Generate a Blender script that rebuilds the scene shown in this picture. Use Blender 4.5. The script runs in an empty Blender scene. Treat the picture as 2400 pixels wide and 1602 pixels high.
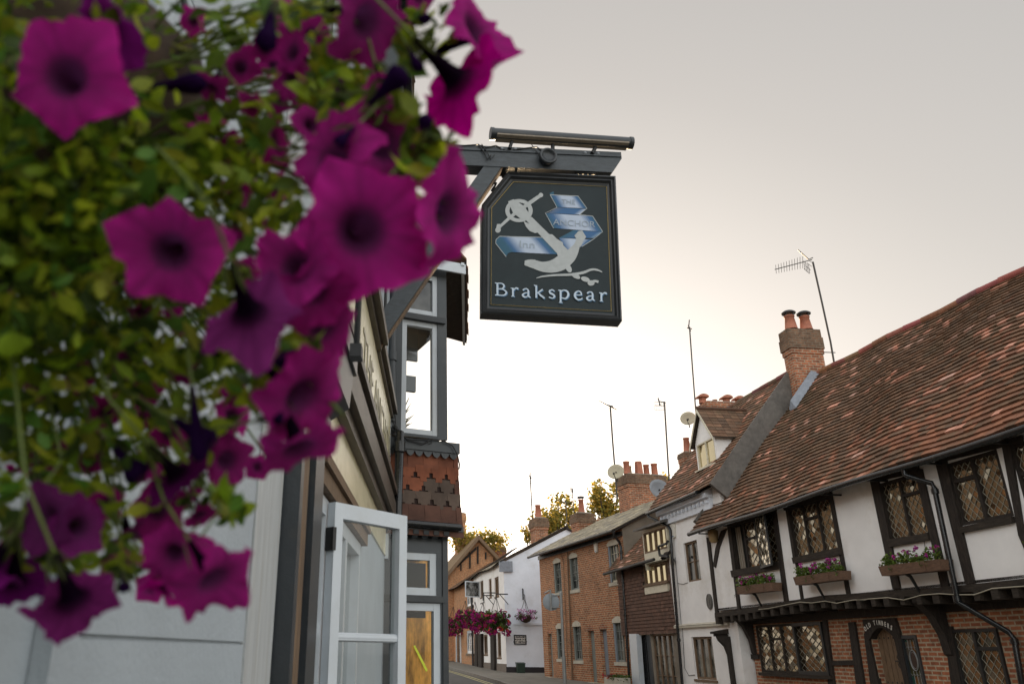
import bpy, bmesh, math, random
from mathutils import Vector, Matrix
random.seed(11)
R_ = random.random
def U_(a, b): return a + (b - a) * random.random()
S = bpy.context.scene
COL = S.collection
EYE = 1.55
# ---------------------------------------------------------------- camera model (a shifted lens: the photo is a crop)
FPX, CX, CY, PIT, ROLL = 1850.0, 960.0, 801.0, math.radians(21.4), math.atan(0.0106)
_F = Vector((0, math.cos(PIT), math.sin(PIT)))
_r0 = Vector((1, 0, 0)); _u0 = Vector((0, -math.sin(PIT), math.cos(PIT)))
_R = _r0 * math.cos(ROLL) + _u0 * math.sin(ROLL)
_U = _u0 * math.cos(ROLL) - _r0 * math.sin(ROLL)
CAM = Vector((0, 0, EYE))
def ray(x, y): return _F + _R * ((x - CX) / FPX) - _U * ((y - CY) / FPX)
def wp(px, py, dist):                         # the point of a sight line at a given forward distance
    v = ray(px, py); return CAM + v * (dist / v.y)
def crop(ox, oy, s): return lambda x, y: (ox + x / s, oy + y / s)
def gz(y): return 0.0148 * max(0.0, min(y, 70.0))       # the street climbs gently

class Frame:
    """a building's own axes: X along its front, Y into it, Z up"""
    def __init__(s, o, X):
        s.o = Vector(o); s.X = Vector((X[0], X[1], 0)).normalized(); s.Y = Vector((-s.X.y, s.X.x, 0)); s.Z = Vector((0, 0, 1))
    def W(s, x, y, z): return s.o + s.X * x + s.Y * y + s.Z * z
    def loc(s, p): d = Vector(p) - s.o; return Vector((d.dot(s.X), d.dot(s.Y), d.z))
    def at(s, p, y=0.0):
        v = ray(*p); t = ((s.o + s.Y * y - CAM).dot(s.Y)) / v.dot(s.Y); q = CAM + v * t - s.o
        return (q.dot(s.X), q.z)
    def atx(s, p, x=0.0):
        v = ray(*p); t = ((s.o + s.X * x - CAM).dot(s.X)) / v.dot(s.X); q = CAM + v * t - s.o
        return (q.dot(s.Y), q.z)
    def roof(s, p, y0, z0, th):
        up = s.Y * math.cos(th) + s.Z * math.sin(th); n = s.X.cross(up)
        o = s.W(0, y0, z0); v = ray(*p); t = (o - CAM).dot(n) / v.dot(n); q = CAM + v * t - o
        return (q.dot(s.X), q.dot(up))
    def poly(s, pts, y=0.0): return [s.at(p, y) for p in pts]
    def rect(s, tl, tr, br, bl, y=0.0):
        a, b, c, d = (s.at(p, y) for p in (tl, tr, br, bl))
        return ((a[0] + d[0]) / 2, (b[0] + c[0]) / 2, (c[1] + d[1]) / 2, (a[1] + b[1]) / 2)
    def M(s):
        m = Matrix.Identity(4)
        for i in range(3): m[i][0] = s.X[i]; m[i][1] = s.Y[i]; m[i][2] = s.Z[i]; m[i][3] = s.o[i]
        return m
    def sub(s, x, y, z): return Frame(s.W(x, y, z), s.X)
def right_frame(o, head):
    h = math.radians(head); return Frame((o[0], o[1], 0), (-math.sin(h), -math.cos(h)))
def left_frame(o, head):
    h = math.radians(head); return Frame((o[0], o[1], 0), (math.sin(h), math.cos(h)))

# ---------------------------------------------------------------- materials
MATS = {}
def _nt(name):
    m = bpy.data.materials.new(name); m.use_nodes = True
    nt = m.node_tree; nt.nodes.clear()
    out = nt.nodes.new('ShaderNodeOutputMaterial'); b = nt.nodes.new('ShaderNodeBsdfPrincipled')
    nt.links.new(b.outputs[0], out.inputs[0]); MATS[name] = m
    return m, nt, b, out
def N(nt, t, **kw):
    n = nt.nodes.new(t)
    for k, v in kw.items():
        if k in n.inputs.keys(): n.inputs[k].default_value = v
        else: setattr(n, k, v)
    return n
def ramp(nt, fac, stops):
    r = nt.nodes.new('ShaderNodeValToRGB'); e = r.color_ramp.elements
    while len(e) < len(stops): e.new(0.5)
    for i, (p, c) in enumerate(stops): e[i].position = p; e[i].color = (c, c, c, 1) if not hasattr(c, '__len__') else (*c, 1)
    nt.links.new(fac, r.inputs[0]); return r.outputs[0]
def mixc(nt, a, b, fac, mode='MIX'):
    m = nt.nodes.new('ShaderNodeMix'); m.data_type = 'RGBA'; m.blend_type = mode
    for s_, v in ((0, fac), (6, a), (7, b)):
        if hasattr(v, 'links') or isinstance(v, bpy.types.NodeSocket): nt.links.new(v, m.inputs[s_])
        else: m.inputs[s_].default_value = v if s_ == 0 else (*v, 1)
    return m.outputs[2]
def coords(nt, scale=(1, 1, 1)):
    tc = nt.nodes.new('ShaderNodeTexCoord'); mp = nt.nodes.new('ShaderNodeMapping'); mp.inputs['Scale'].default_value = scale
    nt.links.new(tc.outputs['Object'], mp.inputs[0]); return mp.outputs[0]
def noise(nt, vec, scale, detail=5, rough=.6):
    n = N(nt, 'ShaderNodeTexNoise', Scale=scale, Detail=detail, Roughness=rough); nt.links.new(vec, n.inputs['Vector']); return n.outputs['Fac']
def bump(nt, b, h, strength, dist=.01):
    bp = N(nt, 'ShaderNodeBump', Strength=strength, Distance=dist); nt.links.new(h, bp.inputs['Height']); nt.links.new(bp.outputs[0], b.inputs['Normal'])
def plain(name, c, rough=.6, var=.18, scale=4, bmp=.15, stretch=(1, 1, 1), metal=0, dirt=None, spec=.5, fine=60):
    m, nt, b, out = _nt(name); v = coords(nt, stretch)
    n1 = noise(nt, v, scale); n2 = noise(nt, v, fine, 3)
    f = ramp(nt, n1, [(.3, 1 - var), (.7, 1 + var)])
    col = mixc(nt, c, f, 1.0, 'MULTIPLY')
    if dirt:
        n3 = noise(nt, v, scale * .6, 8, .7); col = mixc(nt, col, dirt, ramp(nt, n3, [(.52, 0), (.75, .8)]))
    nt.links.new(col, b.inputs['Base Color']); b.inputs['Roughness'].default_value = rough; b.inputs['Metallic'].default_value = metal
    b.inputs['Specular IOR Level'].default_value = spec
    if bmp: bump(nt, b, n2, bmp, .004)
    return m
def brick(name, c1, c2, mortar, bw=.225, rh=.075, ms=.012, dark=(.05, .03, .02), stain=.35):
    m, nt, b, out = _nt(name)
    tc = nt.nodes.new('ShaderNodeTexCoord'); sp = nt.nodes.new('ShaderNodeSeparateXYZ'); nt.links.new(tc.outputs['Object'], sp.inputs[0])
    ad = N(nt, 'ShaderNodeMath', operation='ADD'); nt.links.new(sp.outputs[0], ad.inputs[0]); nt.links.new(sp.outputs[1], ad.inputs[1])
    wob = noise(nt, tc.outputs['Object'], 1.3, 3)
    wm = N(nt, 'ShaderNodeMath', operation='MULTIPLY_ADD'); nt.links.new(wob, wm.inputs[0]); wm.inputs[1].default_value = .03; nt.links.new(sp.outputs[2], wm.inputs[2])
    cb = nt.nodes.new('ShaderNodeCombineXYZ'); nt.links.new(ad.outputs[0], cb.inputs[0]); nt.links.new(wm.outputs[0], cb.inputs[1])
    bt = N(nt, 'ShaderNodeTexBrick', Scale=1.0); bt.inputs['Brick Width'].default_value = bw; bt.inputs['Row Height'].default_value = rh
    bt.inputs['Mortar Size'].default_value = ms; bt.inputs['Mortar Smooth'].default_value = .15; bt.inputs['Bias'].default_value = -.1
    bt.inputs['Color1'].default_value = (*c1, 1); bt.inputs['Color2'].default_value = (*c2, 1); bt.inputs['Mortar'].default_value = (*mortar, 1)
    nt.links.new(cb.outputs[0], bt.inputs['Vector'])
    n1 = noise(nt, tc.outputs['Object'], 9, 6); n2 = noise(nt, tc.outputs['Object'], .9, 6, .65)
    col = mixc(nt, bt.outputs['Color'], ramp(nt, n1, [(.3, .65), (.7, 1.3)]), 1.0, 'MULTIPLY')
    col = mixc(nt, col, dark, ramp(nt, n2, [(.5, 0), (.8, stain * 2)]))
    nt.links.new(col, b.inputs['Base Color']); b.inputs['Roughness'].default_value = .85; b.inputs['Specular IOR Level'].default_value = .25
    iv = N(nt, 'ShaderNodeMath', operation='SUBTRACT'); iv.inputs[0].default_value = 1; nt.links.new(bt.outputs['Fac'], iv.inputs[1])
    bump(nt, b, iv.outputs[0], .6, .008)
    return m
def attr_mat(name, rough=.8, var=.25, scale=12, trans=0.0, spec=.3, moss=None, bmp=.2):
    """colour from the mesh's own per-face colours, times noise"""
    m, nt, b, out = _nt(name); v = coords(nt)
    at = N(nt, 'ShaderNodeAttribute', attribute_name='Col')
    n1 = noise(nt, v, scale)
    col = mixc(nt, at.outputs['Color'], ramp(nt, n1, [(.3, 1 - var), (.7, 1 + var)]), 1.0, 'MULTIPLY')
    if moss: col = mixc(nt, col, moss, ramp(nt, noise(nt, v, .8, 8, .7), [(.5, 0), (.72, .55)]))
    nt.links.new(col, b.inputs['Base Color']); b.inputs['Roughness'].default_value = rough; b.inputs['Specular IOR Level'].default_value = spec
    if bmp: bump(nt, b, noise(nt, v, 45, 3), bmp, .004)
    if trans:
        t = nt.nodes.new('ShaderNodeBsdfTranslucent'); nt.links.new(col, t.inputs[0])
        mx = nt.nodes.new('ShaderNodeMixShader'); mx.inputs[0].default_value = trans
        nt.links.new(b.outputs[0], mx.inputs[1]); nt.links.new(t.outputs[0], mx.inputs[2]); nt.links.new(mx.outputs[0], out.inputs[0])
    return m
def dark_glass(name, c=(.02, .02, .018), rough=.03, ior=1.9, mott=None, mirror=None):
    m, nt, b, out = _nt(name); v = coords(nt)
    n1 = noise(nt, v, 2.2, 3); a = tuple(x * .35 for x in c); z = tuple(x * 1.9 for x in c)
    nt.links.new(mixc(nt, a, mott or z, ramp(nt, n1, [(.42, 0), (.62, 1)])), b.inputs['Base Color'])
    b.inputs['Roughness'].default_value = rough; b.inputs['IOR'].default_value = ior
    if mirror:      # warm tinted mirror layer, standing in for bright yellow sky reflected in the panes
        g = nt.nodes.new('ShaderNodeBsdfGlossy'); g.inputs[0].default_value = (*mirror[1], 1); g.inputs['Roughness'].default_value = rough
        mx = nt.nodes.new('ShaderNodeMixShader'); mx.inputs[0].default_value = mirror[0]; nt.links.new(b.outputs[0], mx.inputs[1]); nt.links.new(g.outputs[0], mx.inputs[2]); nt.links.new(mx.outputs[0], out.inputs[0])
    bump(nt, b, noise(nt, v, 5, 2), .12, .01)
    return m
def clear_glass(name, tint=(.93, .96, .95), add=.0):
    m, nt, b, out = _nt(name)
    t = nt.nodes.new('ShaderNodeBsdfTransparent'); t.inputs[0].default_value = (*tint, 1)
    g = nt.nodes.new('ShaderNodeBsdfGlossy'); g.inputs['Roughness'].default_value = .01
    lw = N(nt, 'ShaderNodeLayerWeight', Blend=.5); pw = N(nt, 'ShaderNodeMath', operation='POWER'); nt.links.new(lw.outputs['Facing'], pw.inputs[0]); pw.inputs[1].default_value = 4.0
    fr = N(nt, 'ShaderNodeMath', operation='MULTIPLY_ADD'); nt.links.new(pw.outputs[0], fr.inputs[0]); fr.inputs[1].default_value = .85; fr.inputs[2].default_value = .05
    mx = nt.nodes.new('ShaderNodeMixShader'); nt.links.new(fr.outputs[0], mx.inputs[0]); nt.links.new(t.outputs[0], mx.inputs[1]); nt.links.new(g.outputs[0], mx.inputs[2])
    nt.links.new(mx.outputs[0], out.inputs[0]); return m
plain('white_plaster', (.83, .81, .78), .85, .08, 1.3, .45, dirt=(.60, .55, .47))
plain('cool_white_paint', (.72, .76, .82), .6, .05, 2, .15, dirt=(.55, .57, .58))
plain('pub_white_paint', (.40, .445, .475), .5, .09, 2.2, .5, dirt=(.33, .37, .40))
plain('weathered_white', (.52, .535, .53), .55, .16, 6, .8, stretch=(14, 14, .8), dirt=(.36, .33, .27))
plain('cream_board', (.80, .72, .48), .22, .10, 3, .15, stretch=(1, 1, 3), dirt=(.40, .34, .22))
plain('old_timber', (.026, .020, .016), .8, .5, 6, .5, stretch=(6, 6, 1.2), dirt=(.07, .052, .038), spec=.3)
plain('beam_timber', (.03, .023, .017), .8, .5, 6, .5, stretch=(1.2, 6, 6), dirt=(.08, .06, .042), spec=.3)
plain('oak_brown', (.16, .10, .055), .7, .35, 7, .4, stretch=(8, 8, 1), dirt=(.05, .03, .02))
plain('box_wood', (.13, .07, .04), .7, .4, 7, .4, stretch=(1.5, 8, 8), dirt=(.05, .03, .02))
plain('black_gloss', (.012, .013, .014), .25, .3, 8, .25, dirt=(.04, .035, .03))
plain('black_iron', (.012, .012, .012), .5, .3, 8, .2)
plain('grey_paint', (.050, .058, .064), .42, .12, 5, .18, dirt=(.08, .085, .085))
plain('dark_grey_paint', (.026, .031, .035), .38, .2, 7, .25, dirt=(.06, .055, .045))
plain('beam_paint', (.040, .050, .056), .35, .3, 9, .6, stretch=(2, 6, 6), dirt=(.015, .016, .017))
plain('sign_field', (.020, .030, .033), .5, .14, 5, .05, spec=.22, dirt=(.035, .045, .046))
plain('sign_frame', (.022, .024, .026), .38, .25, 6, .15)
plain('gold_leaf', (.36, .25, .07), .4, .2, 30, .1)
plain('emblem_grey', (.42, .44, .43), .45, .10, 20, .05)
plain('letter_white', (.52, .62, .72), .4, .05, 20, 0)
plain('letter_shadow', (.05, .16, .30), .4, .05, 20, 0)
plain('letter_relief', (.32, .38, .44), .4, .1, 20, 0)
plain('white_gloss', (.56, .60, .63), .3, .05, 6, .12, dirt=(.50, .52, .52))
plain('cream_paint', (.60, .55, .42), .5, .10, 6, .12, dirt=(.42, .36, .25))
plain('stone_lintel', (.50, .46, .37), .8, .12, 6, .3, dirt=(.30, .26, .2))
plain('grey_green_paint', (.20, .22, .20), .5, .08, 6, .1)
plain('blue_grey_paint', (.20, .23, .26), .5, .08, 6, .1)
plain('lead_sheet', (.20, .22, .25), .5, .2, 8, .2)
plain('verge_slate', (.13, .118, .104), .8, .3, 6, .4, dirt=(.10, .09, .08))
plain('terracotta', (.36, .13, .075), .75, .2, 8, .2, dirt=(.18, .08, .05))
plain('buff_pot', (.42, .33, .20), .75, .15, 8, .2)
plain('aerial_metal', (.05, .045, .04), .5, .2, 10, .1, metal=.4)
plain('dish_grey', (.24, .26, .28), .5, .05, 4, .05)
plain('dish_cream', (.36, .32, .22), .5, .06, 4, .05)
plain('render_grey', (.20, .17, .13), .9, .2, 2, .4, dirt=(.10, .08, .06))
plain('plinth_black', (.018, .014, .016), .6, .2, 3, .2)
plain('plinth_brown', (.15, .12, .095), .8, .2, 3, .2)
plain('asphalt', (.070, .066, .060), .85, .25, 2.5, .5, fine=90, dirt=(.11, .10, .085))
plain('paving', (.17, .155, .125), .9, .2, 2.0, .4, dirt=(.10, .09, .075))
plain('kerb_stone', (.19, .175, .15), .9, .2, 5, .4)
plain('yellow_line', (.40, .35, .17), .8, .2, 10, .2)
plain('galv_steel', (.30, .31, .30), .5, .1, 8, .1, metal=.5)
plain('sign_back', (.26, .29, .31), .55, .08, 6, .05)
plain('bin_green', (.015, .035, .022), .5, .2, 5, .1)
plain('plaque_white', (.70, .68, .62), .6, .05, 6, .05)
plain('ink_black', (.015, .015, .018), .6, .1, 6, 0)
plain('plaque_bronze', (.09, .085, .075), .5, .3, 30, .3)
plain('alarm_white', (.66, .63, .55), .5, .06, 6, 0)
plain('stem_green', (.12, .16, .03), .6, .3, 30, 0)
plain('soil_liner', (.05, .03, .018), .95, .4, 20, .6)
plain('dark_interior', (.016, .014, .012), .9, .4, 2, 0)
plain('gold_light_interior', (.62, .29, .05), .8, .75, 5, 0, stretch=(3, 3, .8))  # orange put into the colour for golden light in the bay's lower window
plain('curtain', (.26, .22, .17), .9, .2, 3, .1, stretch=(14, 14, .5))
plain('faded_letter', (.34, .31, .22), .4, .3, 8, .1)
plain('cornice_wood', (.075, .060, .045), .42, .4, 7, .5, stretch=(1, 6, 6), dirt=(.03, .025, .02))
plain('yellow_tape', (.62, .68, .03), .4, .1, 30, 0)
plain('cable_black', (.012, .012, .012), .5, .2, 10, 0)
plain('cable_cream', (.40, .36, .27), .6, .1, 10, 0)
plain('lead_came', (.32, .30, .24), .5, .2, 20, 0)
plain('lantern_wood', (.30, .20, .09), .6, .25, 10, .2)
plain('bark', (.06, .045, .03), .9, .3, 8, .5, stretch=(4, 4, 1))
brick('brick_terrace', (.43, .155, .070), (.25, .088, .046), (.42, .33, .21), ms=.013, stain=.3)
brick('brick_infill', (.38, .135, .062), (.24, .085, .045), (.40, .32, .22), ms=.014, stain=.2)
brick('brick_chimney', (.40, .135, .062), (.18, .065, .036), (.34, .27, .19), stain=.45)
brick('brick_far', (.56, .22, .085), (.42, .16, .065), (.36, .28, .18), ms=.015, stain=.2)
brick('brick_sooty', (.19, .105, .062), (.12, .075, .048), (.18, .14, .10), stain=.5)
attr_mat('roof_tile', .85, .2, 9, moss=(.085, .075, .042))
attr_mat('wall_tile', .75, .25, 9)
attr_mat('slate', .75, .2, 6)
attr_mat('leaf', .55, .3, 40, trans=.45, spec=.4, bmp=0)
attr_mat('tree_leaf', .6, .25, 3, trans=.65, spec=.3, bmp=0)
attr_mat('small_petal', .6, .15, 30, trans=.3, spec=.2, bmp=0)
attr_mat('ribbon_paint', .4, .04, 20, bmp=0)
attr_mat('stained_glass', .15, .2, 10, spec=.7, bmp=.1)
dark_glass('pane_dark', (.022, .020, .016))
dark_glass('pane_leaded', (.07, .048, .028), .03, 1.6, mott=(.12, .078, .045), mirror=(.24, (.95, .84, .6)))
dark_glass('pane_grey', (.05, .055, .05), .06, 1.6, mott=(.16, .16, .14))
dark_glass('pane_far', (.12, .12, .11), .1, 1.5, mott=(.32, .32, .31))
dark_glass('pane_gold_reflect', (.10, .08, .045), .05, 1.6, mirror=(.6, (1, .88, .58)))  # gold mirror tint puts the yellow sky glow into the glass
clear_glass('pane_clear')
def petal_mat():
    m, nt, b, out = _nt('petal'); v = coords(nt)
    at = N(nt, 'ShaderNodeAttribute', attribute_name='Col')
    n1 = noise(nt, v, 60, 3)
    col = mixc(nt, at.outputs['Color'], ramp(nt, n1, [(.3, .8), (.7, 1.2)]), 1.0, 'MULTIPLY')
    geo = nt.nodes.new('ShaderNodeNewGeometry')
    col = mixc(nt, col, mixc(nt, col, (.22, .05, .18), .4), geo.outputs['Backfacing'])
    nt.links.new(col, b.inputs['Base Color']); b.inputs['Roughness'].default_value = .7; b.inputs['Specular IOR Level'].default_value = .06
    t = nt.nodes.new('ShaderNodeBsdfTranslucent'); nt.links.new(col, t.inputs[0])
    mx = nt.nodes.new('ShaderNodeMixShader'); mx.inputs[0].default_value = .48
    nt.links.new(b.outputs[0], mx.inputs[1]); nt.links.new(t.outputs[0], mx.inputs[2]); nt.links.new(mx.outputs[0], out.inputs[0])
petal_mat()

# ---------------------------------------------------------------- mesh builder
class MB:
    def __init__(s): s.v = []; s.f = []; s.mi = []; s.c = []; s.sm = []
    def face(s, pts, mi=0, col=None, sm=False):
        i = len(s.v); s.v += [tuple(p) for p in pts]; s.f.append(tuple(range(i, i + len(pts)))); s.mi.append(mi); s.c.append(col); s.sm.append(sm)
    def grid(s, rows, mi=0, cols=None, sm=True, closed=False):
        i0 = len(s.v); n = len(rows[0])
        for r in rows: s.v += [tuple(p) for p in r]
        for a in range(len(rows) - 1):
            for b in range(n if closed else n - 1):
                b2 = (b + 1) % n
                s.f.append((i0 + a * n + b, i0 + a * n + b2, i0 + (a + 1) * n + b2, i0 + (a + 1) * n + b)); s.mi.append(mi); s.sm.append(sm)
                s.c.append(cols[a] if cols else None)
    def hexa(s, p, mi=0, col=None):          # 8 corners: 0-3 bottom ring, 4-7 top ring
        i = len(s.v); s.v += [tuple(q) for q in p]
        for q in ((0, 3, 2, 1), (4, 5, 6, 7), (0, 1, 5, 4), (1, 2, 6, 5), (2, 3, 7, 6), (3, 0, 4, 7)):
            s.f.append(tuple(i + k for k in q)); s.mi.append(mi); s.c.append(col); s.sm.append(False)
    def box(s, x0, x1, y0, y1, z0, z1, mi=0, col=None):
        s.hexa([(x0, y0, z0), (x1, y0, z0), (x1, y1, z0), (x0, y1, z0), (x0, y0, z1), (x1, y0, z1), (x1, y1, z1), (x0, y1, z1)], mi, col)
    def prism(s, poly, y0, y1, mi=0, col=None):   # poly of (x,z), y0 the street side
        n = len(poly); i = len(s.v)
        s.v += [(p[0], y0, p[1]) for p in poly] + [(p[0], y1, p[1]) for p in poly]
        s.f.append(tuple(range(i, i + n))); s.f.append(tuple(i + n + k for k in reversed(range(n))))
        for k in range(n): s.f.append((i + k, i + n + k, i + n + (k + 1) % n, i + (k + 1) % n))
        s.mi += [mi] * (n + 2); s.c += [col] * (n + 2); s.sm += [False] * (n + 2)
    def xprism(s, poly, x0, x1, mi=0, col=None):   # poly of (y,z)
        n = len(poly); i = len(s.v)
        s.v += [(x0, p[0], p[1]) for p in poly] + [(x1, p[0], p[1]) for p in poly]
        s.f.append(tuple(range(i, i + n))); s.f.append(tuple(i + n + k for k in reversed(range(n))))
        for k in range(n): s.f.append((i + k, i + n + k, i + n + (k + 1) % n, i + (k + 1) % n))
        s.mi += [mi] * (n + 2); s.c += [col] * (n + 2); s.sm += [False] * (n + 2)
    def tube(s, pts, r, n=6, mi=0, col=None, caps=True):
        pts = [Vector(p) for p in pts]; rr = r if hasattr(r, '__len__') else [r] * len(pts); rows = []; up = None
        for k, p in enumerate(pts):
            d = (pts[min(k + 1, len(pts) - 1)] - pts[max(k - 1, 0)]).normalized()
            a = d.cross(Vector((0, 0, 1)) if abs(d.z) < .9 else Vector((1, 0, 0))).normalized()
            if up is not None and a.dot(up) < 0: a = -a
            up = a; b = d.cross(a)
            rows.append([p + (a * math.cos(2 * math.pi * j / n) + b * math.sin(2 * math.pi * j / n)) * rr[k] for j in range(n)])
        s.grid(rows, mi, [col] * len(rows), True, True)
        if caps: s.face(rows[0], mi, col); s.face(rows[-1], mi, col)
    def lathe(s, prof, c=(0, 0, 0), n=14, mi=0, col=None, ax=None):
        c = Vector(c); z = (ax or Vector((0, 0, 1))).normalized()
        a = z.cross(Vector((0, 1, 0)) if abs(z.y) < .9 else Vector((1, 0, 0))).normalized(); b = z.cross(a)
        rows = [[c + z * h + (a * math.cos(2 * math.pi * j / n) + b * math.sin(2 * math.pi * j / n)) * r for j in range(n)] for r, h in prof]
        s.grid(rows, mi, [col] * len(rows), True, True)
        if prof[0][0] > 1e-4: s.face(rows[0], mi, col)
        if prof[-1][0] > 1e-4: s.face(rows[-1], mi, col)
    def wall(s, x0, x1, z0, z1, y, holes=(), depth=.15, mi=0, thick=None):
        xs = sorted({x0, x1, *[min(max(h[k], x0), x1) for h in holes for k in (0, 1)]}); zs = sorted({z0, z1, *[min(max(h[k], z0), z1) for h in holes for k in (2, 3)]})
        for a, b in zip(xs, xs[1:]):
            for c, d in zip(zs, zs[1:]):
                mx, mz = (a + b) / 2, (c + d) / 2
                if b - a < 1e-5 or d - c < 1e-5 or any(h[0] < mx < h[1] and h[2] < mz < h[3] for h in holes): continue
                s.face([(a, y, c), (b, y, c), (b, y, d), (a, y, d)], mi)
        for h in holes:
            a, b, c, d = h
            s.face([(a, y, c), (a, y + depth, c), (a, y + depth, d), (a, y, d)], mi); s.face([(b, y, c), (b, y, d), (b, y + depth, d), (b, y + depth, c)], mi)
            s.face([(a, y, d), (a, y + depth, d), (b, y + depth, d), (b, y, d)], mi); s.face([(a, y, c), (b, y, c), (b, y + depth, c), (a, y + depth, c)], mi)
    def obj(s, name, mats, parent=None, recalc=True, label=None):
        me = bpy.data.meshes.new(name); me.from_pydata(s.v, [], s.f)
        for m in ([mats] if isinstance(mats, str) else mats): me.materials.append(MATS[m])
        me.polygons.foreach_set('material_index', s.mi); me.polygons.foreach_set('use_smooth', s.sm)
        if any(c is not None for c in s.c):
            ca = me.color_attributes.new('Col', 'FLOAT_COLOR', 'CORNER'); buf = []
            for p, c in zip(s.f, s.c):
                if c is None: c = (.1, .1, .1)
                if hasattr(c[0], '__len__'):
                    for q in c: buf += [*q, 1.0]
                else: buf += [*c, 1.0] * len(p)
            ca.data.foreach_set('color', buf)
        if recalc:
            bm = bmesh.new(); bm.from_mesh(me); bmesh.ops.recalc_face_normals(bm, faces=bm.faces); bm.to_mesh(me); bm.free()
        me.update()
        o = bpy.data.objects.new(name, me); COL.objects.link(o)
        if parent: o.parent = parent
        if label: o['label'] = label
        return o
def split(mb, name, mats, parent):
    """every separate piece of a builder becomes a part of its own"""
    par = list(range(len(mb.v)))
    def find(a):
        while par[a] != a: par[a] = par[par[a]]; a = par[a]
        return a
    for f in mb.f:
        for q in f[1:]: par[find(q)] = find(f[0])
    comp = {}
    for i, f in enumerate(mb.f): comp.setdefault(find(f[0]), []).append(i)
    out = []
    for fs in comp.values():
        m = MB(); ids = {}
        for i in fs:
            for q in mb.f[i]:
                if q not in ids: ids[q] = len(m.v); m.v.append(mb.v[q])
            m.f.append(tuple(ids[q] for q in mb.f[i])); m.mi.append(mb.mi[i]); m.c.append(mb.c[i]); m.sm.append(mb.sm[i])
        out.append(m.obj(name, mats, parent))
    return out
def thing(name, label, cat, fr, group=None):
    o = bpy.data.objects.new(name, None); o.empty_display_size = .2; COL.objects.link(o); o.matrix_world = fr.M() if isinstance(fr, Frame) else Matrix.Translation(fr)
    return tag(o, label, cat, group)
def tag(o, label, cat, group=None):
    o['label'] = label; o['category'] = cat
    if group: o['group'] = group
    return o
def struct(o): o['kind'] = 'structure'; return o
def text_mesh(body, size, extrude=.002, bold=0.0, align='CENTER', spacing=1.0, shear=0):
    cu = bpy.data.curves.new('t', 'FONT'); cu.body = body; cu.size = size; cu.extrude = extrude; cu.offset = bold; cu.align_x = align; cu.space_character = spacing; cu.shear = shear
    cu.resolution_u = 3
    o = bpy.data.objects.new('t', cu); COL.objects.link(o); dg = bpy.context.evaluated_depsgraph_get(); dg.update()
    me = bpy.data.meshes.new_from_object(o.evaluated_get(dg)); bpy.data.objects.remove(o); bpy.data.curves.remove(cu)
    return me
def text_obj(name, body, size, m, parent, x, y, z, sx=1.0, rot=0.0, **kw):
    """flat lettering standing in the frame's XZ plane at street side"""
    me = text_mesh(body, size, **kw); me.name = name
    ca, sa = math.cos(rot), math.sin(rot)
    for v in me.vertices:
        a, b = v.co.x * sx, v.co.y
        v.co = (x + a * ca - b * sa, y - v.co.z, z + a * sa + b * ca)
    me.materials.clear(); me.materials.append(MATS[m])
    o = bpy.data.objects.new(name, me); COL.objects.link(o); o.parent = parent; return o

# ---------------------------------------------------------------- building kit
def clip_poly(poly, x0, x1, z0, z1):
    def cut(ps, ax, lim, keep_less):
        out = []
        for i in range(len(ps)):
            a, b = ps[i], ps[(i + 1) % len(ps)]
            ia = (a[ax] <= lim) if keep_less else (a[ax] >= lim); ib = (b[ax] <= lim) if keep_less else (b[ax] >= lim)
            if ia: out.append(a)
            if ia != ib:
                t = (lim - a[ax]) / (b[ax] - a[ax]); out.append((a[0] + (b[0] - a[0]) * t, a[1] + (b[1] - a[1]) * t))
        return out
    for ax, lim, kl in ((0, x0, False), (0, x1, True), (1, z0, False), (1, z1, True)):
        poly = cut(poly, ax, lim, kl)
        if len(poly) < 3: return []
    return poly
def leaded(pane, came, x0, x1, z0, z1, y, dw=.125, dh=.20, tilt=.042):
    """diamond quarries, each leaning its own way, and the lead between them"""
    nx = int((x1 - x0) / dw) + 2; nz = int((z1 - z0) / dh) + 2
    for i in range(-1, nx * 2):
        for j in range(-1, nz * 2):
            if (i + j) % 2: continue
            cx, cz = x0 + i * dw / 2, z0 + j * dh / 2
            p = clip_poly([(cx - dw / 2, cz), (cx, cz - dh / 2), (cx + dw / 2, cz), (cx, cz + dh / 2)], x0, x1, z0, z1)
            if len(p) < 3: continue
            tx, tz = random.gauss(0, tilt), random.gauss(0, tilt)
            pane.face([(a, y + (a - cx) * tx + (b - cz) * tz, b) for a, b in p])
    k = dh / dw
    # lines pass half way: the diamonds' edges
    for sg in (1, -1):
        off = dw / 2
        c = -nx * dw * 3 + off
        while c < (x1 - x0) + nz * dw * 2:
            pts = []
            for x in (x0, x1):
                z = z0 + sg * k * (x - x0 - c)
                if z0 <= z <= z1: pts.append((x, z))
            for z in (z0, z1):
                x = x0 + c + sg * (z - z0) / k
                if x0 < x < x1: pts.append((x, z))
            if len(pts) >= 2 and abs(pts[0][0] - pts[1][0]) > .01: came.tube([(pts[0][0], y - .007, pts[0][1]), (pts[1][0], y - .007, pts[1][1])], .005, 4, caps=False)
            c += dw
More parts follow.
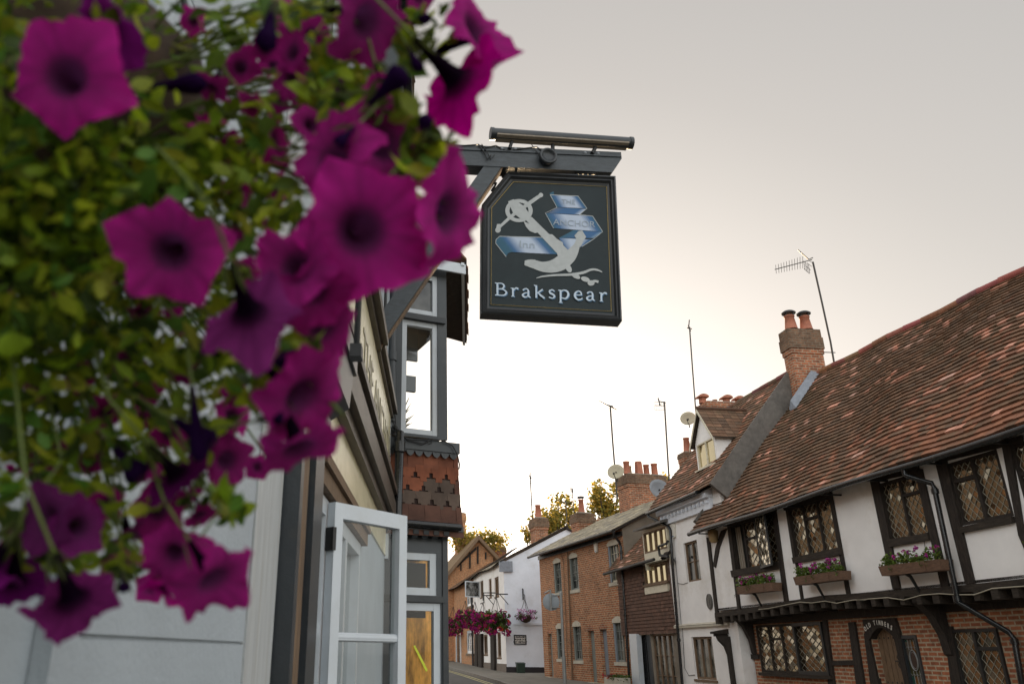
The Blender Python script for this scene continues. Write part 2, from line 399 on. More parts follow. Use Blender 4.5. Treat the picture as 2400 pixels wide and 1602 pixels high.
def window(house, r, y=.05, cols=(), rows=(), fw=.06, mw=.045, fm='old_timber', gm='pane_dark', lead=False, transoms=None, depth=.08, sill=None, sm='stone_lintel', bars=None, gtilt=.01, skip=(), dw=.125, dh=.2, back=True, label=None, name='window'):
    """frame with mullions (cols), glazing bars; panes and lead as sub-parts. r = x0,x1,z0,z1"""
    x0, x1, z0, z1 = r; f = MB()
    f.box(x0, x0 + fw, y, y + depth, z0, z1); f.box(x1 - fw, x1, y, y + depth, z0, z1)
    f.box(x0 + fw, x1 - fw, y + .002, y + depth, z0, z0 + fw); f.box(x0 + fw, x1 - fw, y + .002, y + depth, z1 - fw, z1)
    X = [x0 + fw] + [x0 + (x1 - x0) * c for c in cols] + [x1 - fw]
    for c in X[1:-1]: f.box(c - mw / 2, c + mw / 2, y + .003, y + depth, z0 + fw, z1 - fw)
    g = MB(); l = MB()
    for k, (a, b) in enumerate(zip(X, X[1:])):
        a += mw / 2 if k else 0; b -= mw / 2 if k < len(X) - 2 else 0
        Z = [z0 + fw, z1 - fw]
        for t in (transoms or {}).get(k, ()): Z.insert(-1, z0 + (z1 - z0) * t)
        for t in Z[1:-1]: f.box(a, b, y + .006, y + depth, t - mw / 2, t + mw / 2)
        if k in skip: continue
        for c, d in zip(Z, Z[1:]):
            if c > z0 + fw: c += mw / 2
            if d < z1 - fw: d -= mw / 2
            yy = y + depth * .55
            if lead: leaded(g, l, a, b, c, d, yy, dw, dh)
            else:
                nb, nr = (bars or (1, 1))
                for i in range(nb):
                    for j in range(nr):
                        pa, pb = a + (b - a) * i / nb, a + (b - a) * (i + 1) / nb; pc, pd = c + (d - c) * j / nr, c + (d - c) * (j + 1) / nr
                        mx, mz = (pa + pb) / 2, (pc + pd) / 2; t1, t2 = random.gauss(0, gtilt), random.gauss(0, gtilt)
                        g.face([(q, yy + (q - mx) * t1 + (w - mz) * t2, w) for q, w in ((pa, pc), (pb, pc), (pb, pd), (pa, pd))])
                bw = .018
                for i in range(1, nb): q = a + (b - a) * i / nb; f.box(q - bw / 2, q + bw / 2, y + .012, y + depth * .8, c, d)
                for j in range(1, nr): q = c + (d - c) * j / nr; f.box(a, b, y + .014, y + depth * .78, q - bw / 2, q + bw / 2)
    if back: f.face([(x0, y + depth + .05, z0), (x1, y + depth + .05, z0), (x1, y + depth + .05, z1), (x0, y + depth + .05, z1)], 1)
    w = f.obj(name, [fm, 'dark_interior'], house, label=label)
    g.obj('pane', gm, w)
    if l.f: l.obj('lattice', 'lead_came', w, recalc=False)
    if sill:
        q = MB(); q.box(x0 - .06, x1 + .06, y - sill[1], y + .03, z0 - sill[0], z0 - .002); q.obj('sill', sm, w)
    return w
PAL_OLD = [(0.160, 0.094, 0.055), (0.139, 0.082, 0.050), (0.181, 0.101, 0.059), (0.134, 0.084, 0.054), (0.193, 0.105, 0.062), (0.164, 0.099, 0.062)]
PAL_RED = [(0.277, 0.122, 0.067), (0.235, 0.105, 0.060), (0.302, 0.130, 0.074), (0.210, 0.099, 0.060), (0.252, 0.113, 0.066)]
PAL_HI = [(.60, .30, .21), (.52, .25, .17), (.50, .30, .23), (.44, .21, .14)]
PAL_SLATE = [(.30, .26, .19), (.36, .31, .22), (.26, .23, .17), (.42, .36, .24), (.22, .20, .16)]
def roof_tiles(mb, x0, x1, y0, z0, th, L, gauge=.1, w=.165, pal=PAL_OLD, hi=.05, sag=None, xa=None, xb=None, thick=.02, redness=None, slab=True, jit=.006):
    ct, st = math.cos(th), math.sin(th)
    def P(x, s, h):
        h += sag(x, s) if sag else 0
        return (x, y0 + s * ct - h * st, z0 + s * st + h * ct)
    ns = int(L / gauge)
    for j in range(ns):
        s0 = j * gauge; x = x0 - (w / 2 if j % 2 else 0); run = 0
        a, b = (xa(s0) if xa else x0), (xb(s0) if xb else x1)
        while x < b:
            p, q = max(x, a), min(x + w * .985, b)
            if q - p > .02:
                pl = pal
                if redness and R_() < redness(x, s0): pl = PAL_RED
                c = random.choice(pl)
                if run > 0 and R_() < .35: c = hc; run -= 1
                elif R_() < hi: c = hc = random.choice(PAL_HI); run = 1
                k = U_(.86, 1.14); c = tuple(v * k for v in c)
                d1, d2 = U_(-jit, jit), U_(-jit, jit); dz = U_(-.012, .012)
                A, B, D, E = P(p, s0 - .015 + dz, thick + .012 + d1), P(q, s0 - .015 + dz + d1, thick + .012 + d2), P(q, min(s0 + gauge * 1.25, L), .010 + d2 * .3), P(p, min(s0 + gauge * 1.25, L), .010 + d1 * .3)
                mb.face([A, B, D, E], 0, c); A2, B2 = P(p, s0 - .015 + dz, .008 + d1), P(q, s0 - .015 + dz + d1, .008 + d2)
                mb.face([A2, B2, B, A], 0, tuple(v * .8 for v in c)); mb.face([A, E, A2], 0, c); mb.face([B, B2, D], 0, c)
            x += w
    if slab:
        n = 12; a0 = (lambda s: xa(s)) if xa else (lambda s: x0); b0 = (lambda s: xb(s)) if xb else (lambda s: x1)
        for hh in (-.002, -.07):
            mb.grid([[P(a0(s) + (b0(s) - a0(s)) * i / n, s, hh) for i in range(n + 1)] for s in (0, L * .25, L * .5, L * .75, L)], 1, sm=False)
        for xx in (a0, b0): mb.grid([[P(xx(s), s, -.002), P(xx(s), s, -.07)] for s in (0, L * .25, L * .5, L * .75, L)], 1, sm=False)
def ridge(mb, pts, r=.10, col=(.24, .10, .065), step=.42):
    """half round ridge tiles with a step at each joint"""
    for a, b in zip(pts, pts[1:]):
        a, b = Vector(a), Vector(b); n = max(1, int((b - a).length / step))
        for k in range(n):
            p, q = a.lerp(b, k / n), a.lerp(b, (k + 1.04) / n); c = tuple(v * U_(.75, 1.2) for v in col)
            d = Vector((0, 0, U_(-.008, .008))); mb.tube([p + d, q + d], [r, r * .93], 8, 0, c)
def pot(mb, x, y, z, r, h, mi=0, kind='roll'):
    if kind == 'roll': mb.lathe([(r * .95, 0), (r * .9, h * .1), (r * .82, h * .88), (r * .95, h * .9), (r * .95, h), (r * .72, h), (r * .7, h * .8)], (x, y, z), 14, mi)
    elif kind == 'taper': mb.lathe([(r * 1.1, 0), (r, h * .05), (r * .72, h * .9), (r * .85, h * .92), (r * .85, h), (r * .6, h), (r * .55, h * .85)], (x, y, z), 14, mi)
    elif kind == 'square':
        q = r * .8; mb.hexa([(x - q, y - q, z), (x + q, y - q, z), (x + q, y + q, z), (x - q, y + q, z)] + [(x - q * .85, y - q * .85, z + h * .9), (x + q * .85, y - q * .85, z + h * .9), (x + q * .85, y + q * .85, z + h * .9), (x - q * .85, y + q * .85, z + h * .9)], mi)
        mb.lathe([(r * .9, 0), (r * .95, h * .04), (r * .85, h * .12), (r * .6, h * .12)], (x, y, z + h * .9), 8, mi)
def stack(house, name, x0, x1, y0, y1, z0, z1, pots, m='brick_chimney', capm='brick_sooty', cap=.30, over=.05, label=None):
    b = MB(); zc = z1 - cap
    b.box(x0, x1, y0, y1, z0, zc - .15)
    b.box(x0 - over * .5, x1 + over * .5, y0 - over * .5, y1 + over * .5, zc - .148, zc - .002)
    b.box(x0 - over, x1 + over, y0 - over, y1 + over, zc, zc + cap * .55, 1); b.box(x0 - over * .6, x1 + over * .6, y0 - over * .6, y1 + over * .6, zc + cap * .552, z1 - .03, 1)
    b.hexa([(x0, y0, z1 - .03), (x1, y0, z1 - .03), (x1, y1, z1 - .03), (x0, y1, z1 - .03), (x0 + .12, y0 + .12, z1 + .04), (x1 - .12, y0 + .12, z1 + .04), (x1 - .12, y1 - .12, z1 + .04), (x0 + .12, y1 - .12, z1 + .04)], 2)
    c = b.obj(name, [m, capm, 'render_grey'], house, label=label)
    for (px_, py_, r, h, kind, pm, extra) in pots:
        p = MB(); zz = z1 + .02
        pot(p, px_, py_, zz, r, h, 0, kind)
        if extra == 'cowl':
            for k in range(4): a = k * math.pi / 2 + .4; p.box(px_ + r * .8 * math.cos(a) - .012, px_ + r * .8 * math.cos(a) + .012, py_ + r * .8 * math.sin(a) - .012, py_ + r * .8 * math.sin(a) + .012, zz + h, zz + h + .07, 1)
            p.lathe([(r * 1.12, h + .07), (r * 1.15, h + .10), (r * .8, h + .145), (0, h + .16)], (px_, py_, zz), 14, 1)
        if extra == 'hood':
            p.xprism([(py_ + r * 1.25 * math.cos(a), zz + h * .9 + r * .75 * math.sin(a)) for a in [math.pi * k / 8 for k in range(9)]] + [(py_ - r * 1.1, zz + h * .9 - .02), (py_ - r * .9, zz + h * .9), (py_ + r * .9, zz + h * .9), (py_ + r * 1.1, zz + h * .9 - .02)], px_ - r * 1.2, px_ + r * 1.2)
        p.obj('chimney_pot', [pm, 'black_iron'], c)
    return c
def pipe_run(mb, pts, r, n=8, collars=()):
    mb.tube(pts, r, n)
    for c in collars: c = Vector(c); mb.lathe([(r * 1.35, -.04), (r * 1.35, .04)], c, n)
def foliage(mb, c, rad, n, size, cols, flat=1.0):
    for _ in range(n):
        while True:
            d = Vector((U_(-1, 1), U_(-1, 1), U_(-1, 1)))
            if d.length < 1: break
        p = Vector(c) + Vector((d.x * rad[0], d.y * rad[1], d.z * rad[2]))
        a = Vector((U_(-1, 1), U_(-1, 1), U_(-1, 1))).normalized(); b = a.cross(Vector((U_(-1, 1), U_(-1, 1), U_(-1, 1)))).normalized(); s = size * U_(.6, 1.3)
        k = U_(.7, 1.35); col = tuple(v * k for v in random.choice(cols))
        mb.face([p - a * s * .5, p + b * s * .28, p + a * s * .5, p - b * s * .28], 0, col)
GREENS = [(.05, .10, .018), (.07, .12, .02), (.035, .07, .014), (.10, .13, .025)]
MAGS = [(.40, .02, .22), (.30, .015, .20), (.48, .05, .26), (.34, .10, .30)]

c1 = crop(1900, 620, 3.136); c2 = crop(1640, 1060, 2.893); c3 = crop(1980, 1060, 2.893); c4 = crop(1040, 1180, 3.714); c5 = crop(1240, 1220, 4.1056)
c6 = crop(700, 600, 3.136); c7 = crop(1480, 580, 2.529); c7b = crop(860, 1020, 2.696); c8 = crop(1480, 1100, 3.123); c8b = crop(1180, 840, 3.919)
cs = crop(1050, 280, 3.136); cd = crop(2020, 1430, 9.117)
# ================================================================ TUDOR HOUSE
T = right_frame((8.0, 22.1), -5)
tud = thing('timber_framed_house', 'long black and white timber framed house with overhanging upper floor and sagging roof', 'house', T)
TX0, TX1 = .42, 13.5
def post(fr, mb, pts, y0=-.035, y1=.02, mi=0): mb.prism(fr.poly(pts, 0), y0, y1, mi)
tw = {}
tw[1] = T.rect(c2(215, 500), c2(500, 402), c2(550, 785), c2(250, 835))
tw[2] = T.rect(c2(605, 385), c2(885, 285), c2(958, 690), c2(655, 738))
tw[3] = T.rect(c3(225, 195), c3(500, 150), c3(580, 570), c3(310, 600))
tw[4] = T.rect(c3(690, 60), c3(1040, -10), c3(1140, 420), c3(800, 505))
tw[5] = T.rect(c3(1125, -60), c3(1400, -120), c3(1480, 350), c3(1225, 400))
w = MB(); ZJ = 2.62; ZE = 4.85
w.wall(TX0, TX1, ZJ, ZE, 0, list(tw.values()), .12)
w.face([(TX0, 0, ZJ), (TX0, 5, ZJ), (TX0, 5, ZE), (TX0, 0, ZE)]); w.face([(TX1, 0, ZJ), (TX1, 0, ZE), (TX1, 5, ZE), (TX1, 5, ZJ)])
w.face([(TX1, 0, ZE), (TX1, 3, ZE + 4), (TX1, 6, ZE)]); w.face([(TX0, .3, ZE), (TX0, 3, ZE + 3.6), (TX0, 5.7, ZE)])
w.obj('wall', ['white_plaster'], tud)
YL = .42
b = MB(); lw1 = T.rect(c2(390, 1165), c2(850, 1150), c2(890, 1500), c2(430, 1495), YL); lw2 = T.rect(c3(730, 1195), c3(1055, 1190), c3(1110, 1568), c3(800, 1568), YL)
lw2 = (lw2[0], lw2[1], lw2[2] - .25, lw2[3])
dr = T.rect(cd(165, 480), cd(700, 470), cd(1000, 1560), cd(420, 1560), YL); sg = T.rect(cd(880, 520), cd(1300, 520), cd(1500, 1568), cd(1050, 1568), YL)
ddx = dr[1]
dr = (dr[0], dr[1], .25, T.at(cd(420, 340), YL)[1]); sg = (ddx + .10, ddx + .10 + .42, sg[2] - .3, sg[3])
b.wall(TX0 + .9, TX1, .05, ZJ - .02, YL, [lw1, lw2, dr, sg], .12)
b.face([(TX0 + .9, YL, 0), (TX0 + .9, 5, 0), (TX0 + .9, 5, ZJ), (TX0 + .9, YL, ZJ)])
b.obj('ground_floor_wall', ['brick_infill'], tud)
w = MB(); w.box(TX0 + .02, TX1, -.0, YL + .1, ZJ + .005, ZJ + .05); w.obj('jetty_soffit', 'old_timber', tud)
# timbers of the upper floor
t = MB()
post(T, t, [c2(52, 575), c2(72, 578), c2(130, 1085), c2(112, 1088)]); post(T, t, [c2(150, 530), c2(190, 512), c2(140, 640), c2(112, 780), c2(96, 765), c2(112, 650)], -.03)
post(T, t, [c2(195, 510), c2(218, 500), c2(256, 838), c2(236, 842)]); post(T, t, [c2(236, 840), c2(256, 838), c2(283, 1062), c2(264, 1066)])
post(T, t, [c2(498, 395), c2(522, 388), c2(606, 1004), c2(580, 1008)]); post(T, t, [c2(590, 382), c2(607, 378), c2(662, 738), c2(645, 742)])
post(T, t, [c2(655, 740), c2(668, 738), c2(708, 990), c2(694, 994)]); post(T, t, [c2(880, 275), c2(900, 268), c2(1026, 955), c2(1004, 958)])
post(T, t, [c3(180, 185), c3(232, 175), c3(385, 918), c3(335, 924)]); post(T, t, [c3(490, 120), c3(530, 110), c3(716, 905), c3(664, 912)])
post(T, t, [c3(622, 55), c3(692, 35), c3(890, 885), c3(830, 892)]); post(T, t, [c3(1075, -60), c3(1130, -75), c3(1250, 700), c3(1190, 560)])
post(T, t, [c2(380, 818), c2(392, 816), c2(396, 838), c2(384, 840)])
split(t, 'post', 'old_timber', tud)
t = MB()   # rails under the windows, eaves plate
for pts in ([c2(222, 800), c2(552, 738), c2(558, 785), c2(232, 845)], [c2(640, 712), c2(968, 640), c2(976, 690), c2(650, 752)], [c3(300, 590), c3(578, 545), c3(592, 590), c3(318, 640)], [c3(795, 505), c3(1150, 430), c3(1160, 475), c3(805, 545)]): post(T, t, pts, -.06, .03)
for pts in ([c2(190, 480), c2(505, 372), c2(512, 405), c2(200, 512)], [c2(575, 360), c2(890, 250), c2(898, 292), c2(582, 392)], [c3(180, 160), c3(505, 90), c3(510, 135), c3(190, 202)], [c3(630, 20), c3(1215, -115), c3(1215, -70), c3(640, 70)]): post(T, t, pts, -.045, .03)
split(t, 'rail', 'beam_timber', tud)
# bressummer and joist ends, a little wavy
t = MB(); pts = [c2(118, 1085), c2(300, 1062), c2(470, 1030), c2(640, 1003), c2(850, 968), c2(1128, 950)]; lo = [c2(120, 1118), c2(300, 1096), c2(470, 1066), c2(640, 1040), c2(850, 1006), c2(1128, 995)]
up_ = T.poly(pts) + [T.at(c3(600, 918)), T.at(c3(1215, 860)), (TX1, 2.74)]; dn_ = T.poly(lo) + [T.at(c3(600, 965)), T.at(c3(1215, 915)), (TX1, 2.56)]
for (a, b2), (c, d) in zip(zip(up_, up_[1:]), zip(dn_, dn_[1:])): t.prism([c, d, b2, a], -.07, .06)
t.obj('jetty_beam', 'beam_timber', tud)
x = TX0 + .2
def zlow(x):
    for a, b2 in zip(dn_, dn_[1:]):
        if a[0] <= x <= b2[0]: return a[1] + (b2[1] - a[1]) * (x - a[0]) / (b2[0] - a[0])
    return dn_[0][1]
t = MB()
while x < TX1 - .2:
    z = zlow(x); wd = U_(.055, .075); t.box(x - wd, x + wd, -.09 + U_(-.015, .015), YL, z - U_(.13, .16), z + .005); x += U_(.36, .46)
split(t, 'joist_end', 'beam_timber', tud)
# windows of the upper floor
window(tud, tw[1], .0, (.30, .60), {}, .05, .05, gm='pane_leaded', lead=True, transoms={1: (.66,)}, skip=(0,), dw=(tw[1][1] - tw[1][0]) * .12, dh=(tw[1][3] - tw[1][2]) / 7)
f = MB(); x0, x1, z0, z1 = tw[1]
for i in range(5): f.tube([(x0 + .07 + i * .05, .10 + .015 * (i % 2), z0 + .05), (x0 + .07 + i * .045, .10 + .015 * (i % 2), z1 - .05)], .022, 6)
f.obj('curtain', 'curtain', tud)
# its right hand casement stands open, hinged on the far post
hx = x0 + (x1 - x0) * .62; ca, sa = math.cos(math.radians(12)), math.sin(math.radians(12)); ow = (x1 - x0) * .40
f = MB(); g = MB(); l = MB(); leaded(g, l, hx + .03, hx + ow - .03, z0 + .10, z1 - .03, 0, ow / 4, (z1 - z0) / 7)
for a, b2, c, d in ((hx, hx + .035, z0 + .06, z1), (hx + ow - .035, hx + ow, z0 + .06, z1), (hx + .035, hx + ow - .035, z0 + .06, z0 + .1), (hx + .035, hx + ow - .035, z1 - .035, z1)): f.box(a, b2, -.02, .02, c, d)
for m_ in (f, g, l): m_.v = [(hx + (v[0] - hx) * ca + v[1] * sa, -.05 + v[1] * ca - (v[0] - hx) * sa, v[2]) for v in m_.v]
q = f.obj('open_casement', 'black_iron', tud); g.obj('pane', 'pane_leaded', q); l.obj('lattice', 'lead_came', q, recalc=False)
window(tud, tw[2], .0, (.33, .665), {}, .045, .05, gm='pane_leaded', lead=True, transoms={1: (.72,)}, dw=(tw[2][1] - tw[2][0]) * .118, dh=(tw[2][3] - tw[2][2]) / 6.5)
window(tud, tw[3], .0, (.52,), {}, .05, .05, gm='pane_leaded', lead=True, transoms={1: (.70,)}, dw=(tw[3][1] - tw[3][0]) * .135, dh=(tw[3][3] - tw[3][2]) / 7)
window(tud, tw[4], .0, (.48,), {}, .05, .06, gm='pane_leaded', lead=True, transoms={0: (.70,)}, dw=(tw[4][1] - tw[4][0]) * .125, dh=(tw[4][3] - tw[4][2]) / 6.5)
window(tud, tw[5], .0, (.5,), {}, .05, .06, gm='pane_leaded', lead=True, transoms={0: (.55,)}, dw=(tw[5][1] - tw[5][0]) * .15, dh=(tw[5][3] - tw[5][2]) / 5.5)
# ground floor windows, black framed
window(tud, lw1, YL - .04, (.20, .395, .60), {}, .05, .045, fm='beam_timber', gm='pane_leaded', lead=True, transoms={1: (.70,)}, dw=(lw1[1] - lw1[0]) * .08, dh=(lw1[3] - lw1[2]) / 7.5, sill=(.07, .06), sm='beam_timber')
window(tud, lw2, YL - .04, (.5,), {}, .05, .055, fm='black_iron', gm='pane_leaded', lead=True, transoms={1: (.72,)}, dw=(lw2[1] - lw2[0]) * .15, dh=(lw2[3] - lw2[2]) / 6.5)
t = MB(); x0, x1, z0, z1 = lw1; xm = x0 + (x1 - x0) * .60
for a, b2, c, d in ((xm, xm + .07, z0, z1), (x1 - .07, x1, z0, z1), (xm + .07, x1 - .07, z0, z0 + .07), (xm + .07, x1 - .07, z1 - .07, z1)): t.box(a, b2, YL - .08, YL - .043, c, d)
t.obj('casement_frame', 'black_iron', tud)
# ground floor timbers
t = MB()
def lpost(pts, y0=-.05, y1=.03): t.prism(T.poly(pts, YL), YL + y0, YL + y1)
lpost([c2(845, 1130), c2(868, 1130), c2(925, 1568), c2(885, 1568)]); lpost([c2(1020, 1150), c2(1060, 1145), c2(1128, 1568), c2(1075, 1568)])
lpost([c2(900, 1410), c2(1050, 1405), c2(1058, 1438), c2(905, 1442)], -.04); lpost([c2(345, 1365), c2(405, 1365), c2(408, 1398), c2(348, 1398)], -.04)
t.box(TX0 + .9, TX1, YL - .06, YL + .03, 2.26, 2.42)
lpost([cd(90, 480), cd(165, 480), cd(400, 1568), cd(230, 1568)]); lpost([cd(650, 220), cd(770, 210), cd(860, 480), cd(720, 490)]); lpost([cd(700, 470), cd(850, 470), cd(1060, 1568), cd(960, 1568)], -.045)
lpost([cd(1800, 330), cd(1960, 330), cd(2180, 1568), cd(1960, 1568)])
split(t, 'ground_floor_timber', 'old_timber', tud)
t = MB()   # spandrel over the door with a low arch
ax0, ax1, az = dr[0], dr[1], dr[3] - .22; ar = [(ax0 + (ax1 - ax0) * k / 12, az + .20 * math.sin(math.pi * k / 12)) for k in range(13)]
t.prism([(ax0 - .1, az)] + ar + [(ax1 + .1, az), (ax1 + .1, az + .36), (ax0 - .1, az + .36)], YL - .055, YL + .1)
t.obj('door_head', 'old_timber', tud)
t = MB(); n = 5; dw_ = (dr[1] - dr[0] - .10) / n
for k in range(n): t.box(dr[0] + .06 + k * dw_, dr[0] + .06 + (k + 1) * dw_ - .012, YL + .08, YL + .12, .2, az + .2)
t.box(dr[0] + .04, dr[1], YL + .10, YL + .14, .2, az + .2)
for zz in (az + .02, az - .75):
    for k in range(n): t.lathe([(.016, 0), (.012, .012), (0, .016)], (dr[0] + .06 + (k + .5) * dw_, YL + .08, zz), 6, 1, ax=Vector((0, -1, 0)))
d_ = t.obj('door', ['oak_brown', 'black_iron'], tud)
t = MB(); hz = az - .38; hxx = dr[1] - .16
t.tube([(hxx - .10, YL + .05, hz), (hxx + .10, YL + .05, hz)], .011, 6)
for sgn in (1, -1): t.tube([(hxx, YL + .05, hz + sgn * .02), (hxx - .03, YL + .05, hz + sgn * .07), (hxx + .01, YL + .05, hz + sgn * .12), (hxx + .03, YL + .05, hz + sgn * .10)], .009, 6)
t.obj('handle', 'black_iron', d_)
# stained glass light beside the door
f = MB(); x0, x1, z0, z1 = sg
for a, b2, c, d in ((x0, x0 + .05, z0, z1), (x1 - .05, x1, z0, z1), (x0 + .05, x1 - .05, z0, z0 + .05), (x0 + .05, x1 - .05, z1 - .06, z1)): f.box(a, b2, YL - .03, YL + .06, c, d)
swin = f.obj('window', 'dark_grey_paint', tud, label='narrow stained glass window with an oval medallion'); g = MB(); l = MB(); gc = [(.10, .10, .03), (.16, .07, .02), (.02, .07, .05), (.10, .08, .06), (.05, .05, .02)]
xs = [x0 + .05 + (x1 - x0 - .1) * k / 4 for k in range(5)]; zs = [z0, z0 + (z1 - z0) * .38, z0 + (z1 - z0) * .62, z0 + (z1 - z0) * .90, z1 - .04]
for a, b2 in zip(xs, xs[1:]):
    for c, d in zip(zs, zs[1:]): tx = U_(-.05, .05); g.face([(a, YL + .02, c), (b2, YL + .02 + tx * .1, c), (b2, YL + .02 + tx * .1, d), (a, YL + .02, d)], 0, random.choice(gc))
ocx, ocz = (x0 + x1) / 2, z0 + (z1 - z0) * .62
g.face([(ocx + .10 * math.cos(2 * math.pi * k / 20), YL + .01, ocz + .17 * math.sin(2 * math.pi * k / 20)) for k in range(20)], 0, (.05, .035, .03))
for rr, tr in ((1, .009), (.8, .004)): l.tube([(ocx + .10 * rr * math.cos(2 * math.pi * k / 20), YL + .005, ocz + .17 * rr * math.sin(2 * math.pi * k / 20)) for k in range(21)], tr, 5)
for a in xs[1:-1]:
    for c, d in ((z0 + .05, ocz - .17), (ocz + .17, z1 - .06)): l.tube([(a, YL + .012, c), (a, YL + .012, d)], .006, 4)
for a, b2 in zip(xs, xs[1:]):
    m_ = (a + b2) / 2
    for zz, s_ in ((z1 - .09, .03), (ocz - .22, -.03), (ocz + .2, .03)): l.tube([(a, YL + .012, zz), (m_, YL + .012, zz + s_), (b2, YL + .012, zz)], .005, 4)
g.obj('pane', 'stained_glass', swin); l.obj('lattice', 'galv_steel', swin, recalc=False)
# curved jetty brackets
def bracket(pts, wd=.09):
    k = MB(); k.prism(T.poly(pts, YL), YL - .33, YL - .33 + wd); k.obj('jetty_bracket', 'black_iron', tud)
k = MB(); xb = T.at(cd(1880, 700), YL)[0]
prof = [(YL - .02, 1.55), (YL - .08, 1.6), (YL - .12, 1.9), (YL - .25, 2.2), (-.03, 2.42), (-.03, 2.5), (YL - .02, 2.5)]
k.xprism(prof, xb - .09, xb + .09); k.obj('jetty_bracket', 'old_timber', tud)
k = MB(); k.xprism(prof, TX0 + .95, TX0 + 1.1); k.obj('jetty_bracket', 'old_timber', tud)
# roof
TH = math.radians(50); RY0, RZ0, RL = -.36, 4.60, 5.40
RSAG = .036
def sagT(x, s): return .05 * math.sin(x * .8 + 1) * math.sin(s * .6)  + .02 * math.sin(x * 2.3 + s * 1.7) - RSAG * max(0.0, x - 2.2) * (s / 5.4) ** 2
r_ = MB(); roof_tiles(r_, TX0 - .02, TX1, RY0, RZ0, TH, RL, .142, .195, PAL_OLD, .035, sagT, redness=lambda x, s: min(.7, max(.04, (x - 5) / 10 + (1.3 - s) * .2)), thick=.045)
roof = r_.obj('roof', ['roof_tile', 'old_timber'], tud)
ry, rz = RY0 + RL * math.cos(TH), RZ0 + RL * math.sin(TH)
r2 = MB(); roof_tiles(r2, TX0, TX1, 0, 0, TH, RL, .6, 1.5, PAL_OLD, .0); r2.v = [(v[0], 2 * (ry - sagT(v[0], RL) * math.sin(TH)) - (v[1] + RY0), v[2] + RZ0 + sagT(v[0], RL) * math.cos(TH) - .03) for v in r2.v]; r2.obj('rear_roof', ['roof_tile', 'old_timber'], tud)
def ridge_pt(x): h = sagT(x, RL) + .02; return (x, ry - h * math.sin(TH), rz + h * math.cos(TH) + .02)
r2 = MB(); ridge(r2, [ridge_pt(TX0 + k * (TX1 - TX0) / 24) for k in range(25)], .085, (.26, .10, .07)); r2.obj('ridge_tile', 'roof_tile', roof)
# raised verge along the far edge, lead and slate covered
v_ = MB(); ct, st = math.cos(TH), math.sin(TH)
def RP(x, s, h): return (x, RY0 + s * ct - h * st, RZ0 + s * st + h * ct)
v_.hexa([RP(TX0 - .22, .35, -.4), RP(TX0 - .02, .35, -.4), RP(TX0 - .02, RL, -.4), RP(TX0 - .22, RL, -.4), RP(TX0 - .22, .35, .10), RP(TX0 - .02, .35, .13), RP(TX0 - .02, RL, .13), RP(TX0 - .22, RL, .10)])
v_.obj('verge', 'verge_slate', tud)
# gutter
g = MB(); gp = [(x, -.42, 4.55 + .02 * math.sin(x * 1.1) - .012 * (x - 6) * .3) for x in [TX0 - .12 + k * (TX1 - TX0 + .1) / 20 for k in range(21)]]
g.tube(gp, .055, 8); gut = g.obj('gutter', 'black_gloss', tud)
g = MB()
for k in range(9): x = TX0 + .5 + k * 1.4; g.box(x - .02, x + .02, -.42, .0, 4.50, 4.53)
split(g, 'gutter_bracket', 'black_iron', gut)
# downpipe crossing the front
g = MB(); A = lambda p, y: (lambda q: (q[0], y, q[1]))(T.at(p, y))
pipe_run(g, [A(c3(400, 108), -.40), A(c3(408, 150), -.40), A(c3(440, 165), -.36), A(c3(590, 208), -.14), A(c3(608, 240), -.12), A(c3(758, 960), -.12), A(c3(768, 1010), -.12), A(c3(810, 1040), -.05), A(c3(1110, 1215), YL - .12), A(c3(1150, 1260), YL - .09), A(c3(1200, 1568), YL - .09)], .042, 8, [A(c3(612, 262), -.12), A(c3(762, 990), -.12), A(c3(1150, 1280), YL - .09)])
g.obj('downpipe', 'black_gloss', tud)
# chimney on the ridge
hx_, hs_ = T.roof(c7(985, 930), RY0, RZ0, TH); cy0 = RY0 + hs_ * ct
ya, za = T.atx(c7(920, 470), hx_); yb, zb = T.atx(c7(1118, 474), hx_)
xl = T.at(c7(885, 500), ya)[0]
cw_ = (yb - ya); xlen = max(.45, min(.9, hx_ - xl))
ch = stack(tud, 'chimney', hx_ - xlen, hx_ - .03, ya + .04, yb - .04, rz - 1.6, za, [(hx_ - xlen / 2, ya + .27, .17, .42, 'taper', 'terracotta', 'cowl'), (hx_ - xlen / 2, yb - .27, .17, .42, 'taper', 'terracotta', 'cowl')], cap=.62, over=.05)
q = MB(); q.hexa([RP(hx_ - .05, hs_ - .25, .05), RP(hx_ + .22, hs_ - .25, .05), RP(hx_ + .22, RL, .05), RP(hx_ - .05, RL, .05), RP(hx_ - .05, hs_ - .25, .10), RP(hx_ + .02, hs_ - .05, .22), RP(hx_ + .02, RL, .22), RP(hx_ - .05, RL, .20)])
q.obj('flashing', 'lead_sheet', ch)
CH1 = (hx_, ya, yb, za)

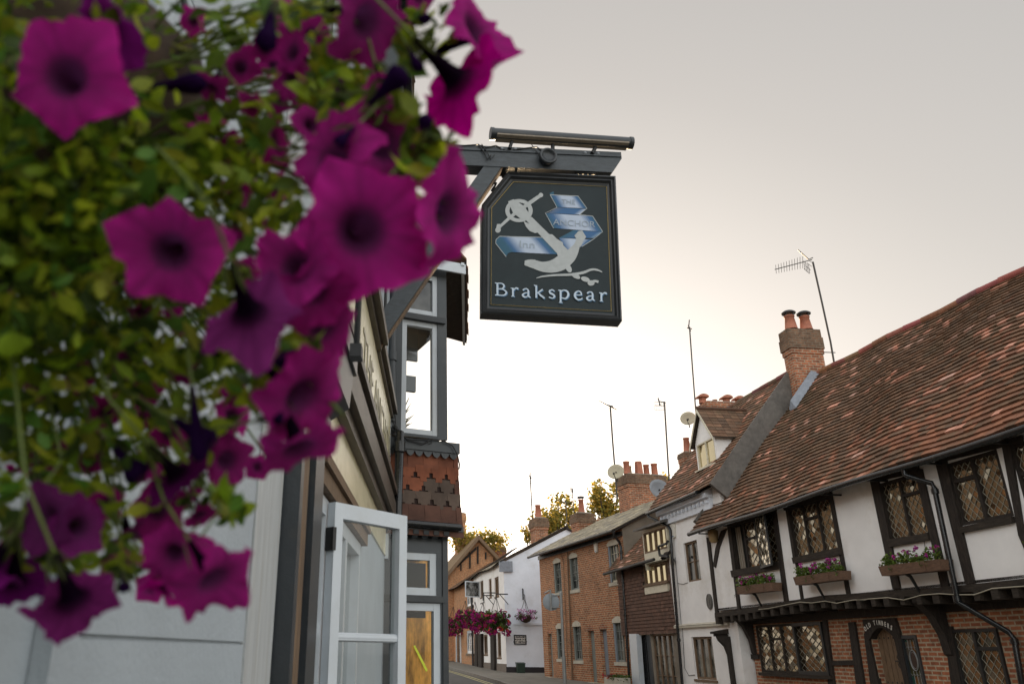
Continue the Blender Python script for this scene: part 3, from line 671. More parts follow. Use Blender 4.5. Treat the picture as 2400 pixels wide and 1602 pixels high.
# things on the Tudor house
GB = [(.10, .17, .025), (.13, .20, .03), (.07, .12, .02), (.17, .21, .04)]
def window_box(bl, br, tr, tl, stem, label, dens, pinks, trail=False):
    y = -.30; x0, z0 = T.at(bl, y); x1, z1 = T.at(br, y); zt = T.at(tl, y)[1]; zt2 = T.at(tr, y)[1]; zz0 = (z0 + z1) / 2; zz1 = (zt + zt2) / 2
    fr = T.sub((x0 + x1) / 2, 0, zz0); L = (x1 - x0) / 2; H = max(.12, zz1 - zz0)
    o = thing('window_box', label, 'window box', fr, 'window boxes on the timber framed house')
    k = MB(); s_ = (z1 - z0) / (2 * L) * .6
    k.hexa([(-L, -.30, -s_ * L), (L, -.30, s_ * L), (L, -.08, s_ * L), (-L, -.08, -s_ * L), (-L - .02, -.32, H - s_ * L), (L + .02, -.32, H + s_ * L), (L + .02, -.07, H + s_ * L), (-L - .02, -.07, H - s_ * L)])
    for xx in (L * .55,): k.box(xx, xx + .012, -.326, -.315, .0, H)
    k.obj('planter', 'box_wood', o)
    k = MB(); sx, sz = T.at(stem[0], -.1); ex, ez = T.at(stem[1], -.03); lx = sx - (x0 + x1) / 2; le = ex - (x0 + x1) / 2
    k.tube([(lx, -.26, 0), (lx, -.20, -.04), (le, -.04, ez - zz0)], [.035, .03, .022], 6); k.obj('bracket', 'black_iron', o)
    k = MB(); k.tube([(L * .2, -.06, H - .05), (L * .2, -.03, H + .35)], .006, 5); k.obj('stay_rod', 'black_iron', o)
    k = MB()
    for i in range(int(dens * L * 3)): cx_ = U_(-L, L * .85); foliage(k, (cx_, -.2 + U_(-.06, .06), H + U_(.0, .16)), (.06, .06, .08), 12, .055, GB)
    for i in range(3): foliage(k, (U_(-L, L), -.33, H - .05), (.05, .03, .08), 10, .045, GREENS + [(.13, .11, .03)])
    if trail:
        for i in range(14): foliage(k, (-L - .04 - i * .018, -.25, H * .8 - .012 * i + .03 * math.sin(i)), (.02, .02, .03), 2, .03, [(.08, .05, .03)])
    k.obj('foliage', 'leaf', o)['kind'] = 'stuff'
    k = MB()
    for i in range(pinks): foliage(k, (U_(-L * .9, L * .9), -.22 + U_(-.08, .05), H + U_(.06, .24)), (.03, .03, .03), 8, .06, MAGS)
    k.obj('flowers', 'small_petal', o)['kind'] = 'stuff'
window_box(c2(258, 958), c2(495, 938), c2(488, 880), c2(245, 908), (c2(405, 950), c2(428, 1052)), 'small flower box with thin trailing stems under the leftmost leaded window', 60, 26, True)
window_box(c2(650, 897), c2(955, 860), c2(942, 795), c2(638, 848), (c2(825, 885), c2(858, 1003)), 'flower box with big mauve and purple petunias, second from the white cottage', 55, 30)
window_box(c3(250, 832), c3(655, 800), c3(640, 722), c3(235, 770), (c3(480, 822), c3(520, 958)), 'longest flower box, its plants sparse and spiky, beside the slanting downpipe', 40, 12)
fr = T.sub(T.at(c3(1215, 590), -.2)[0] + .35, 0, T.at(c3(1215, 640), -.2)[1])
o = thing('window_box', 'flower box cut off by the right edge of the picture', 'window box', fr, 'window boxes on the timber framed house')
k = MB(); k.box(-.25, .6, -.3, -.08, -.16, 0); k.obj('planter', 'box_wood', o)
k = MB()
for i in range(26): foliage(k, (U_(-.36, .5), -.2, U_(0, .2)), (.06, .06, .06), 9, .05, GREENS + [(.14, .13, .02)])
k.obj('foliage', 'leaf', o)['kind'] = 'stuff'
# string of cable along the jetty beam
k = MB(); pts = [c2(400, 1062), c2(470, 1055), c2(590, 1030), c2(680, 1012), c2(760, 1018), c2(850, 1005), c2(930, 1020), c2(1040, 998), c2(1128, 998)]
P3 = [A(p, -.10) for p in pts] + [A(c3(60, 1000), -.1), A(c3(180, 990), -.1), A(c3(290, 982), -.1), A(c3(400, 998), -.1), A(c3(520, 965), -.1), A(c3(640, 955), -.1), A(c3(760, 962), -.1), A(c3(880, 962), -.1), A(c3(1000, 920), -.1), A(c3(1215, 905), -.1)]
k.tube(P3, .009, 5); ob = k.obj('cable', 'cable_cream', None); ob.matrix_world = T.M(); tag(ob, 'pale cable looping along the dark beam of the overhanging upper floor', 'cable')
# lantern box under the eave end
fr = T.sub(*(lambda q: (q[0], -.12, q[1]))(T.at(c8(605, 535), -.12))); o = thing('lantern', 'small tapering wooden lantern hanging under the far end of the tiled eave', 'lantern', fr)
k = MB(); k.lathe([(.05, 0), (.105, .03), (.13, .30), (.10, .33), (.03, .38)], n=6); k.obj('lantern_case', 'lantern_wood', o)
k = MB(); k.tube([(0, 0, .37), (0, .05, .46), (0, .12, .46)], .012, 6); k.obj('hook', 'black_iron', o)
# house name over the door
fr = T.sub((dr[0] + dr[1]) / 2 - .04, YL - .06, az + .22); o = thing('house_name', 'white lettering OLD TIMBERS arched over the plank door', 'lettering', fr)
for i, chx in enumerate('OLD TIMBERS'):
    a = (i - 5) / 5
    if chx != ' ': text_obj('letter', chx, .115, 'plaque_white', o, a * .37, -.002, .035 - a * a * .10, .72, -a * .42, bold=.004)

# ================================================================ WHITE COTTAGE next to it
W = right_frame((7.8, 25.2), -6)
wc = thing('white_cottage', 'narrow white cottage with a dormer and a dentilled cornice squeezed beside the timber framed house', 'house', W)
WX0, WX1 = .72, 4.05
wu = W.rect(c8(380, 530), c8(478, 520), c8(512, 810), c8(408, 820)); wl = W.rect(c8(432, 1222), c8(588, 1220), c8(622, 1530), c8(478, 1540))
wd = W.rect(c8(735, 1255), c8(880, 1240), c8(900, 1568), c8(770, 1568)); wd = (wd[0], min(wd[1], WX1 - .25), .35, min(wd[3], 2.15))
b = MB(); WZE = 5.75
b.wall(WX0, WX1 + .3, .05, WZE, 0, [wu, wl, wd], .14)
b.face([(WX0, 0, 0), (WX0, 6, 0), (WX0, 6, WZE), (WX0, 0, WZE)]); b.face([(WX1 + .3, 0, 0), (WX1 + .3, 6, 0), (WX1 + .3, 6, WZE), (WX1 + .3, 0, WZE)])
b.face([(WX0 - .3, .2, WZE), (WX0 - .3, 3.1, WZE + 3.6), (WX0 - .3, 6, WZE)])
b.obj('wall', ['white_plaster'], wc)
k = MB(); zs = W.at(c8(560, 1138))[1]; k.box(WX0, WX1 - .1, -.07, -.002, zs - .03, zs + .03); k.hexa([(WX0, -.08, zs + .032), (WX1 - .1, -.08, zs + .032), (WX1 - .1, -.002, zs + .032), (WX0, -.002, zs + .032), (WX0, -.075, zs + .04), (WX1 - .1, -.075, zs + .04), (WX1 - .1, -.003, zs + .08), (WX0, -.003, zs + .08)])
k.obj('string_course', 'stone_lintel', wc)
k = MB(); k.box(WX0 - .1, WX1 - .12, -.22, -.003, 5.50, 5.70); k.box(WX0 - .05, WX1 - .14, -.10, -.004, 5.20, 5.498)
for i in range(13): x = WX0 + .05 + i * .25; k.box(x, x + .07, -.17, -.105, 5.36, 5.45)
k.obj('cornice', 'cool_white_paint', wc)
window(wc, wu, .05, (.52,), {}, .05, .05, fm='oak_brown', gm='pane_grey', bars=(1, 2))
window(wc, wl, .05, (.36, .70), {}, .06, .05, fm='oak_brown', gm='pane_grey', bars=(1, 1), sill=(.06, .08), sm='oak_brown')
k = MB()
for i in range(6): x = wu[0] + .06 + i * .06; k.tube([(x, .17, wu[2] + .05), (x + .01 * (i % 2), .17, wu[3] - .05)], .03, 6)
k.obj('curtain', 'curtain', wc)
k = MB(); k.box(wd[0], wd[1], .10, .13, .3, wd[3])
for i in range(1, 4): x = wd[0] + (wd[1] - wd[0]) * i / 4; k.box(x - .008, x + .008, .088, .098, .3, wd[3], 1)
d_ = k.obj('door', ['oak_brown', 'black_iron'], wc)
k = MB(); k.lathe([(.03, 0), (.035, .02), (.02, .045), (0, .05)], (wd[0] + .14, .095, 1.25), 8, ax=Vector((0, -1, 0))); k.obj('handle', 'galv_steel', d_)
k = MB(); zc = wd[3] + .16; k.hexa([(wd[0] - .25, -.42, zc), (wd[1] + .05, -.42, zc), (wd[1] + .05, -.002, zc), (wd[0] - .25, -.002, zc), (wd[0] - .25, -.42, zc + .05), (wd[1] + .05, -.42, zc + .05), (wd[1] + .05, -.002, zc + .12), (wd[0] - .25, -.002, zc + .12)])
k.box(wd[0] - .2, wd[1], -.36, -.004, zc - .06, zc - .002)
k.obj('door_canopy', 'old_timber', wc)
k = MB(); pr = [(-.005, zc - .06), (-.34, zc - .06), (-.30, zc - .16), (-.16, zc - .30), (-.10, zc - .5), (-.09, .3), (-.005, .3)]
k.xprism(pr, wd[0] - .14, wd[0] - .02); k.obj('door_pilaster', 'old_timber', wc)
# roof
TW = math.radians(50); WY0, WZ0 = -.32, 5.68; WL = W.roof(c7(800, 838), WY0, WZ0, TW)[1]; WL = max(4.2, min(5.6, WL))
wv = [W.roof(q, WY0, WZ0, TW)[0] for q in (c7(180, 1450), c7(310, 1290))]
WVX = sum(wv) / 2
def sagW(x, s): return .03 * math.sin(x * 1.7 + s) + .02 * math.sin(s * 2.1)
r_ = MB(); roof_tiles(r_, WVX, WX1 + .45, WY0, WZ0, TW, WL, .14, .19, PAL_OLD, .07, sagW, redness=lambda x, s: .22, thick=.028)
roof = r_.obj('roof', ['roof_tile', 'old_timber'], wc)
wry, wrz = WY0 + WL * math.cos(TW), WZ0 + WL * math.sin(TW)
r_ = MB(); roof_tiles(r_, WVX, WX1 + .45, 0, 0, TW, WL, .6, 1.5, PAL_OLD, 0); r_.v = [(v[0], 2 * wry - v[1] - WY0, v[2] + WZ0) for v in r_.v]; r_.obj('rear_roof', ['roof_tile', 'old_timber'], wc)
r_ = MB(); ridge(r_, [(WVX, wry, wrz + .03), (WX1 + .45, wry, wrz + .03)], .08, (.16, .08, .055)); r_.obj('ridge_tile', 'roof_tile', roof)
k = MB(); k.tube([(WVX - .05, WY0 - .07, WZ0 - .06), (WX1 - .2, WY0 - .07, WZ0 - .04)], .055, 8); k.obj('gutter', 'black_gloss', wc)
k = MB(); cW, sW = math.cos(TW), math.sin(TW); RW = lambda x, s_, h: (x, WY0 + s_ * cW - h * sW, WZ0 + s_ * sW + h * cW)
k.hexa([RW(WX1 + .44, .02, -1.1), RW(WX1 + .52, .02, -1.1), RW(WX1 + .52, WL, -1.1), RW(WX1 + .44, WL, -1.1), RW(WX1 + .40, .02, .05), RW(WX1 + .54, .02, .07), RW(WX1 + .54, WL, .07), RW(WX1 + .40, WL, .05)]); k.obj('gable_upstand', 'verge_slate', wc)
# dormer
ds = W.roof(c7(400, 1330), WY0, WZ0, TW); dy = WY0 + ds[1] * math.cos(TW); dzb = WZ0 + ds[1] * math.sin(TW)
dwn = W.rect(c7(385, 1165), c7(487, 1125), c7(505, 1275), c7(400, 1310), dy)
ap = W.at(c7(397, 965), dy); dl = W.at(c7(348, 1175), dy); drr = W.at(c7(498, 1110), dy)
# the dormer: white gable, two light window, tiled pitched roof running back
k = MB(); xa_, xb_, zb_, zt_ = dwn[0] - .06, dwn[1] + .06, dwn[2] - .12, (dwn[3] + .05); apx = (xa_ + xb_) / 2; apz = ap[1]
dep = lambda z: max(.05, (z - dzb) / math.tan(TW))
k.wall(xa_, xb_, zb_, zt_, dy, [dwn], .1); k.face([(xa_, dy, zt_), (xb_, dy, zt_), (apx, dy, apz - .08)])
for xx in (xa_, xb_): k.face([(xx, dy, zb_ - .3), (xx, dy, zt_), (xx, dy + dep(zt_) + .3, zt_), (xx, dy + .1, zb_ - .3)])
dor = k.obj('dormer', 'white_plaster', wc)
wn = window(dor, dwn, dy + .0, (.5,), {}, .04, .045, fm='cream_paint', gm='pane_gold_reflect'); 
k = MB(); k.hexa([(dwn[0] - .1, dy - .1, dwn[2] - .07), (dwn[1] + .1, dy - .1, dwn[2] - .07), (dwn[1] + .1, dy + .03, dwn[2] - .03), (dwn[0] - .1, dy + .03, dwn[2] - .03), (dwn[0] - .1, dy - .1, dwn[2] - .04), (dwn[1] + .1, dy - .1, dwn[2] - .04), (dwn[1] + .1, dy + .03, dwn[2]), (dwn[0] - .1, dy + .03, dwn[2])]); k.obj('dormer_sill', 'cream_paint', dor)
k = MB(); lo = zt_ - .12; oh = .14
for sg_, xe in ((-1, xa_ - oh), (1, xb_ + oh)):
    back = dy + dep(apz) + .5; nrow = 9
    for j in range(nrow):
        f0, f1 = j / nrow, (j + 1.2) / nrow
        for i in range(9):
            y0_ = dy - .12 + (back - dy + .12) * i / 9; y1_ = y0_ + (back - dy + .12) / 9 * .97; c = random.choice(PAL_OLD); kk = U_(.7, 1.1); c = tuple(v * kk for v in c)
            pz = lambda f: lo + (apz - lo) * f; px_ = lambda f: xe + (apx - xe) * f
            k.face([(px_(f0), y0_, pz(f0) + .03), (px_(f0), y1_, pz(f0) + .03), (px_(min(f1, 1)), y1_, pz(min(f1, 1)) + .01), (px_(min(f1, 1)), y0_, pz(min(f1, 1)) + .01)], 0, c)
    k.face([(xe, dy - .12, lo - .002), (xe, back, lo - .002), (apx, back, apz - .002), (apx, dy - .12, apz - .002)], 0, (.05, .04, .03))
k.tube([(apx, dy - .13, apz + .03), (apx, dy + dep(apz) + .3, apz + .03)], .06, 8, 0, (.11, .06, .04))
k.obj('dormer_roof', 'roof_tile', dor)
k = MB()
for sg_, xe in ((-1, xa_ - oh), (1, xb_ + oh)): k.hexa([(xe, dy - .14, lo - .09), (apx, dy - .14, apz - .10), (apx, dy - .123, apz - .10), (xe, dy - .123, lo - .09), (xe, dy - .14, lo + .01), (apx, dy - .14, apz + .0), (apx, dy - .123, apz + .0), (xe, dy - .123, lo + .01)])
k.obj('bargeboard', 'cream_paint', dor)
# wide chimney behind the ridge with hooded pots
yb = wry + .25; xc1 = WX1 - 1.2
bx = W.atx(c7(390, 905), 0.9); bt = W.atx(c7(690, 885), .9)
ya_, za_ = W.atx(c7(440, 905), .2); yb_, zb2 = W.atx(c7(700, 885), .2)
xl_ = .2 - .75
ln = yb_ - ya_
ch2 = stack(wc, 'chimney', xl_, .2, ya_, yb_, WZ0 + 1.5, za_, [(xl_ + .35, ya_ + ln * .06, .14, .22, 'roll', 'terracotta', 'hood'), (xl_ + .35, ya_ + ln * .34, .09, .14, 'roll', 'terracotta', None), (xl_ + .35, ya_ + ln * .60, .14, .22, 'roll', 'terracotta', 'hood'), (xl_ + .35, ya_ + ln * .88, .14, .20, 'roll', 'terracotta', 'hood')], m='brick_chimney', capm='brick_chimney', cap=.18, over=.02)
# small red chimney left of the dormer
y5, z5 = W.atx(c7(308, 1205), -1.0); stack(wc, 'chimney', -1.45, -1.0, y5, y5 + .8, WZ0 - .5, z5, [(-1.22, y5 + .25, .13, .5, 'taper', 'terracotta', None)], cap=.2, over=.03)
# downpipes at its far corner
k = MB(); AW = lambda p, y: (lambda q: (q[0], y, q[1]))(W.at(p, y))
pipe_run(k, [AW(c8(120, 320), -.38), AW(c8(125, 345), -.38), AW(c8(270, 415), -.10), AW(c8(285, 440), -.09), AW(c8(300, 700), -.09), AW(c8(372, 1568), -.09)], .045, 8, [AW(c8(302, 660), -.09), AW(c8(345, 1245), -.09)])
k.obj('downpipe', 'black_gloss', wc)
k = MB(); k.tube([AW(c8(340, 830), -.012), AW(c8(375, 838), -.012), AW(c8(412, 825), -.012)], .007, 4); k.tube([AW(c8(320, 640), -.012), AW(c8(345, 900), -.012), AW(c8(365, 1140), -.012)], .006, 4); k.tube([AW(c8(372, 1150), -.012), AW(c8(390, 1450), -.012), AW(c8(420, 1505), -.012), AW(c8(465, 1500), -.012)], .007, 4)
ob = k.obj('cable', 'cable_black', None); ob.matrix_world = W.M(); tag(ob, 'thin dark wire stapled down the front of the white cottage', 'cable')
def alarm(fr, p, y, w_, h_, label):
    x, z = fr.at(p, y); f_ = fr.sub(x, y, z); o = thing('alarm_box', label, 'alarm', f_)
    k = MB(); k.prism([(-w_ * .5, h_ * .25), (-w_ * .4, h_ * .5), (w_ * .4, h_ * .5), (w_ * .5, h_ * .25), (w_ * .32, -h_ * .42), (w_ * .15, -h_ * .5), (-w_ * .15, -h_ * .5), (-w_ * .32, -h_ * .42)], -.06, 0); k.obj('alarm_case', 'alarm_white', o)
    k = MB(); k.box(-w_ * .18, w_ * .18, -.063, -.061, -h_ * .44, -h_ * .36); k.obj('strobe_lens', 'letter_shadow', o)
alarm(W, c8(313, 448), -.0, .30, .40, 'white alarm box on the white cottage just below its cornice')
x, z = W.at(c8(576, 964)); f_ = W.sub(x, 0, z); o = thing('wall_plaque', 'dark oval plaque on the blank white wall beside the timber framed house', 'plaque', f_)
k = MB(); k.prism([(.16 * math.cos(a), .20 * math.sin(a)) for a in [2 * math.pi * i / 24 for i in range(24)]], -.035, 0); k.obj('plaque_plate', 'plaque_bronze', o)
k = MB(); k.tube([(.13 * math.cos(a), -.038, .17 * math.sin(a)) for a in [2 * math.pi * i / 24 for i in range(25)]], .008, 5)
k.prism([(-.04, -.08), (.05, -.09), (.03, .0), (.06, .05), (0, .1), (-.05, .04), (-.02, -.01)], -.045, -.036); k.obj('relief', 'plaque_bronze', o)

# ================================================================ TILE HUNG COTTAGE between white cottage and brick terrace
G = right_frame((7.31, 28.7), -8)
th_ = thing('tile_hung_cottage', 'small cottage hung with brown clay tiles between white cottage and brick terrace', 'cottage', G)
GX0, GX1 = .15, 4.25
gu = G.rect(c5(1100, 110), c5(1318, 65), c5(1330, 275), c5(1120, 300), -.15); gl = G.rect(c5(1110, 425), c5(1325, 400), c5(1335, 590), c5(1118, 612), -.0)
zb = G.at(c5(1200, 1080))[1]; GZE = G.at(c5(1000, 430), -.3)[1]
dg = G.rect(c5(1200, 1095), c5(1400, 1095), c5(1440, 1568), c5(1240, 1568), .1); dk = G.rect(c5(1060, 1090), c5(1190, 1090), c5(1210, 1568), c5(1090, 1568), .1)
b = MB(); b.wall(GX0, GX1, zb, GZE, .02, [gl], .12); b.wall(GX0, GX1, .3, zb, .06, [(dk[0], min(dk[1], dg[0] - .02), .32, zb - .01), (dg[0], dg[1], .32, zb - .01)], .1)
b.face([(GX0, .02, 0), (GX0, 5, 0), (GX0, 5, GZE), (GX0, .02, GZE)])
b.obj('wall', ['render_grey'], th_)
k = MB(); zz = zb - .02
while zz < GZE - .02:
    x = GX0 - U_(0, .15)
    while x < GX1:
        a, c = max(x, GX0), min(x + .165, GX1)
        if c - a > .02 and not (a < gl[1] + .03 and c > gl[0] - .03 and gl[2] - .40 < zz < gl[3] + .02):
            kk = U_(.85, 1.2); cc = tuple(v * kk for v in random.choice([(.115, .060, .040), (.105, .056, .038), (.125, .066, .044), (.095, .052, .036)])); d = U_(-.004, .004)
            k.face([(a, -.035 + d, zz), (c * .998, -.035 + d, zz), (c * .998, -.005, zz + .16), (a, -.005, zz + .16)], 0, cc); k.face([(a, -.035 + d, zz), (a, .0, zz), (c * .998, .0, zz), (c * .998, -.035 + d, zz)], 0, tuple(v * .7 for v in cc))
        x += .165
    zz += .105
k.obj('tile_cladding', 'wall_tile', th_)
window(th_, gl, -.03, (.26, .5, .75), {}, .045, .05, fm='oak_brown', gm='pane_gold_reflect')
k = MB(); k.box(gl[0] - .02, gl[1] + .02, -.05, .02, gl[2] - .28, gl[2] - .06); k.obj('apron', 'cream_paint', th_)
k = MB(); k.box(gl[0] - .06, gl[1] + .06, -.09, .02, gl[2] - .055, gl[2] - .005); k.obj('sill', 'oak_brown', th_)
# upper window: a flat dormer
k = MB(); k.wall(gu[0] - .08, gu[1] + .08, gu[2] - .30, gu[3] + .08, -.16, [gu], .1); 
for xx in (gu[0] - .08, gu[1] + .08): k.face([(xx, -.16, gu[2] - .5), (xx, -.16, gu[3] + .08), (xx, 1.8, gu[3] + .08), (xx, 1.8, gu[2] - .5)])
dm = k.obj('dormer', 'cream_paint', th_); window(dm, gu, -.17, (.26, .5, .75), {}, .045, .05, fm='oak_brown', gm='pane_gold_reflect')
k = MB(); k.hexa([(gu[0] - .25, -.4, gu[3] + .08), (gu[1] + .2, -.4, gu[3] + .08), (gu[1] + .2, 2.2, gu[3] + .6), (gu[0] - .25, 2.2, gu[3] + .6), (gu[0] - .25, -.4, gu[3] + .15), (gu[1] + .2, -.4, gu[3] + .15), (gu[1] + .2, 2.2, gu[3] + .68), (gu[0] - .25, 2.2, gu[3] + .68)]); k.obj('dormer_roof', 'verge_slate', dm)
TG = math.radians(46)
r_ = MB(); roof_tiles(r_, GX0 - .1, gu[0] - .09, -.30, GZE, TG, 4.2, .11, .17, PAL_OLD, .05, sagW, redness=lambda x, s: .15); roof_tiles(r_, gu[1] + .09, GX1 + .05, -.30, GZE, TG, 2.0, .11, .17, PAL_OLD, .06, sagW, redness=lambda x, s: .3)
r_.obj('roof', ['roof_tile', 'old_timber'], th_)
k = MB(); k.tube([(GX0 - .35, -.36, GZE - .06), (GX1 - .3, -.36, GZE + .02)], .05, 8); k.obj('gutter', 'black_iron', th_)
k = MB(); AG = lambda p, y: (lambda q: (q[0], y, q[1]))(G.at(p, y))
pipe_run(k, [AG(c5(1335, 195), -.2), AG(c5(1325, 215), -.3), AG(c5(1245, 245), -.35), AG(c5(1258, 330), -.35), AG(c5(1340, 345), -.35)], .04, 8); k.obj('downpipe', 'black_iron', th_)
k = MB(); k.prism(G.poly([c5(980, 1085), c5(1050, 1085), c5(1085, 1568), c5(1015, 1568)], -.05), -.12, .05); k.obj('doorpost', 'white_gloss', th_)
window(th_, (dg[0], dg[1], .34, zb - .03), .08, (.26, .5, .76), {}, .05, .05, fm='oak_brown', gm='pane_grey', bars=(1, 3), label='glazed shop door with a dark grid of bars', name='glazed_door')
k = MB(); k.box(dk[0], dg[0] - .03, .12, .15, .32, zb - .03)
for i in range(4): k.box(dk[0] + .1 + i * .12, dk[0] + .12 + i * .12, .10, .118, .4, zb - .1)
k.obj('door', 'black_gloss', th_)
# small plinth plant
# ================================================================ BRICK TERRACE
B = right_frame((5.69, 36.5), -11.7)
bt_ = thing('brick_terrace', 'red brick pair of cottages with arched doors, sash windows and a pale slate roof', 'terrace', B)
BX0, BX1 = .62, 8.75; BZE = 5.62
def br(*a, y=.0): return B.rect(*[c5(*q) for q in a], y)
U1 = br((232, 385), (305, 375), (315, 685), (243, 697)); U2 = br((385, 335), (468, 325), (480, 655), (395, 668)); U3 = br((757, 215), (865, 195), (878, 575), (772, 600))
L1 = br((262, 1010), (330, 1008), (338, 1318), (270, 1330)); L2 = br((422, 990), (498, 985), (515, 1335), (430, 1345)); L3 = br((806, 950), (908, 945), (932, 1345), (825, 1365))
D1 = br((172, 1065), (218, 1055), (238, 1545), (205, 1545)); D2 = br((570, 1030), (630, 1025), (650, 1568), (590, 1568)); D3 = br((688, 1015), (748, 1008), (775, 1540), (705, 1540))
def gb(x): p = B.W(x, 0, 0); return gz(p.y)
D = [(d[0], d[1], gb(d[0]) + .12, d[3]) for d in (D1, D2, D3)]
b = MB(); b.wall(BX0, BX1, .2, BZE, 0, [U1, U2, U3, L1, L2, L3] + D, .16)
b.face([(BX0, 0, .2), (BX0, 6, .2), (BX0, 6, BZE), (BX0, 0, BZE)]); b.face([(BX0, 0, BZE), (BX0, 6, BZE), (BX0, 3, BZE + 1.7)])
b.obj('wall', ['brick_terrace'], bt_)
b = MB(); b.face([(BX1, 0, .2), (BX1, 6, .2), (BX1, 6, BZE), (BX1, 0, BZE)]); b.face([(BX1, 0, BZE), (BX1, 6, BZE), (BX1, 3, BZE + 1.7)]); b.obj('gable_wall', 'render_grey', bt_)
def arch_head(r, hgt, y0, y1, mat, name, ext=.0):
    x0, x1, z0, z1 = r; k = MB(); pts = [(x0 - ext + (x1 - x0 + 2 * ext) * i / 10, z1 + hgt * math.sin(math.pi * i / 10)) for i in range(11)]
    k.prism([(x1 + ext, z1 - .0)] + pts[::-1][0:] + [(x0 - ext, z1 - .0)] if hgt < .05 else pts + [(x1 + ext, z1 - .10), (x0 - ext, z1 - .10)], y0, y1); return k.obj(name, mat, bt_)
for i, r in enumerate((U1, U2, U3, L1, L2, L3)):
    fm = 'grey_green_paint' if i in (0, 1, 3, 4) else 'blue_grey_paint'
    nb = {0: (2, 4), 1: (2, 4), 2: (3, 4), 3: (2, 4), 4: (3, 4), 5: (3, 4)}[i]
    window(bt_, r, .07, (), {}, .07, .05, fm='grey_green_paint' if i != 2 else 'cream_paint', gm='pane_grey', bars=nb, sill=(.12, .10))
    q = MB(); q.box(r[0], r[0] + .10, .02, .068, r[2], r[3]); q.obj('window_shutter_lining', fm, bt_)
    arch_head(r, .11, -.012, .06, 'stone_lintel', 'lintel')
for d, m_ in zip(D, ('grey_green_paint', 'grey_green_paint', 'blue_grey_paint')):
    k = MB(); k.box(d[0], d[1], .12, .16, d[2], d[3]); w2 = (d[1] - d[0])
    for (a, c, e, f) in ((.14, .45, .1, .45), (.55, .86, .1, .45), (.14, .45, .52, .93), (.55, .86, .52, .93)): k.box(d[0] + w2 * a, d[0] + w2 * c, .112, .119, d[2] + (d[3] - d[2]) * e, d[2] + (d[3] - d[2]) * f)
    dd = k.obj('door', m_, bt_); k = MB(); k.box(d[0] + w2 * .85, d[0] + w2 * .92, .09, .118, d[2] + .95, d[2] + 1.07); k.obj('handle', 'galv_steel', dd)
    arch_head((d[0], d[1], d[2], d[3]), .12, -.004, .1, 'brick_chimney', 'door_arch', .04)
    k = MB(); k.box(d[0] - .05, d[1] + .05, -.15, .16, d[2] - .14, d[2] - .003); k.obj('doorstep', 'stone_lintel', bt_)
TB = math.radians(27); BY0, BZ0, BL = -.34, 5.56, 3.55
r_ = MB(); roof_tiles(r_, BX0 - .2, BX1 + .1, BY0, BZ0, TB, BL, .22, .30, PAL_SLATE, 0, lambda x, s: .02 * math.sin(x + s), thick=.008)
roof = r_.obj('roof', ['slate', 'old_timber'], bt_)
bry, brz = BY0 + BL * math.cos(TB), BZ0 + BL * math.sin(TB)
r_ = MB(); roof_tiles(r_, BX0 - .2, BX1 + .1, 0, 0, TB, BL, .6, 1.2, PAL_SLATE, 0); r_.v = [(v[0], 2 * bry - v[1] - BY0, v[2] + BZ0) for v in r_.v]; r_.obj('rear_roof', ['slate', 'old_timber'], bt_)
k = MB(); k.tube([(BX0 - .3, BY0 - .06, BZ0 - .07), (BX1 + .1, BY0 - .06, BZ0 - .05)], .055, 8); k.box(BX0, BX1, -.06, -.002, BZ0 - .20, BZ0 - .04); k.obj('gutter', 'black_gloss', bt_)
k = MB(); AB = lambda p, y: (lambda q: (q[0], y, q[1]))(B.at(p, y))
pipe_run(k, [AB(c5(815, 95), -.38), AB(c5(820, 140), -.38), AB(c5(868, 200), -.10), AB(c5(882, 250), -.09), AB(c5(968, 1568), -.09)], .045, 8, [AB(c5(886, 300), -.09), AB(c5(925, 900), -.09)]); k.obj('downpipe', 'black_gloss', bt_)
k = MB(); pipe_run(k, [AB(c5(368, 300), -.06), AB(c5(388, 800), -.06), AB(c5(418, 1560), -.06)], .032, 7); pipe_run(k, [AB(c5(312, 325), -.05), AB(c5(330, 400), -.05), AB(c5(352, 900), -.05), AB(c5(372, 1400), -.05)], .016, 6); k.obj('downpipe', 'oak_brown', bt_)
alarm(B, c5(650, 248), -.0, .26, .42, 'cream alarm box high on the brick terrace front')
# the big chimney with six pots
hx_, hs_ = B.roof(c8b(1150, 1398), BY0, BZ0, TB); hx_ = min(hx_, BX1 + .05)
y0_ = B.atx(c8b(1140, 1100), hx_); y1_ = B.atx(c8b(1480, 1040), hx_); cl_ = y1_[0] - y0_[0]; zt_ = (y0_[1] + y1_[1]) / 2 + .05
def pp(f, g): return (hx_ - .9 * g, y0_[0] + cl_ * f)
ch3 = stack(bt_, 'chimney', hx_ - .95, hx_, y0_[0], y1_[0], BZ0 + .3, zt_,
    [(*pp(.08, .3), .15, .52, 'roll', 'terracotta', None), (*pp(.02, .85), .10, .42, 'roll', 'buff_pot', None), (*pp(.24, .7), .14, .42, 'roll', 'buff_pot', None), (*pp(.40, .3), .16, .54, 'square', 'terracotta', None), (*pp(.66, .5), .14, .48, 'roll', 'terracotta', None), (*pp(.82, .3), .15, .50, 'roll', 'terracotta', None)], cap=.42, over=.07)
k = MB(); k.hexa([(hx_ + .002, y0_[0] - .2, brz - 1.3), (hx_ + .02, y0_[0] - .2, brz - 1.3), (hx_ + .02, y1_[0], brz - .5), (hx_ + .002, y1_[0], brz - .5), (hx_ + .002, y0_[0] - .1, brz - .9), (hx_ + .02, y0_[0] - .1, brz - .9), (hx_ + .02, y1_[0], brz + .1), (hx_ + .002, y1_[0], brz + .1)]); k.obj('flashing', 'lead_sheet', ch3)
CH3 = (hx_, y0_[0], y1_[0], zt_)
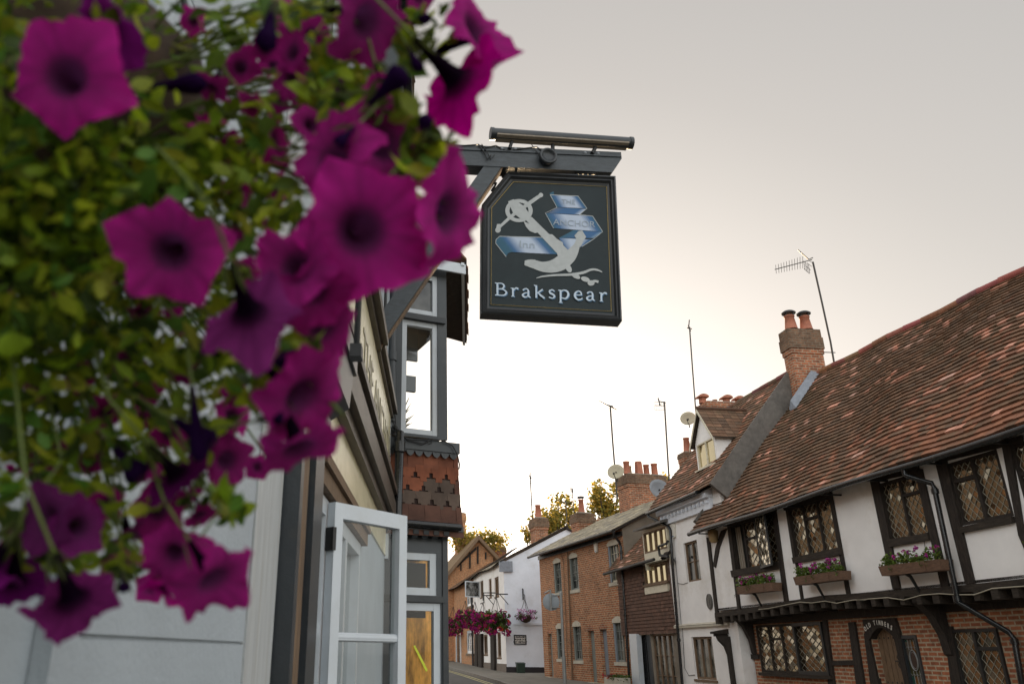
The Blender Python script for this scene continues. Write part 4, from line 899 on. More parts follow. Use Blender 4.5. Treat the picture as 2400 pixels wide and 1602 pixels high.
x4 = 1.1; y4 = B.atx(c8b(680, 1450), x4); y4b = B.atx(c8b(825, 1450), x4)
stack(bt_, 'chimney', x4 - .75, x4, y4[0], y4b[0], BZ0 + .3, B.atx(c8b(760, 1412), x4)[1], [(x4 - .37, (y4[0] + y4b[0]) / 2, .15, .62, 'taper', 'terracotta', 'cowl')], cap=.45, over=.06)
# shrubs by the brick terrace door
p = B.W(B.at(c5(840, 1545), -.55)[0], -.55, 0); p.z = gz(p.y)
o = thing('planter_shrub', 'planter of red and green bedding plants at the foot of the brick terrace', 'planter', Frame(p, B.X))
k = MB(); k.box(-.5, .6, -.2, .2, .0, .42); k.obj('planter_box', 'stone_lintel', o)
k = MB()
zt = B.at(c5(880, 1500), -.55)[1] - p.z
for i in range(60): foliage(k, (U_(-.2, .62), U_(-.2, .2), U_(.4, zt)), (.1, .1, .1), 9, .07, GREENS)
k.obj('foliage', 'leaf', o)['kind'] = 'stuff'
k = MB()
for i in range(26): foliage(k, (U_(-.6, .1), U_(-.25, .1), U_(.4, zt + .02)), (.06, .06, .06), 8, .07, [(.45, .03, .03), (.25, .02, .08), (.10, .02, .05), (.5, .12, .04)])
k.obj('flowers', 'small_petal', o)['kind'] = 'stuff'

# ================================================================ WHITE GARAGE HOUSE and the brick row beyond
H = right_frame((4.6, 40.6), -4.6)
gh = thing('white_garage_house', 'white rendered house with a blank gable wall facing down the street', 'house', H)
HX1 = .95; HX0 = -8.2; hb = lambda x: gz(H.W(x, 0, 0).y)
HZE = H.at(c4(490, 505))[1]; apy, apz = H.atx(c8b(575, 1545), HX1); gy = 2 * apy
def hr(*a): return H.rect(*[c4(*q) for q in a])
hw1 = hr((440, 640), (478, 630), (480, 800), (443, 808)); hw2 = hr((390, 655), (416, 648), (418, 808), (392, 815)); hw3 = hr((315, 672), (345, 665), (345, 808), (318, 812))
hw4 = hr((460, 1120), (492, 1110), (506, 1335), (468, 1335)); hw5 = hr((345, 1140), (380, 1135), (384, 1308), (350, 1308)); hw6 = hr((285, 1130), (300, 1130), (305, 1420), (290, 1420))
b = MB(); b.wall(HX0, HX1, .3, HZE, 0, [hw1, hw2, hw3, hw4, hw5], .15); b.obj('wall', 'white_plaster', gh)
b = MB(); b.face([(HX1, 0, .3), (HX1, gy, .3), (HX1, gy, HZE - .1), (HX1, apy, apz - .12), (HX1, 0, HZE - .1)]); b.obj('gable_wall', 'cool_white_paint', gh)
zpl = H.atx(c4(700, 1418), HX1)[1]
b = MB(); b.box(HX1 + .002, HX1 + .03, -.03, gy, .3, zpl); b.obj('plinth', 'plinth_black', gh)
b = MB(); b.box(HX0, HX1 + .001, -.03, -.002, .3, zpl + .12); b.obj('plinth', 'plinth_brown', gh)
zc = H.atx(c4(720, 1042), HX1)[1]; yc = H.atx(c4(600, 1040), HX1)[0]; k = MB(); k.box(HX1 + .001, HX1 + .05, yc, gy, zc - .05, zc + .05); k.box(HX1 + .001, HX1 + .012, .02, yc, H.atx(c4(550, 870), HX1)[1] - .02, H.atx(c4(550, 870), HX1)[1] + .02); k.obj('string_course', 'cool_white_paint', gh)
for r, bars in ((hw1, (2, 1)), (hw2, (1, 1)), (hw3, (1, 1)), (hw4, (1, 1)), (hw5, (1, 1))): window(gh, r, .05, (.5,), {}, .09, .07, fm='oak_brown', gm='pane_dark', bars=bars, sill=(.08, .06), sm='oak_brown')
k = MB(); g = MB(); l = MB(); leaded(g, l, .04, .9, hw3[2] + .05, hw3[3] - .03, 0, .22, .34)
for a, c, e, f in ((0, .05, hw3[2], hw3[3]), (.89, .94, hw3[2], hw3[3]), (.05, .89, hw3[2], hw3[2] + .06), (.05, .89, hw3[3] - .06, hw3[3])): k.box(a, c, -.02, .02, e, f)
ang = math.radians(68)
for m_ in (k, g, l): m_.v = [(hw3[0] + v[0] * math.cos(ang) + v[1] * math.sin(ang), -.03 - v[0] * math.sin(ang) + v[1] * math.cos(ang), v[2]) for v in m_.v]
q = k.obj('open_casement', 'white_gloss', gh); g.obj('pane', 'pane_far', q); l.obj('lattice', 'white_gloss', q, recalc=False)
k = MB()
for p_ in ([c4(300, 1130), c4(330, 1128), c4(335, 1420), c4(305, 1425)], [c4(410, 1130), c4(440, 1128), c4(448, 1452), c4(415, 1455)], [c4(276, 1130), c4(290, 1130), c4(295, 1425), c4(268, 1425)]): k.prism(H.poly(p_, -.1), -.14, -.0)
split(k, 'timber_post', 'old_timber', gh)
TGm = math.atan2(apz - HZE, apy); RLh = math.hypot(apz - HZE, apy) + .2
r_ = MB(); roof_tiles(r_, HX0, HX1 + .12, -.2, HZE - .1, TGm, RLh + .1, .2, .28, PAL_SLATE + [(.16, .12, .07), (.20, .14, .08)], 0, lambda x, s: .05 * math.sin(x * .9), thick=.012); r_.obj('roof', ['slate', 'old_timber'], gh)
r_ = MB(); roof_tiles(r_, HX0, HX1 + .12, 0, 0, TGm, RLh, .6, 1.2, PAL_SLATE, 0); r_.v = [(v[0], 2 * apy + .1 - v[1], v[2] + HZE - .08) for v in r_.v]; r_.obj('rear_roof', ['slate', 'old_timber'], gh)
k = MB(); k.box(HX1 - .02, HX1 + .12, -.22, .42, HZE - .55, HZE - .05); k.obj('kneeler', 'lead_sheet', gh)
# its chimney
xk = -1.9; yk = H.atx(c4(790, 200), xk); yk2 = H.atx(c4(905, 200), xk)
stack(gh, 'chimney', xk - 1.0, xk, yk[0], yk2[0], HZE, H.atx(c4(850, 118), xk)[1], [(xk - .5, (yk[0] + yk2[0]) / 2, .19, .72, 'taper', 'terracotta', None)], cap=.5, over=.08)
# sign on its gable wall
y0_, z1_ = H.atx(c4(608, 1137), HX1 + .01); y1_, z0_ = H.atx(c4(721, 1224), HX1 + .01)
Hs = Frame(H.W(HX1 + .01, (y0_ + y1_) / 2, (z0_ + z1_) / 2), H.Y)      # faces down the street
o = thing('garage_sign', 'small framed sign GARAGE PLEASE DO NOT OBSTRUCT on the white gable wall', 'sign', Hs); sw, sh = (y1_ - y0_) / 2, (z1_ - z0_) / 2
k = MB(); k.box(-sw, sw, -.02, -.0, -sh, sh); k.obj('sign_board', 'plaque_white', o)
k = MB(); e = .055
for a, c, d_, f in ((-sw, sw, sh - e, sh), (-sw, sw, -sh, -sh + e), (-sw, -sw + e, -sh + e, sh - e), (sw - e, sw, -sh + e, sh - e)): k.box(a, c, -.035, -.0201, d_, f)
k.obj('sign_border', 'ink_black', o)
for i, tx in enumerate(('GARAGE', 'PLEASE DO', 'NOT OBSTRUCT')): text_obj('lettering', tx, sh * .46, 'ink_black', o, 0, -.022, sh * .38 - i * sh * .50, {0: 1.15, 1: 1.0, 2: .86}[i], bold=.006)
# hanging basket on the gable wall
def small_basket(fr, x, y, z, r, name, label, cols, n_f, trail, group=None, bracket=None, gcols=GREENS, leafn=26, size=.10):
    f_ = fr.sub(x, y, z); o = thing(name, label, 'hanging basket', f_, group)
    k = MB(); k.lathe([(r * .15, -r * .75), (r * .5, -r * .6), (r * .72, -r * .3), (r * .8, 0)], n=12); k.obj('basket', 'soil_liner', o)
    k = MB()
    for a in range(3): k.tube([(r * .75 * math.cos(a * 2.1), r * .75 * math.sin(a * 2.1), 0), (0, 0, r * 1.9)], .012, 4)
    split(k, 'chain', 'black_iron', o)
    k = MB()
    for i in range(leafn):
        a = U_(0, 6.28); q = U_(.3, 1.15); foliage(k, (r * q * math.cos(a), r * q * math.sin(a), U_(-trail * .75, .45) * r), (r * .3, r * .3, r * .3), 9, size, gcols)
    k.obj('foliage', 'leaf', o)['kind'] = 'stuff'
    k = MB()
    for i in range(n_f):
        a = U_(0, 6.28); q = U_(.7, 1.3); zz = U_(-trail, .6) * r; foliage(k, (r * q * math.cos(a), r * q * math.sin(a), zz), (.09, .09, .09), 5, size * 1.05, cols)
    k.obj('flowers', 'small_petal', o)['kind'] = 'stuff'
    return o
yb_, zb_ = H.atx(c4(712, 975), HX1 + .4)
small_basket(H, HX1 + .4, yb_, zb_, .40, 'hanging_basket', 'small basket of pale pink flowers alone on the blank white gable wall', [(.45, .20, .40), (.40, .06, .26), (.55, .40, .50)], 44, .3)
k = MB(); k.tube([(HX1, yb_, zb_ + 1.25), (HX1 + .05, yb_, zb_ + 1.22), (HX1 + .05, yb_, zb_ + .75)], .035, 5); k.tube([(HX1 + .03, yb_, zb_ + 1.0), (HX1 + .4, yb_, zb_ + .95), (HX1 + .4, yb_, zb_ + .76)], .02, 5); split(k, 'basket_bracket', 'black_iron', gh)
# magenta baskets on the fronts
pinks = [(.30, .012, .11), (.24, .010, .13), (.36, .03, .07), (.20, .012, .11)]
for (px_, py_, dist, rr, lab, gcols) in ((462, 1010, 0, .46, 'large basket nearest the corner, mostly trailing green with some red', GREENS), (345, 1025, 0, .40, 'pink and green basket second from the corner of the white house', GREENS), (275, 1005, 0, .40, 'bright pink trailing basket between the two white house baskets and the brick row', GREENS), (190, 990, 0, .42, 'magenta basket hanging in front of the brick row by the white window', GREENS), (85, 1050, 0, .50, 'darkest red basket, furthest along the street on the brick row', GREENS)):
    y = -.55; x, z = H.at(c4(px_, py_), y); first = px_ == 462
    o = small_basket(H, x, y, z + .15, rr, 'hanging_basket', lab, pinks if not first else pinks + [(.5, .05, .03)], 110 if not first else 60, 1.7, 'pink hanging baskets along the far fronts', leafn=40 if not first else 90, size=.17)
k = MB()
for px_, py_ in ((462, 930), (345, 930)):
    x, z = H.at(c4(px_, py_), -.55); k.tube([(x, -.002, z + .75), (x, -.55, z + .75), (x, -.55, z + .5)], .03, 5); k.tube([(x, -.002, z + .3), (x, -.4, z + .75)], .02, 5)
x, z = H.at(c4(352, 850), -.5); k.box(x - .5, x + .5, -.62, -.58, z - .1, z - .05); k.tube([(x + .5, -.6, z - .1), (x + .5, -.6, z + .4), (x + .5, 0, z + .4)], .03, 5)
split(k, 'basket_bracket', 'black_iron', gh)
p = H.W(HX1 + .45, H.atx(c4(672, 1500), HX1 + .45)[0], 0); p.z = gz(p.y)
o = thing('wheeled_bin', 'dark green bin standing against the black plinth of the white gable wall', 'bin', Frame(p, H.Y))
k = MB(); k.hexa([(-.26, -.24, .04), (.26, -.24, .04), (.26, .24, .04), (-.26, .24, .04), (-.33, -.30, .88), (.33, -.30, .88), (.33, .30, .88), (-.33, .30, .88)]); k.obj('bin_body', 'bin_green', o)
k = MB(); k.hexa([(-.36, -.33, .885), (.36, -.33, .885), (.36, .34, .885), (-.36, .34, .885), (-.34, -.31, .93), (.34, -.31, .93), (.34, .34, .98), (-.34, .34, .98)]); k.tube([(-.25, .36, .93), (.25, .36, .93)], .025, 6); k.obj('lid', 'bin_green', o)
k = MB()
for s_ in (-1, 1): k.tube([(s_ * .30, .24, .10), (s_ * .25, .24, .10)], .10, 10)
split(k, 'wheel', 'black_iron', o); o.scale = (.58, .58, .58)

fb = thing('brick_row', 'far brick house with white sash windows beyond the white garage house', 'house', H)
FX0 = -26
fw = [hr((35, 732), (70, 725), (72, 918), (36, 925)), hr((195, 690), (255, 678), (257, 885), (197, 893)), hr((195, 1100), (258, 1095), (260, 1300), (198, 1302)), hr((35, 1150), (75, 1145), (76, 1293), (36, 1296))]
fd = hr((108, 1142), (144, 1140), (150, 1385), (118, 1388)); fd = (fd[0], fd[1], hb(fd[0]) + .1, fd[3])
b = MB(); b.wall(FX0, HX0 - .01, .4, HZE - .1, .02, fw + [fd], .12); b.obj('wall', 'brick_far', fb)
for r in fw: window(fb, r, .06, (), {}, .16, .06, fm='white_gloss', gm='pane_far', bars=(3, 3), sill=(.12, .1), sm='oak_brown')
k = MB(); k.box(fd[0], fd[1], .1, .14, fd[2], fd[3]); k.obj('door', 'black_gloss', fb); k = MB(); k.box(fd[0] - .25, fd[0], -.03, .05, fd[2], fd[3] + .1); k.box(fd[1], fd[1] + .2, -.03, .05, fd[2], fd[3] + .1); split(k, 'door_frame', 'white_gloss', fb)
r_ = MB(); roof_tiles(r_, FX0, HX0 - .02, -.35, HZE - .2, math.radians(32), 3.6, .22, .4, PAL_OLD + [(.15, .10, .06)], 0, lambda x, s: .06 * math.sin(x * .6)); r_.obj('roof', ['roof_tile', 'old_timber'], fb)
k = MB(); x, z = H.at(c4(272, 700), -.1); k.tube([(HX0 - .15, -.1, HZE - .25), (HX0 - .15, -.1, hb(HX0))], .06, 6); k.obj('downpipe', 'black_iron', fb)
# gabled brick house rising behind the row
K = Frame(H.W(-17, 3.2, 0), (1, .12)); 
fg = thing('gabled_brick_house', 'brick and timber gable with a tall brick chimney rising behind the far brick row', 'house', K)
la, lz = K.at(c4(40, 600)); ax_, az_ = K.at(c4(298, 292)); rx_, rz_2 = K.at(c4(432, 442))
b = MB(); b.prism([(la, lz), (ax_, az_ - .2), (rx_, rz_2), (rx_, 1), (la, 1)], .1, 7); b.obj('wall', 'brick_far', fg)
k = MB()
for p_ in ([c4(290, 370), c4(304, 365), c4(304, 520), c4(290, 520)], [c4(222, 420), c4(236, 420), c4(236, 560), c4(222, 560)], [c4(145, 500), c4(156, 500), c4(156, 580), c4(145, 580)], [c4(360, 420), c4(372, 420), c4(372, 480), c4(360, 480)], [c4(120, 530), c4(285, 370), c4(285, 395), c4(120, 552)]): k.prism(K.poly(p_), .0, .12)
split(k, 'timber_post', 'old_timber', fg)
k = MB()
for (xa_, za_), (xb_, zb_) in (((la - .3, lz - .2), (ax_, az_ + .12)), ((ax_, az_ + .12), (rx_ + .3, rz_2 - .15))): k.prism([(xa_, za_), (xb_, zb_), (xb_, zb_ - .34), (xa_, za_ - .34)], -.35, 7.2, 0, (.20, .13, .07))
k.obj('roof', 'roof_tile', fg)
k = MB(); 
for (xa_, za_), (xb_, zb_) in (((la - .3, lz - .2), (ax_, az_ + .12)), ((ax_, az_ + .12), (rx_ + .3, rz_2 - .15))): k.prism([(xa_, za_ - .02), (xb_, zb_ - .02), (xb_, zb_ - .30), (xa_, za_ - .30)], -.40, -.352)
k.obj('bargeboard', 'oak_brown', fg)
x0_, z0_ = K.at(c4(118, 75), 4); x1_, _ = K.at(c4(188, 75), 4)
stack(fg, 'chimney', x0_, x1_, 4, 5.2, 3, z0_, [], m='brick_far', capm='brick_far', cap=.6, over=.08)
stack(fg, 'chimney', K.at(c4(420, 375), 6)[0], K.at(c4(540, 375), 6)[0], 6, 7, 2, K.at(c4(480, 372), 6)[1], [], m='brick_chimney', capm='brick_sooty', cap=.4, over=.06)

# ================================================================ TREES behind the roofs
TGR = [(.26, .21, .045), (.40, .28, .055), (.19, .18, .04), (.50, .34, .06), (.22, .21, .05)]
def tree(px, py, dist, rx, rz, label, n=1500, size=.30, blobs=9, cols=TGR):
    c = wp(px, py, dist); base = Vector((c.x, c.y, gz(c.y))); fr = Frame(base, (1, 0)); o = thing('tree', label, 'tree', fr, 'trees behind the roofs'); hgt = c.z - base.z
    k = MB(); k.tube([(0, 0, 0), (.1, 0, hgt * .45), (0, .1, hgt * .8), (.05, 0, hgt)], [.32, .26, .16, .06], 8)
    ends = []
    for i in range(blobs):
        a = i * 2.4; q = math.sqrt((i + .5) / blobs); e = Vector((rx * .72 * q * math.cos(a), rx * .72 * q * math.sin(a) * .8, hgt + rz * U_(-.6, .72) * (1.05 - .5 * q))); ends.append(e)
        s_ = Vector((0, 0, hgt * U_(.4, .7))); k.tube([s_, s_.lerp(e, .55) + Vector((0, 0, .3)), e], [.11, .07, .03], 5)
    k.obj('trunk', 'bark', o)
    k = MB()
    for e in ends:
        for _ in range(4): foliage(k, e + Vector((U_(-1, 1) * rx * .25, U_(-1, 1) * rx * .25, U_(-1, 1) * rz * .25)), (rx * .24, rx * .24, rz * .22), n // (blobs * 6), size, cols)
        foliage(k, e, (rx * .5, rx * .5, rz * .42), n // (blobs * 3), size, cols)
    k.obj('crown', 'tree_leaf', o, recalc=False)
tree(1115, 1275, 62, 2.6, 2.0, 'leafy tree rising behind the brick gable at the far end of the street', 2200)
tree(1300, 1225, 56, 2.0, 2.1, 'golden lit tree between the two slim chimney pots', 1800)
tree(1418, 1180, 50, 1.5, 1.9, 'tree standing just left of the wide six pot chimney', 1900, .26)
tree(1362, 1245, 58, 1.3, 1.3, 'low treetop to the right of the cowled chimney pot', 900, .28)
tree(1247, 1262, 60, .9, 1.2, 'thin treetop showing left of the white house chimney', 500, .28)
tree(1572, 1142, 48, .8, 1.3, 'wispy treetop peeping over the white cottage roof', 420, .25)

# ================================================================ AERIALS AND DISHES
def mast(pts, dist, r, label, build, name='television_aerial', extra=()):
    P = [wp(*q, dist) for q in pts]; fr = Frame(P[-1], (1, 0)); L = [p - P[-1] for p in P]
    o = thing(name, label, 'aerial', fr, 'television aerials')
    k = MB(); k.tube(L, r, 6)
    for q1, q2 in extra: k.tube([wp(*q1, dist) - P[-1], wp(*q2, dist) - P[-1]], r * .55, 5)
    k.obj('mast', 'aerial_metal', o); k = MB()
    build(k, L, lambda x, y, dd=0: wp(x, y, dist + dd) - P[-1]); k.obj('antenna', 'aerial_metal', o); return o
def q7(x, y): return c7(x, y)
def a1(k, L, at):
    a, b = at(*c7(850, 130)), at(*c7(1070, 72)); k.tube([a, b], .014, 5)
    d = (b - a).normalized(); 
    for i in range(11):
        p = a.lerp(b, .03 + i * .072); h = .10 + .004 * i; k.tube([p + Vector((-.03, -h * .8, h)), p + Vector((.03, h * .8, -h))], .006, 4)
    p = at(*c7(1040, 112)); 
    for u in (-1, -.33, .33, 1): k.tube([at(*c7(1035 + u * 14, 88 + u * 10)), at(*c7(1035 + u * 14, 88 + u * 10)) + (at(*c7(1058, 150)) - at(*c7(1050, 95)))], .008, 4)
    for u in (0, .33, .66, 1): k.tube([at(*c7(1050, 75)).lerp(at(*c7(1072, 95)), 0) + (at(*c7(1022, 125)) - at(*c7(1050, 75))) * u, at(*c7(1076, 92)) + (at(*c7(1055, 155)) - at(*c7(1076, 92))) * u], .008, 4)
    k.tube([at(*c7(987, 13)), at(*c7(1050, 70)), at(*c7(1075, 60))], .016, 5)
mast([c7(1075, 85), c7(1130, 330), c7(1180, 560), c7(1210, 735)], 20.6, .026, 'tall leaning aerial with a long comb antenna strapped to the two pot chimney', a1, extra=[(c7(1140, 620), c7(1208, 622)), (c7(1160, 716), c7(1222, 718))])
def a2(k, L, at):
    k.tube([at(*c7(343, 428)), at(*c7(338, 480))], .02, 5); k.tube([at(*c7(330, 475)), at(*c7(358, 482))], .022, 5); k.tube([at(*c7(335, 460)), at(*c7(352, 495))], .015, 5)
mast([c7(344, 470), c7(362, 720), c7(382, 980)], 26.5, .024, 'bare pole aerial standing above the hooded chimney pots', a2)
def a3(k, L, at):
    k.tube([at(*c8b(880, 390)), at(*c8b(1040, 470))], .022, 5); k.tube([at(*c8b(955, 428)), at(*c8b(1005, 440))], .03, 5); k.tube([at(*c8b(990, 432)), at(*c8b(1022, 462), .3)], .02, 5)
mast([c8b(980, 430), c8b(1003, 760), c8b(1046, 1290)], 31.5, .035, 'aerial with one slanting bar at its tip left of the six pot chimney', a3)
def a4(k, L, at):
    for i in range(5): k.tube([at(*c8b(1392 + i * 19, 392)), at(*c8b(1390 + i * 19, 472))], .008, 4)
    for yy in (395, 430, 470): k.tube([at(*c8b(1388, yy)), at(*c8b(1475, yy + 2))], .012 if yy == 430 else .007, 4)
    k.tube([at(*c8b(1420, 362)), at(*c8b(1438, 432))], .03, 5); k.tube([at(*c8b(1425, 392)), at(*c8b(1490, 405))], .025, 5)
mast([c8b(1478, 395), c8b(1490, 600), c8b(1525, 1170)], 33, .035, 'aerial with a small square grid antenna right of the six pot chimney', a4)
def a5(k, L, at):
    for yy in (1050, 1092, 1136): k.tube([at(*c8b(205, yy)), at(*c8b(248, yy + 6)), at(*c8b(292, yy - 1))], .014 if yy != 1092 else .007, 4)
    k.tube([at(*c8b(240, 1068)), at(*c8b(252, 1105))], .05, 5); k.tube([at(*c8b(247, 1040)), at(*c8b(248, 1140))], .014, 4)
mast([c8b(246, 1085), c8b(258, 1320), c8b(268, 1540)], 44, .035, 'aerial with stacked cross bars left of the single tall chimney pot', a5)
def a6(k, L, at): k.tube([at(*c8b(520, 1312)), at(*c8b(620, 1322))], .018, 4); k.tube([at(*c8b(560, 1300)), at(*c8b(590, 1330), .5)], .018, 4); k.tube([at(*c8b(566, 1300)), at(*c8b(578, 1345))], .03, 5)
mast([c8b(573, 1310), c8b(580, 1450), c8b(588, 1568)], 45, .03, 'short aerial with a level bar standing on the white gable peak', a6)
def a7(k, L, at):
    for dx in (0, 10, 20): k.tube([at(*c8b(615 + dx, 1182 + dx * .5)), at(*c8b(618 + dx, 1232 - dx * .3))], .02, 4)
    k.tube([at(*c8b(613, 1190)), at(*c8b(638, 1195))], .014, 4)
mast([c8b(630, 1190), c8b(645, 1370), c8b(650, 1420)], 50, .03, 'small aerial with a flat panel antenna in front of the golden tree', a7)
def dish(px, py, dist, r, face, label, m, arm):
    p = wp(px, py, dist); f_ = Frame(p, (1, 0)); o = thing('satellite_dish', label, 'satellite dish', f_); ax = Vector(face).normalized()
    k = MB(); k.lathe([(0, -.10 * r / .35), (r * .35, -.088 * r / .35), (r * .7, -.05 * r / .35), (r, 0), (r * 1.01, -.012), (r * .7, -.066 * r / .35), (0, -.115 * r / .35)], (0, 0, 0), 20, ax=ax); k.obj('dish_bowl', m, o)
    k = MB(); sd = ax.cross(Vector((0, 0, 1))).normalized(); low = ax.cross(sd) ; low = low if low.z < 0 else -low
    k.tube([low * r, low * r * .9 + ax * r * .9], .012 * arm, 5); k.tube([low * r * .9 + ax * r * .85, low * r * .75 + ax * r * 1.0], .03 * arm, 6); k.tube([-ax * .1 * r, -ax * r * .7, -ax * r * .7 + Vector((0, 0, -r * .9))], .02 * arm, 6)
    k.obj('feed_arm', 'aerial_metal', o)
dish(*c7(335, 1010), 26.3, .26, (-.35, -.75, .25), 'cream satellite dish beside the dormer gable', 'dish_cream', 1)
dish(*c8b(1030, 1035), 31.3, .33, (-.4, -.8, .3), 'cream satellite dish on the pole left of the six pot chimney', 'dish_cream', 1.3)
dish(*c8b(1440, 1195), 27.5, .38, (.15, -.95, .30), 'grey satellite dish in front of the six pot chimney above the slates', 'dish_grey', 1.2)

# ================================================================ ROAD SIGN seen from behind
dR = 30.5; p0 = wp(*c5(345, 1568), dR); base = Vector((p0.x, p0.y, gz(p0.y) + .12)); f_ = Frame(base, B.X); Rl = lambda x, y, d=0: f_.loc(wp(*c5(x, y), dR + d))
o = thing('road_sign', 'back of a round road sign on a leaning grey steel post by the brick terrace', 'road sign', f_)
k = MB(); pt = Rl(305, 690); k.tube([(Rl(345, 1568).x, Rl(345, 1568).y, -.1), Rl(330, 1250), pt], .055, 8); k.lathe([(.06, 0), (.06, .03), (0, .05)], pt, 8); k.tube([(Rl(345, 1568).x, Rl(345, 1568).y, -.1), Rl(333, 1300)], .075, 8); split(k, 'post', 'galv_steel', o)
c_ = Rl(212, 778, .05); rr = .30; k = MB(); ax = (f_.loc(base + Vector((-.25, -.97, 0)))).normalized()
k.lathe([(0, -.006), (rr, -.006), (rr + .008, 0), (rr, .006), (0, .006)], c_, 24, ax=ax); k.obj('sign_disc', 'sign_back', o)
k = MB(); u = Rl(205, 655) - Rl(215, 865); k.tube([Rl(205, 658, -.03), Rl(213, 865, -.03)], .035, 6); 
for yy in (715, 832): k.tube([Rl(208, yy, -.05), Rl(312, yy - 4, .0)], .02, 6)
k.obj('sign_clip', 'galv_steel', o)
k = MB(); a, b2 = Rl(145, 695, -.05), Rl(195, 668, -.05); k.tube([a, b2], .022, 5); k.obj('lamp_arm', 'galv_steel', o)

# ================================================================ GROUND
def gpx(x, y):
    v = ray(x, y); t = -EYE / (v.z - .0148 * v.y); q = CAM + v * t; return q
k = MB(); xs = [-300, -60, -20, 20, 60, 300]; ys = [-300, -40, 0, 10, 20, 30, 40, 50, 60, 70, 300]
k.grid([[(x, y, gz(y) - .02) for x in xs] for y in ys], sm=False); struct(k.obj('ground', 'paving'))
ke = [(2.9, -15), (3.3, 0), (3.6, 12), (3.62, 24), Vector(gpx(*c4(480, 1568))).xy[:], Vector(gpx(1107, 1583)).xy[:], Vector(gpx(1051, 1567)).xy[:], (1.2, 60), (-1, 72), (-8, 95)]
kl = [(-.05 if y < 8 else -.9 - max(0, y - 20) * .05, y) for x, y in ke]; kl[0] = (-.2, -15); kl[1] = (-.05, 0)
def strip(name, A_, B_, m, dz):
    k = MB(); k.grid([[(a[0], a[1], gz(a[1]) + dz), (b[0], b[1], gz(b[1]) + dz)] for a, b in zip(A_, B_)], sm=False); return struct(k.obj(name, m))
strip('road', kl, ke, 'asphalt', 0)
def kerbed(name, A_, B_, m):
    k = MB(); n = len(A_)
    k.grid([[(a[0], a[1], gz(a[1]) - .01), (a[0], a[1], gz(a[1]) + .115), (b[0], b[1], gz(b[1]) + .115)] for a, b in zip(A_, B_)], sm=False); return struct(k.obj(name, m))
kerbed('pavement', [(x + .14, y) for x, y in ke], [(x + 12, y) for x, y in ke], 'paving')
k = MB(); k.grid([[(x, y, gz(y) - .01), (x, y, gz(y) + .12), (x + .139, y, gz(y) + .122)] for x, y in ke], sm=False); struct(k.obj('kerb', 'kerb_stone'))
for d0 in (.16, .36): strip('road_marking', [(x - d0 - .09, y) for x, y in ke], [(x - d0, y) for x, y in ke], 'yellow_line', .004)

# ================================================================ PUB on the near left
hh = math.radians(2.3); PA = .42
P = Frame((-PA * math.cos(hh), PA * math.sin(hh), 0), (math.sin(hh), math.cos(hh)))
c0 = crop(600, 1080, 6.031); cf1 = crop(740, 640, 6.031); cf2 = crop(740, 880, 6.031); cg = crop(600, 800, 1.956)
pub = thing('pub', 'white painted pub with cream fascia board and dark trim along the left side', 'pub', P)
PX1 = 6.2; wo = (2.62, 3.05, .85, 2.06); wo2 = (3.05, 4.15, .85, 2.06)
b = MB(); b.wall(-3, PX1, 0, 5.0, 0, [(2.62, 4.15, .85, 2.06)], .12); b.face([(-3, 0, 0), (-3, 5, 0), (-3, 5, 5), (-3, 0, 5)]); b.face([(PX1, 0, 0), (PX1, 5, 0), (PX1, 5, 5), (PX1, 0, 5)])
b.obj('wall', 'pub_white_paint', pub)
b = MB()   # worn quoin strip and rusticated blocks
b.box(1.76, 2.04, -.012, -.001, 0, 4.9); b.obj('pilaster', 'weathered_white', pub)
b = MB()
zj = P.at((300, 1495))[1]
for z0, z1 in ((0, .56), (.565, 1.06), (1.065, zj - .003), (zj + .003, 2.06), (2.065, 2.56), (2.565, 3.06), (3.065, 3.56)): b.box(.92, 1.755, -.008, -.001, z0, z1)
b.box(.855, .915, -.022, -.001, 0, 4.9)
b.obj('rusticated_panel', 'pub_white_paint', pub)
# dark shopfront pilaster: near edge at 2.05
b = MB()
for x0, x1, y, m in ((2.055, 2.10, .055, 0), (2.10, 2.14, .012, 1), (2.14, 2.24, .045, 2), (2.24, 2.33, .015, 1), (2.33, 2.50, .05, 0)): b.box(x0, x1, -y, -.001, 0, 2.20, m)
b.box(2.05, 2.52, -.058, -.001, 0, .35, 0)
b.obj('shopfront_pilaster', ['dark_grey_paint', 'black_gloss', 'oak_brown'], pub)
b = MB(); b.xprism([(-.002, 2.20), (-.06, 2.20), (-.062, 2.26), (-.12, 2.30), (-.13, 2.42), (-.002, 2.42)], 2.06, 2.52); b.box(2.04, 2.54, -.14, -.002, 2.421, 2.50)
b.obj('console', 'dark_grey_paint', pub)
# shop window
b = MB(); x0, x1, z0, z1 = wo
for a, c, e, f in ((2.62, 2.68, z0, z1), (4.09, 4.15, z0, z1), (2.68, 4.09, z1 - .06, z1), (2.68, 4.09, z0, z0 + .06), (2.84, 2.89, z0 + .06, z1 - .06), (3.50, 3.56, z0 + .06, z1 - .06)): b.box(a, c, -.012, .09, e, f)
b.box(2.68, 2.84, .0, .05, 1.60, 1.64)
fwn = b.obj('window', 'white_gloss', pub); g = MB(); g.face([(2.68, .03, z0), (2.84, .03, z0), (2.84, .03, z1), (2.68, .03, z1)]); g.face([(3.56, .03, z0), (4.09, .03, z0), (4.09, .03, z1), (3.56, .03, z1)]); g.obj('pane', 'pane_clear', fwn)
b = MB(); b.box(2.3, 4.6, .8, .85, .5, 2.5); b.box(2.3, 2.35, .12, .8, .5, 2.5); b.box(4.55, 4.6, .12, .8, .5, 2.5); b.box(2.3, 4.6, .12, .8, .5, .55); b.box(2.3, 4.6, .12, .8, 2.45, 2.5); b.obj('interior', 'dark_interior', pub)
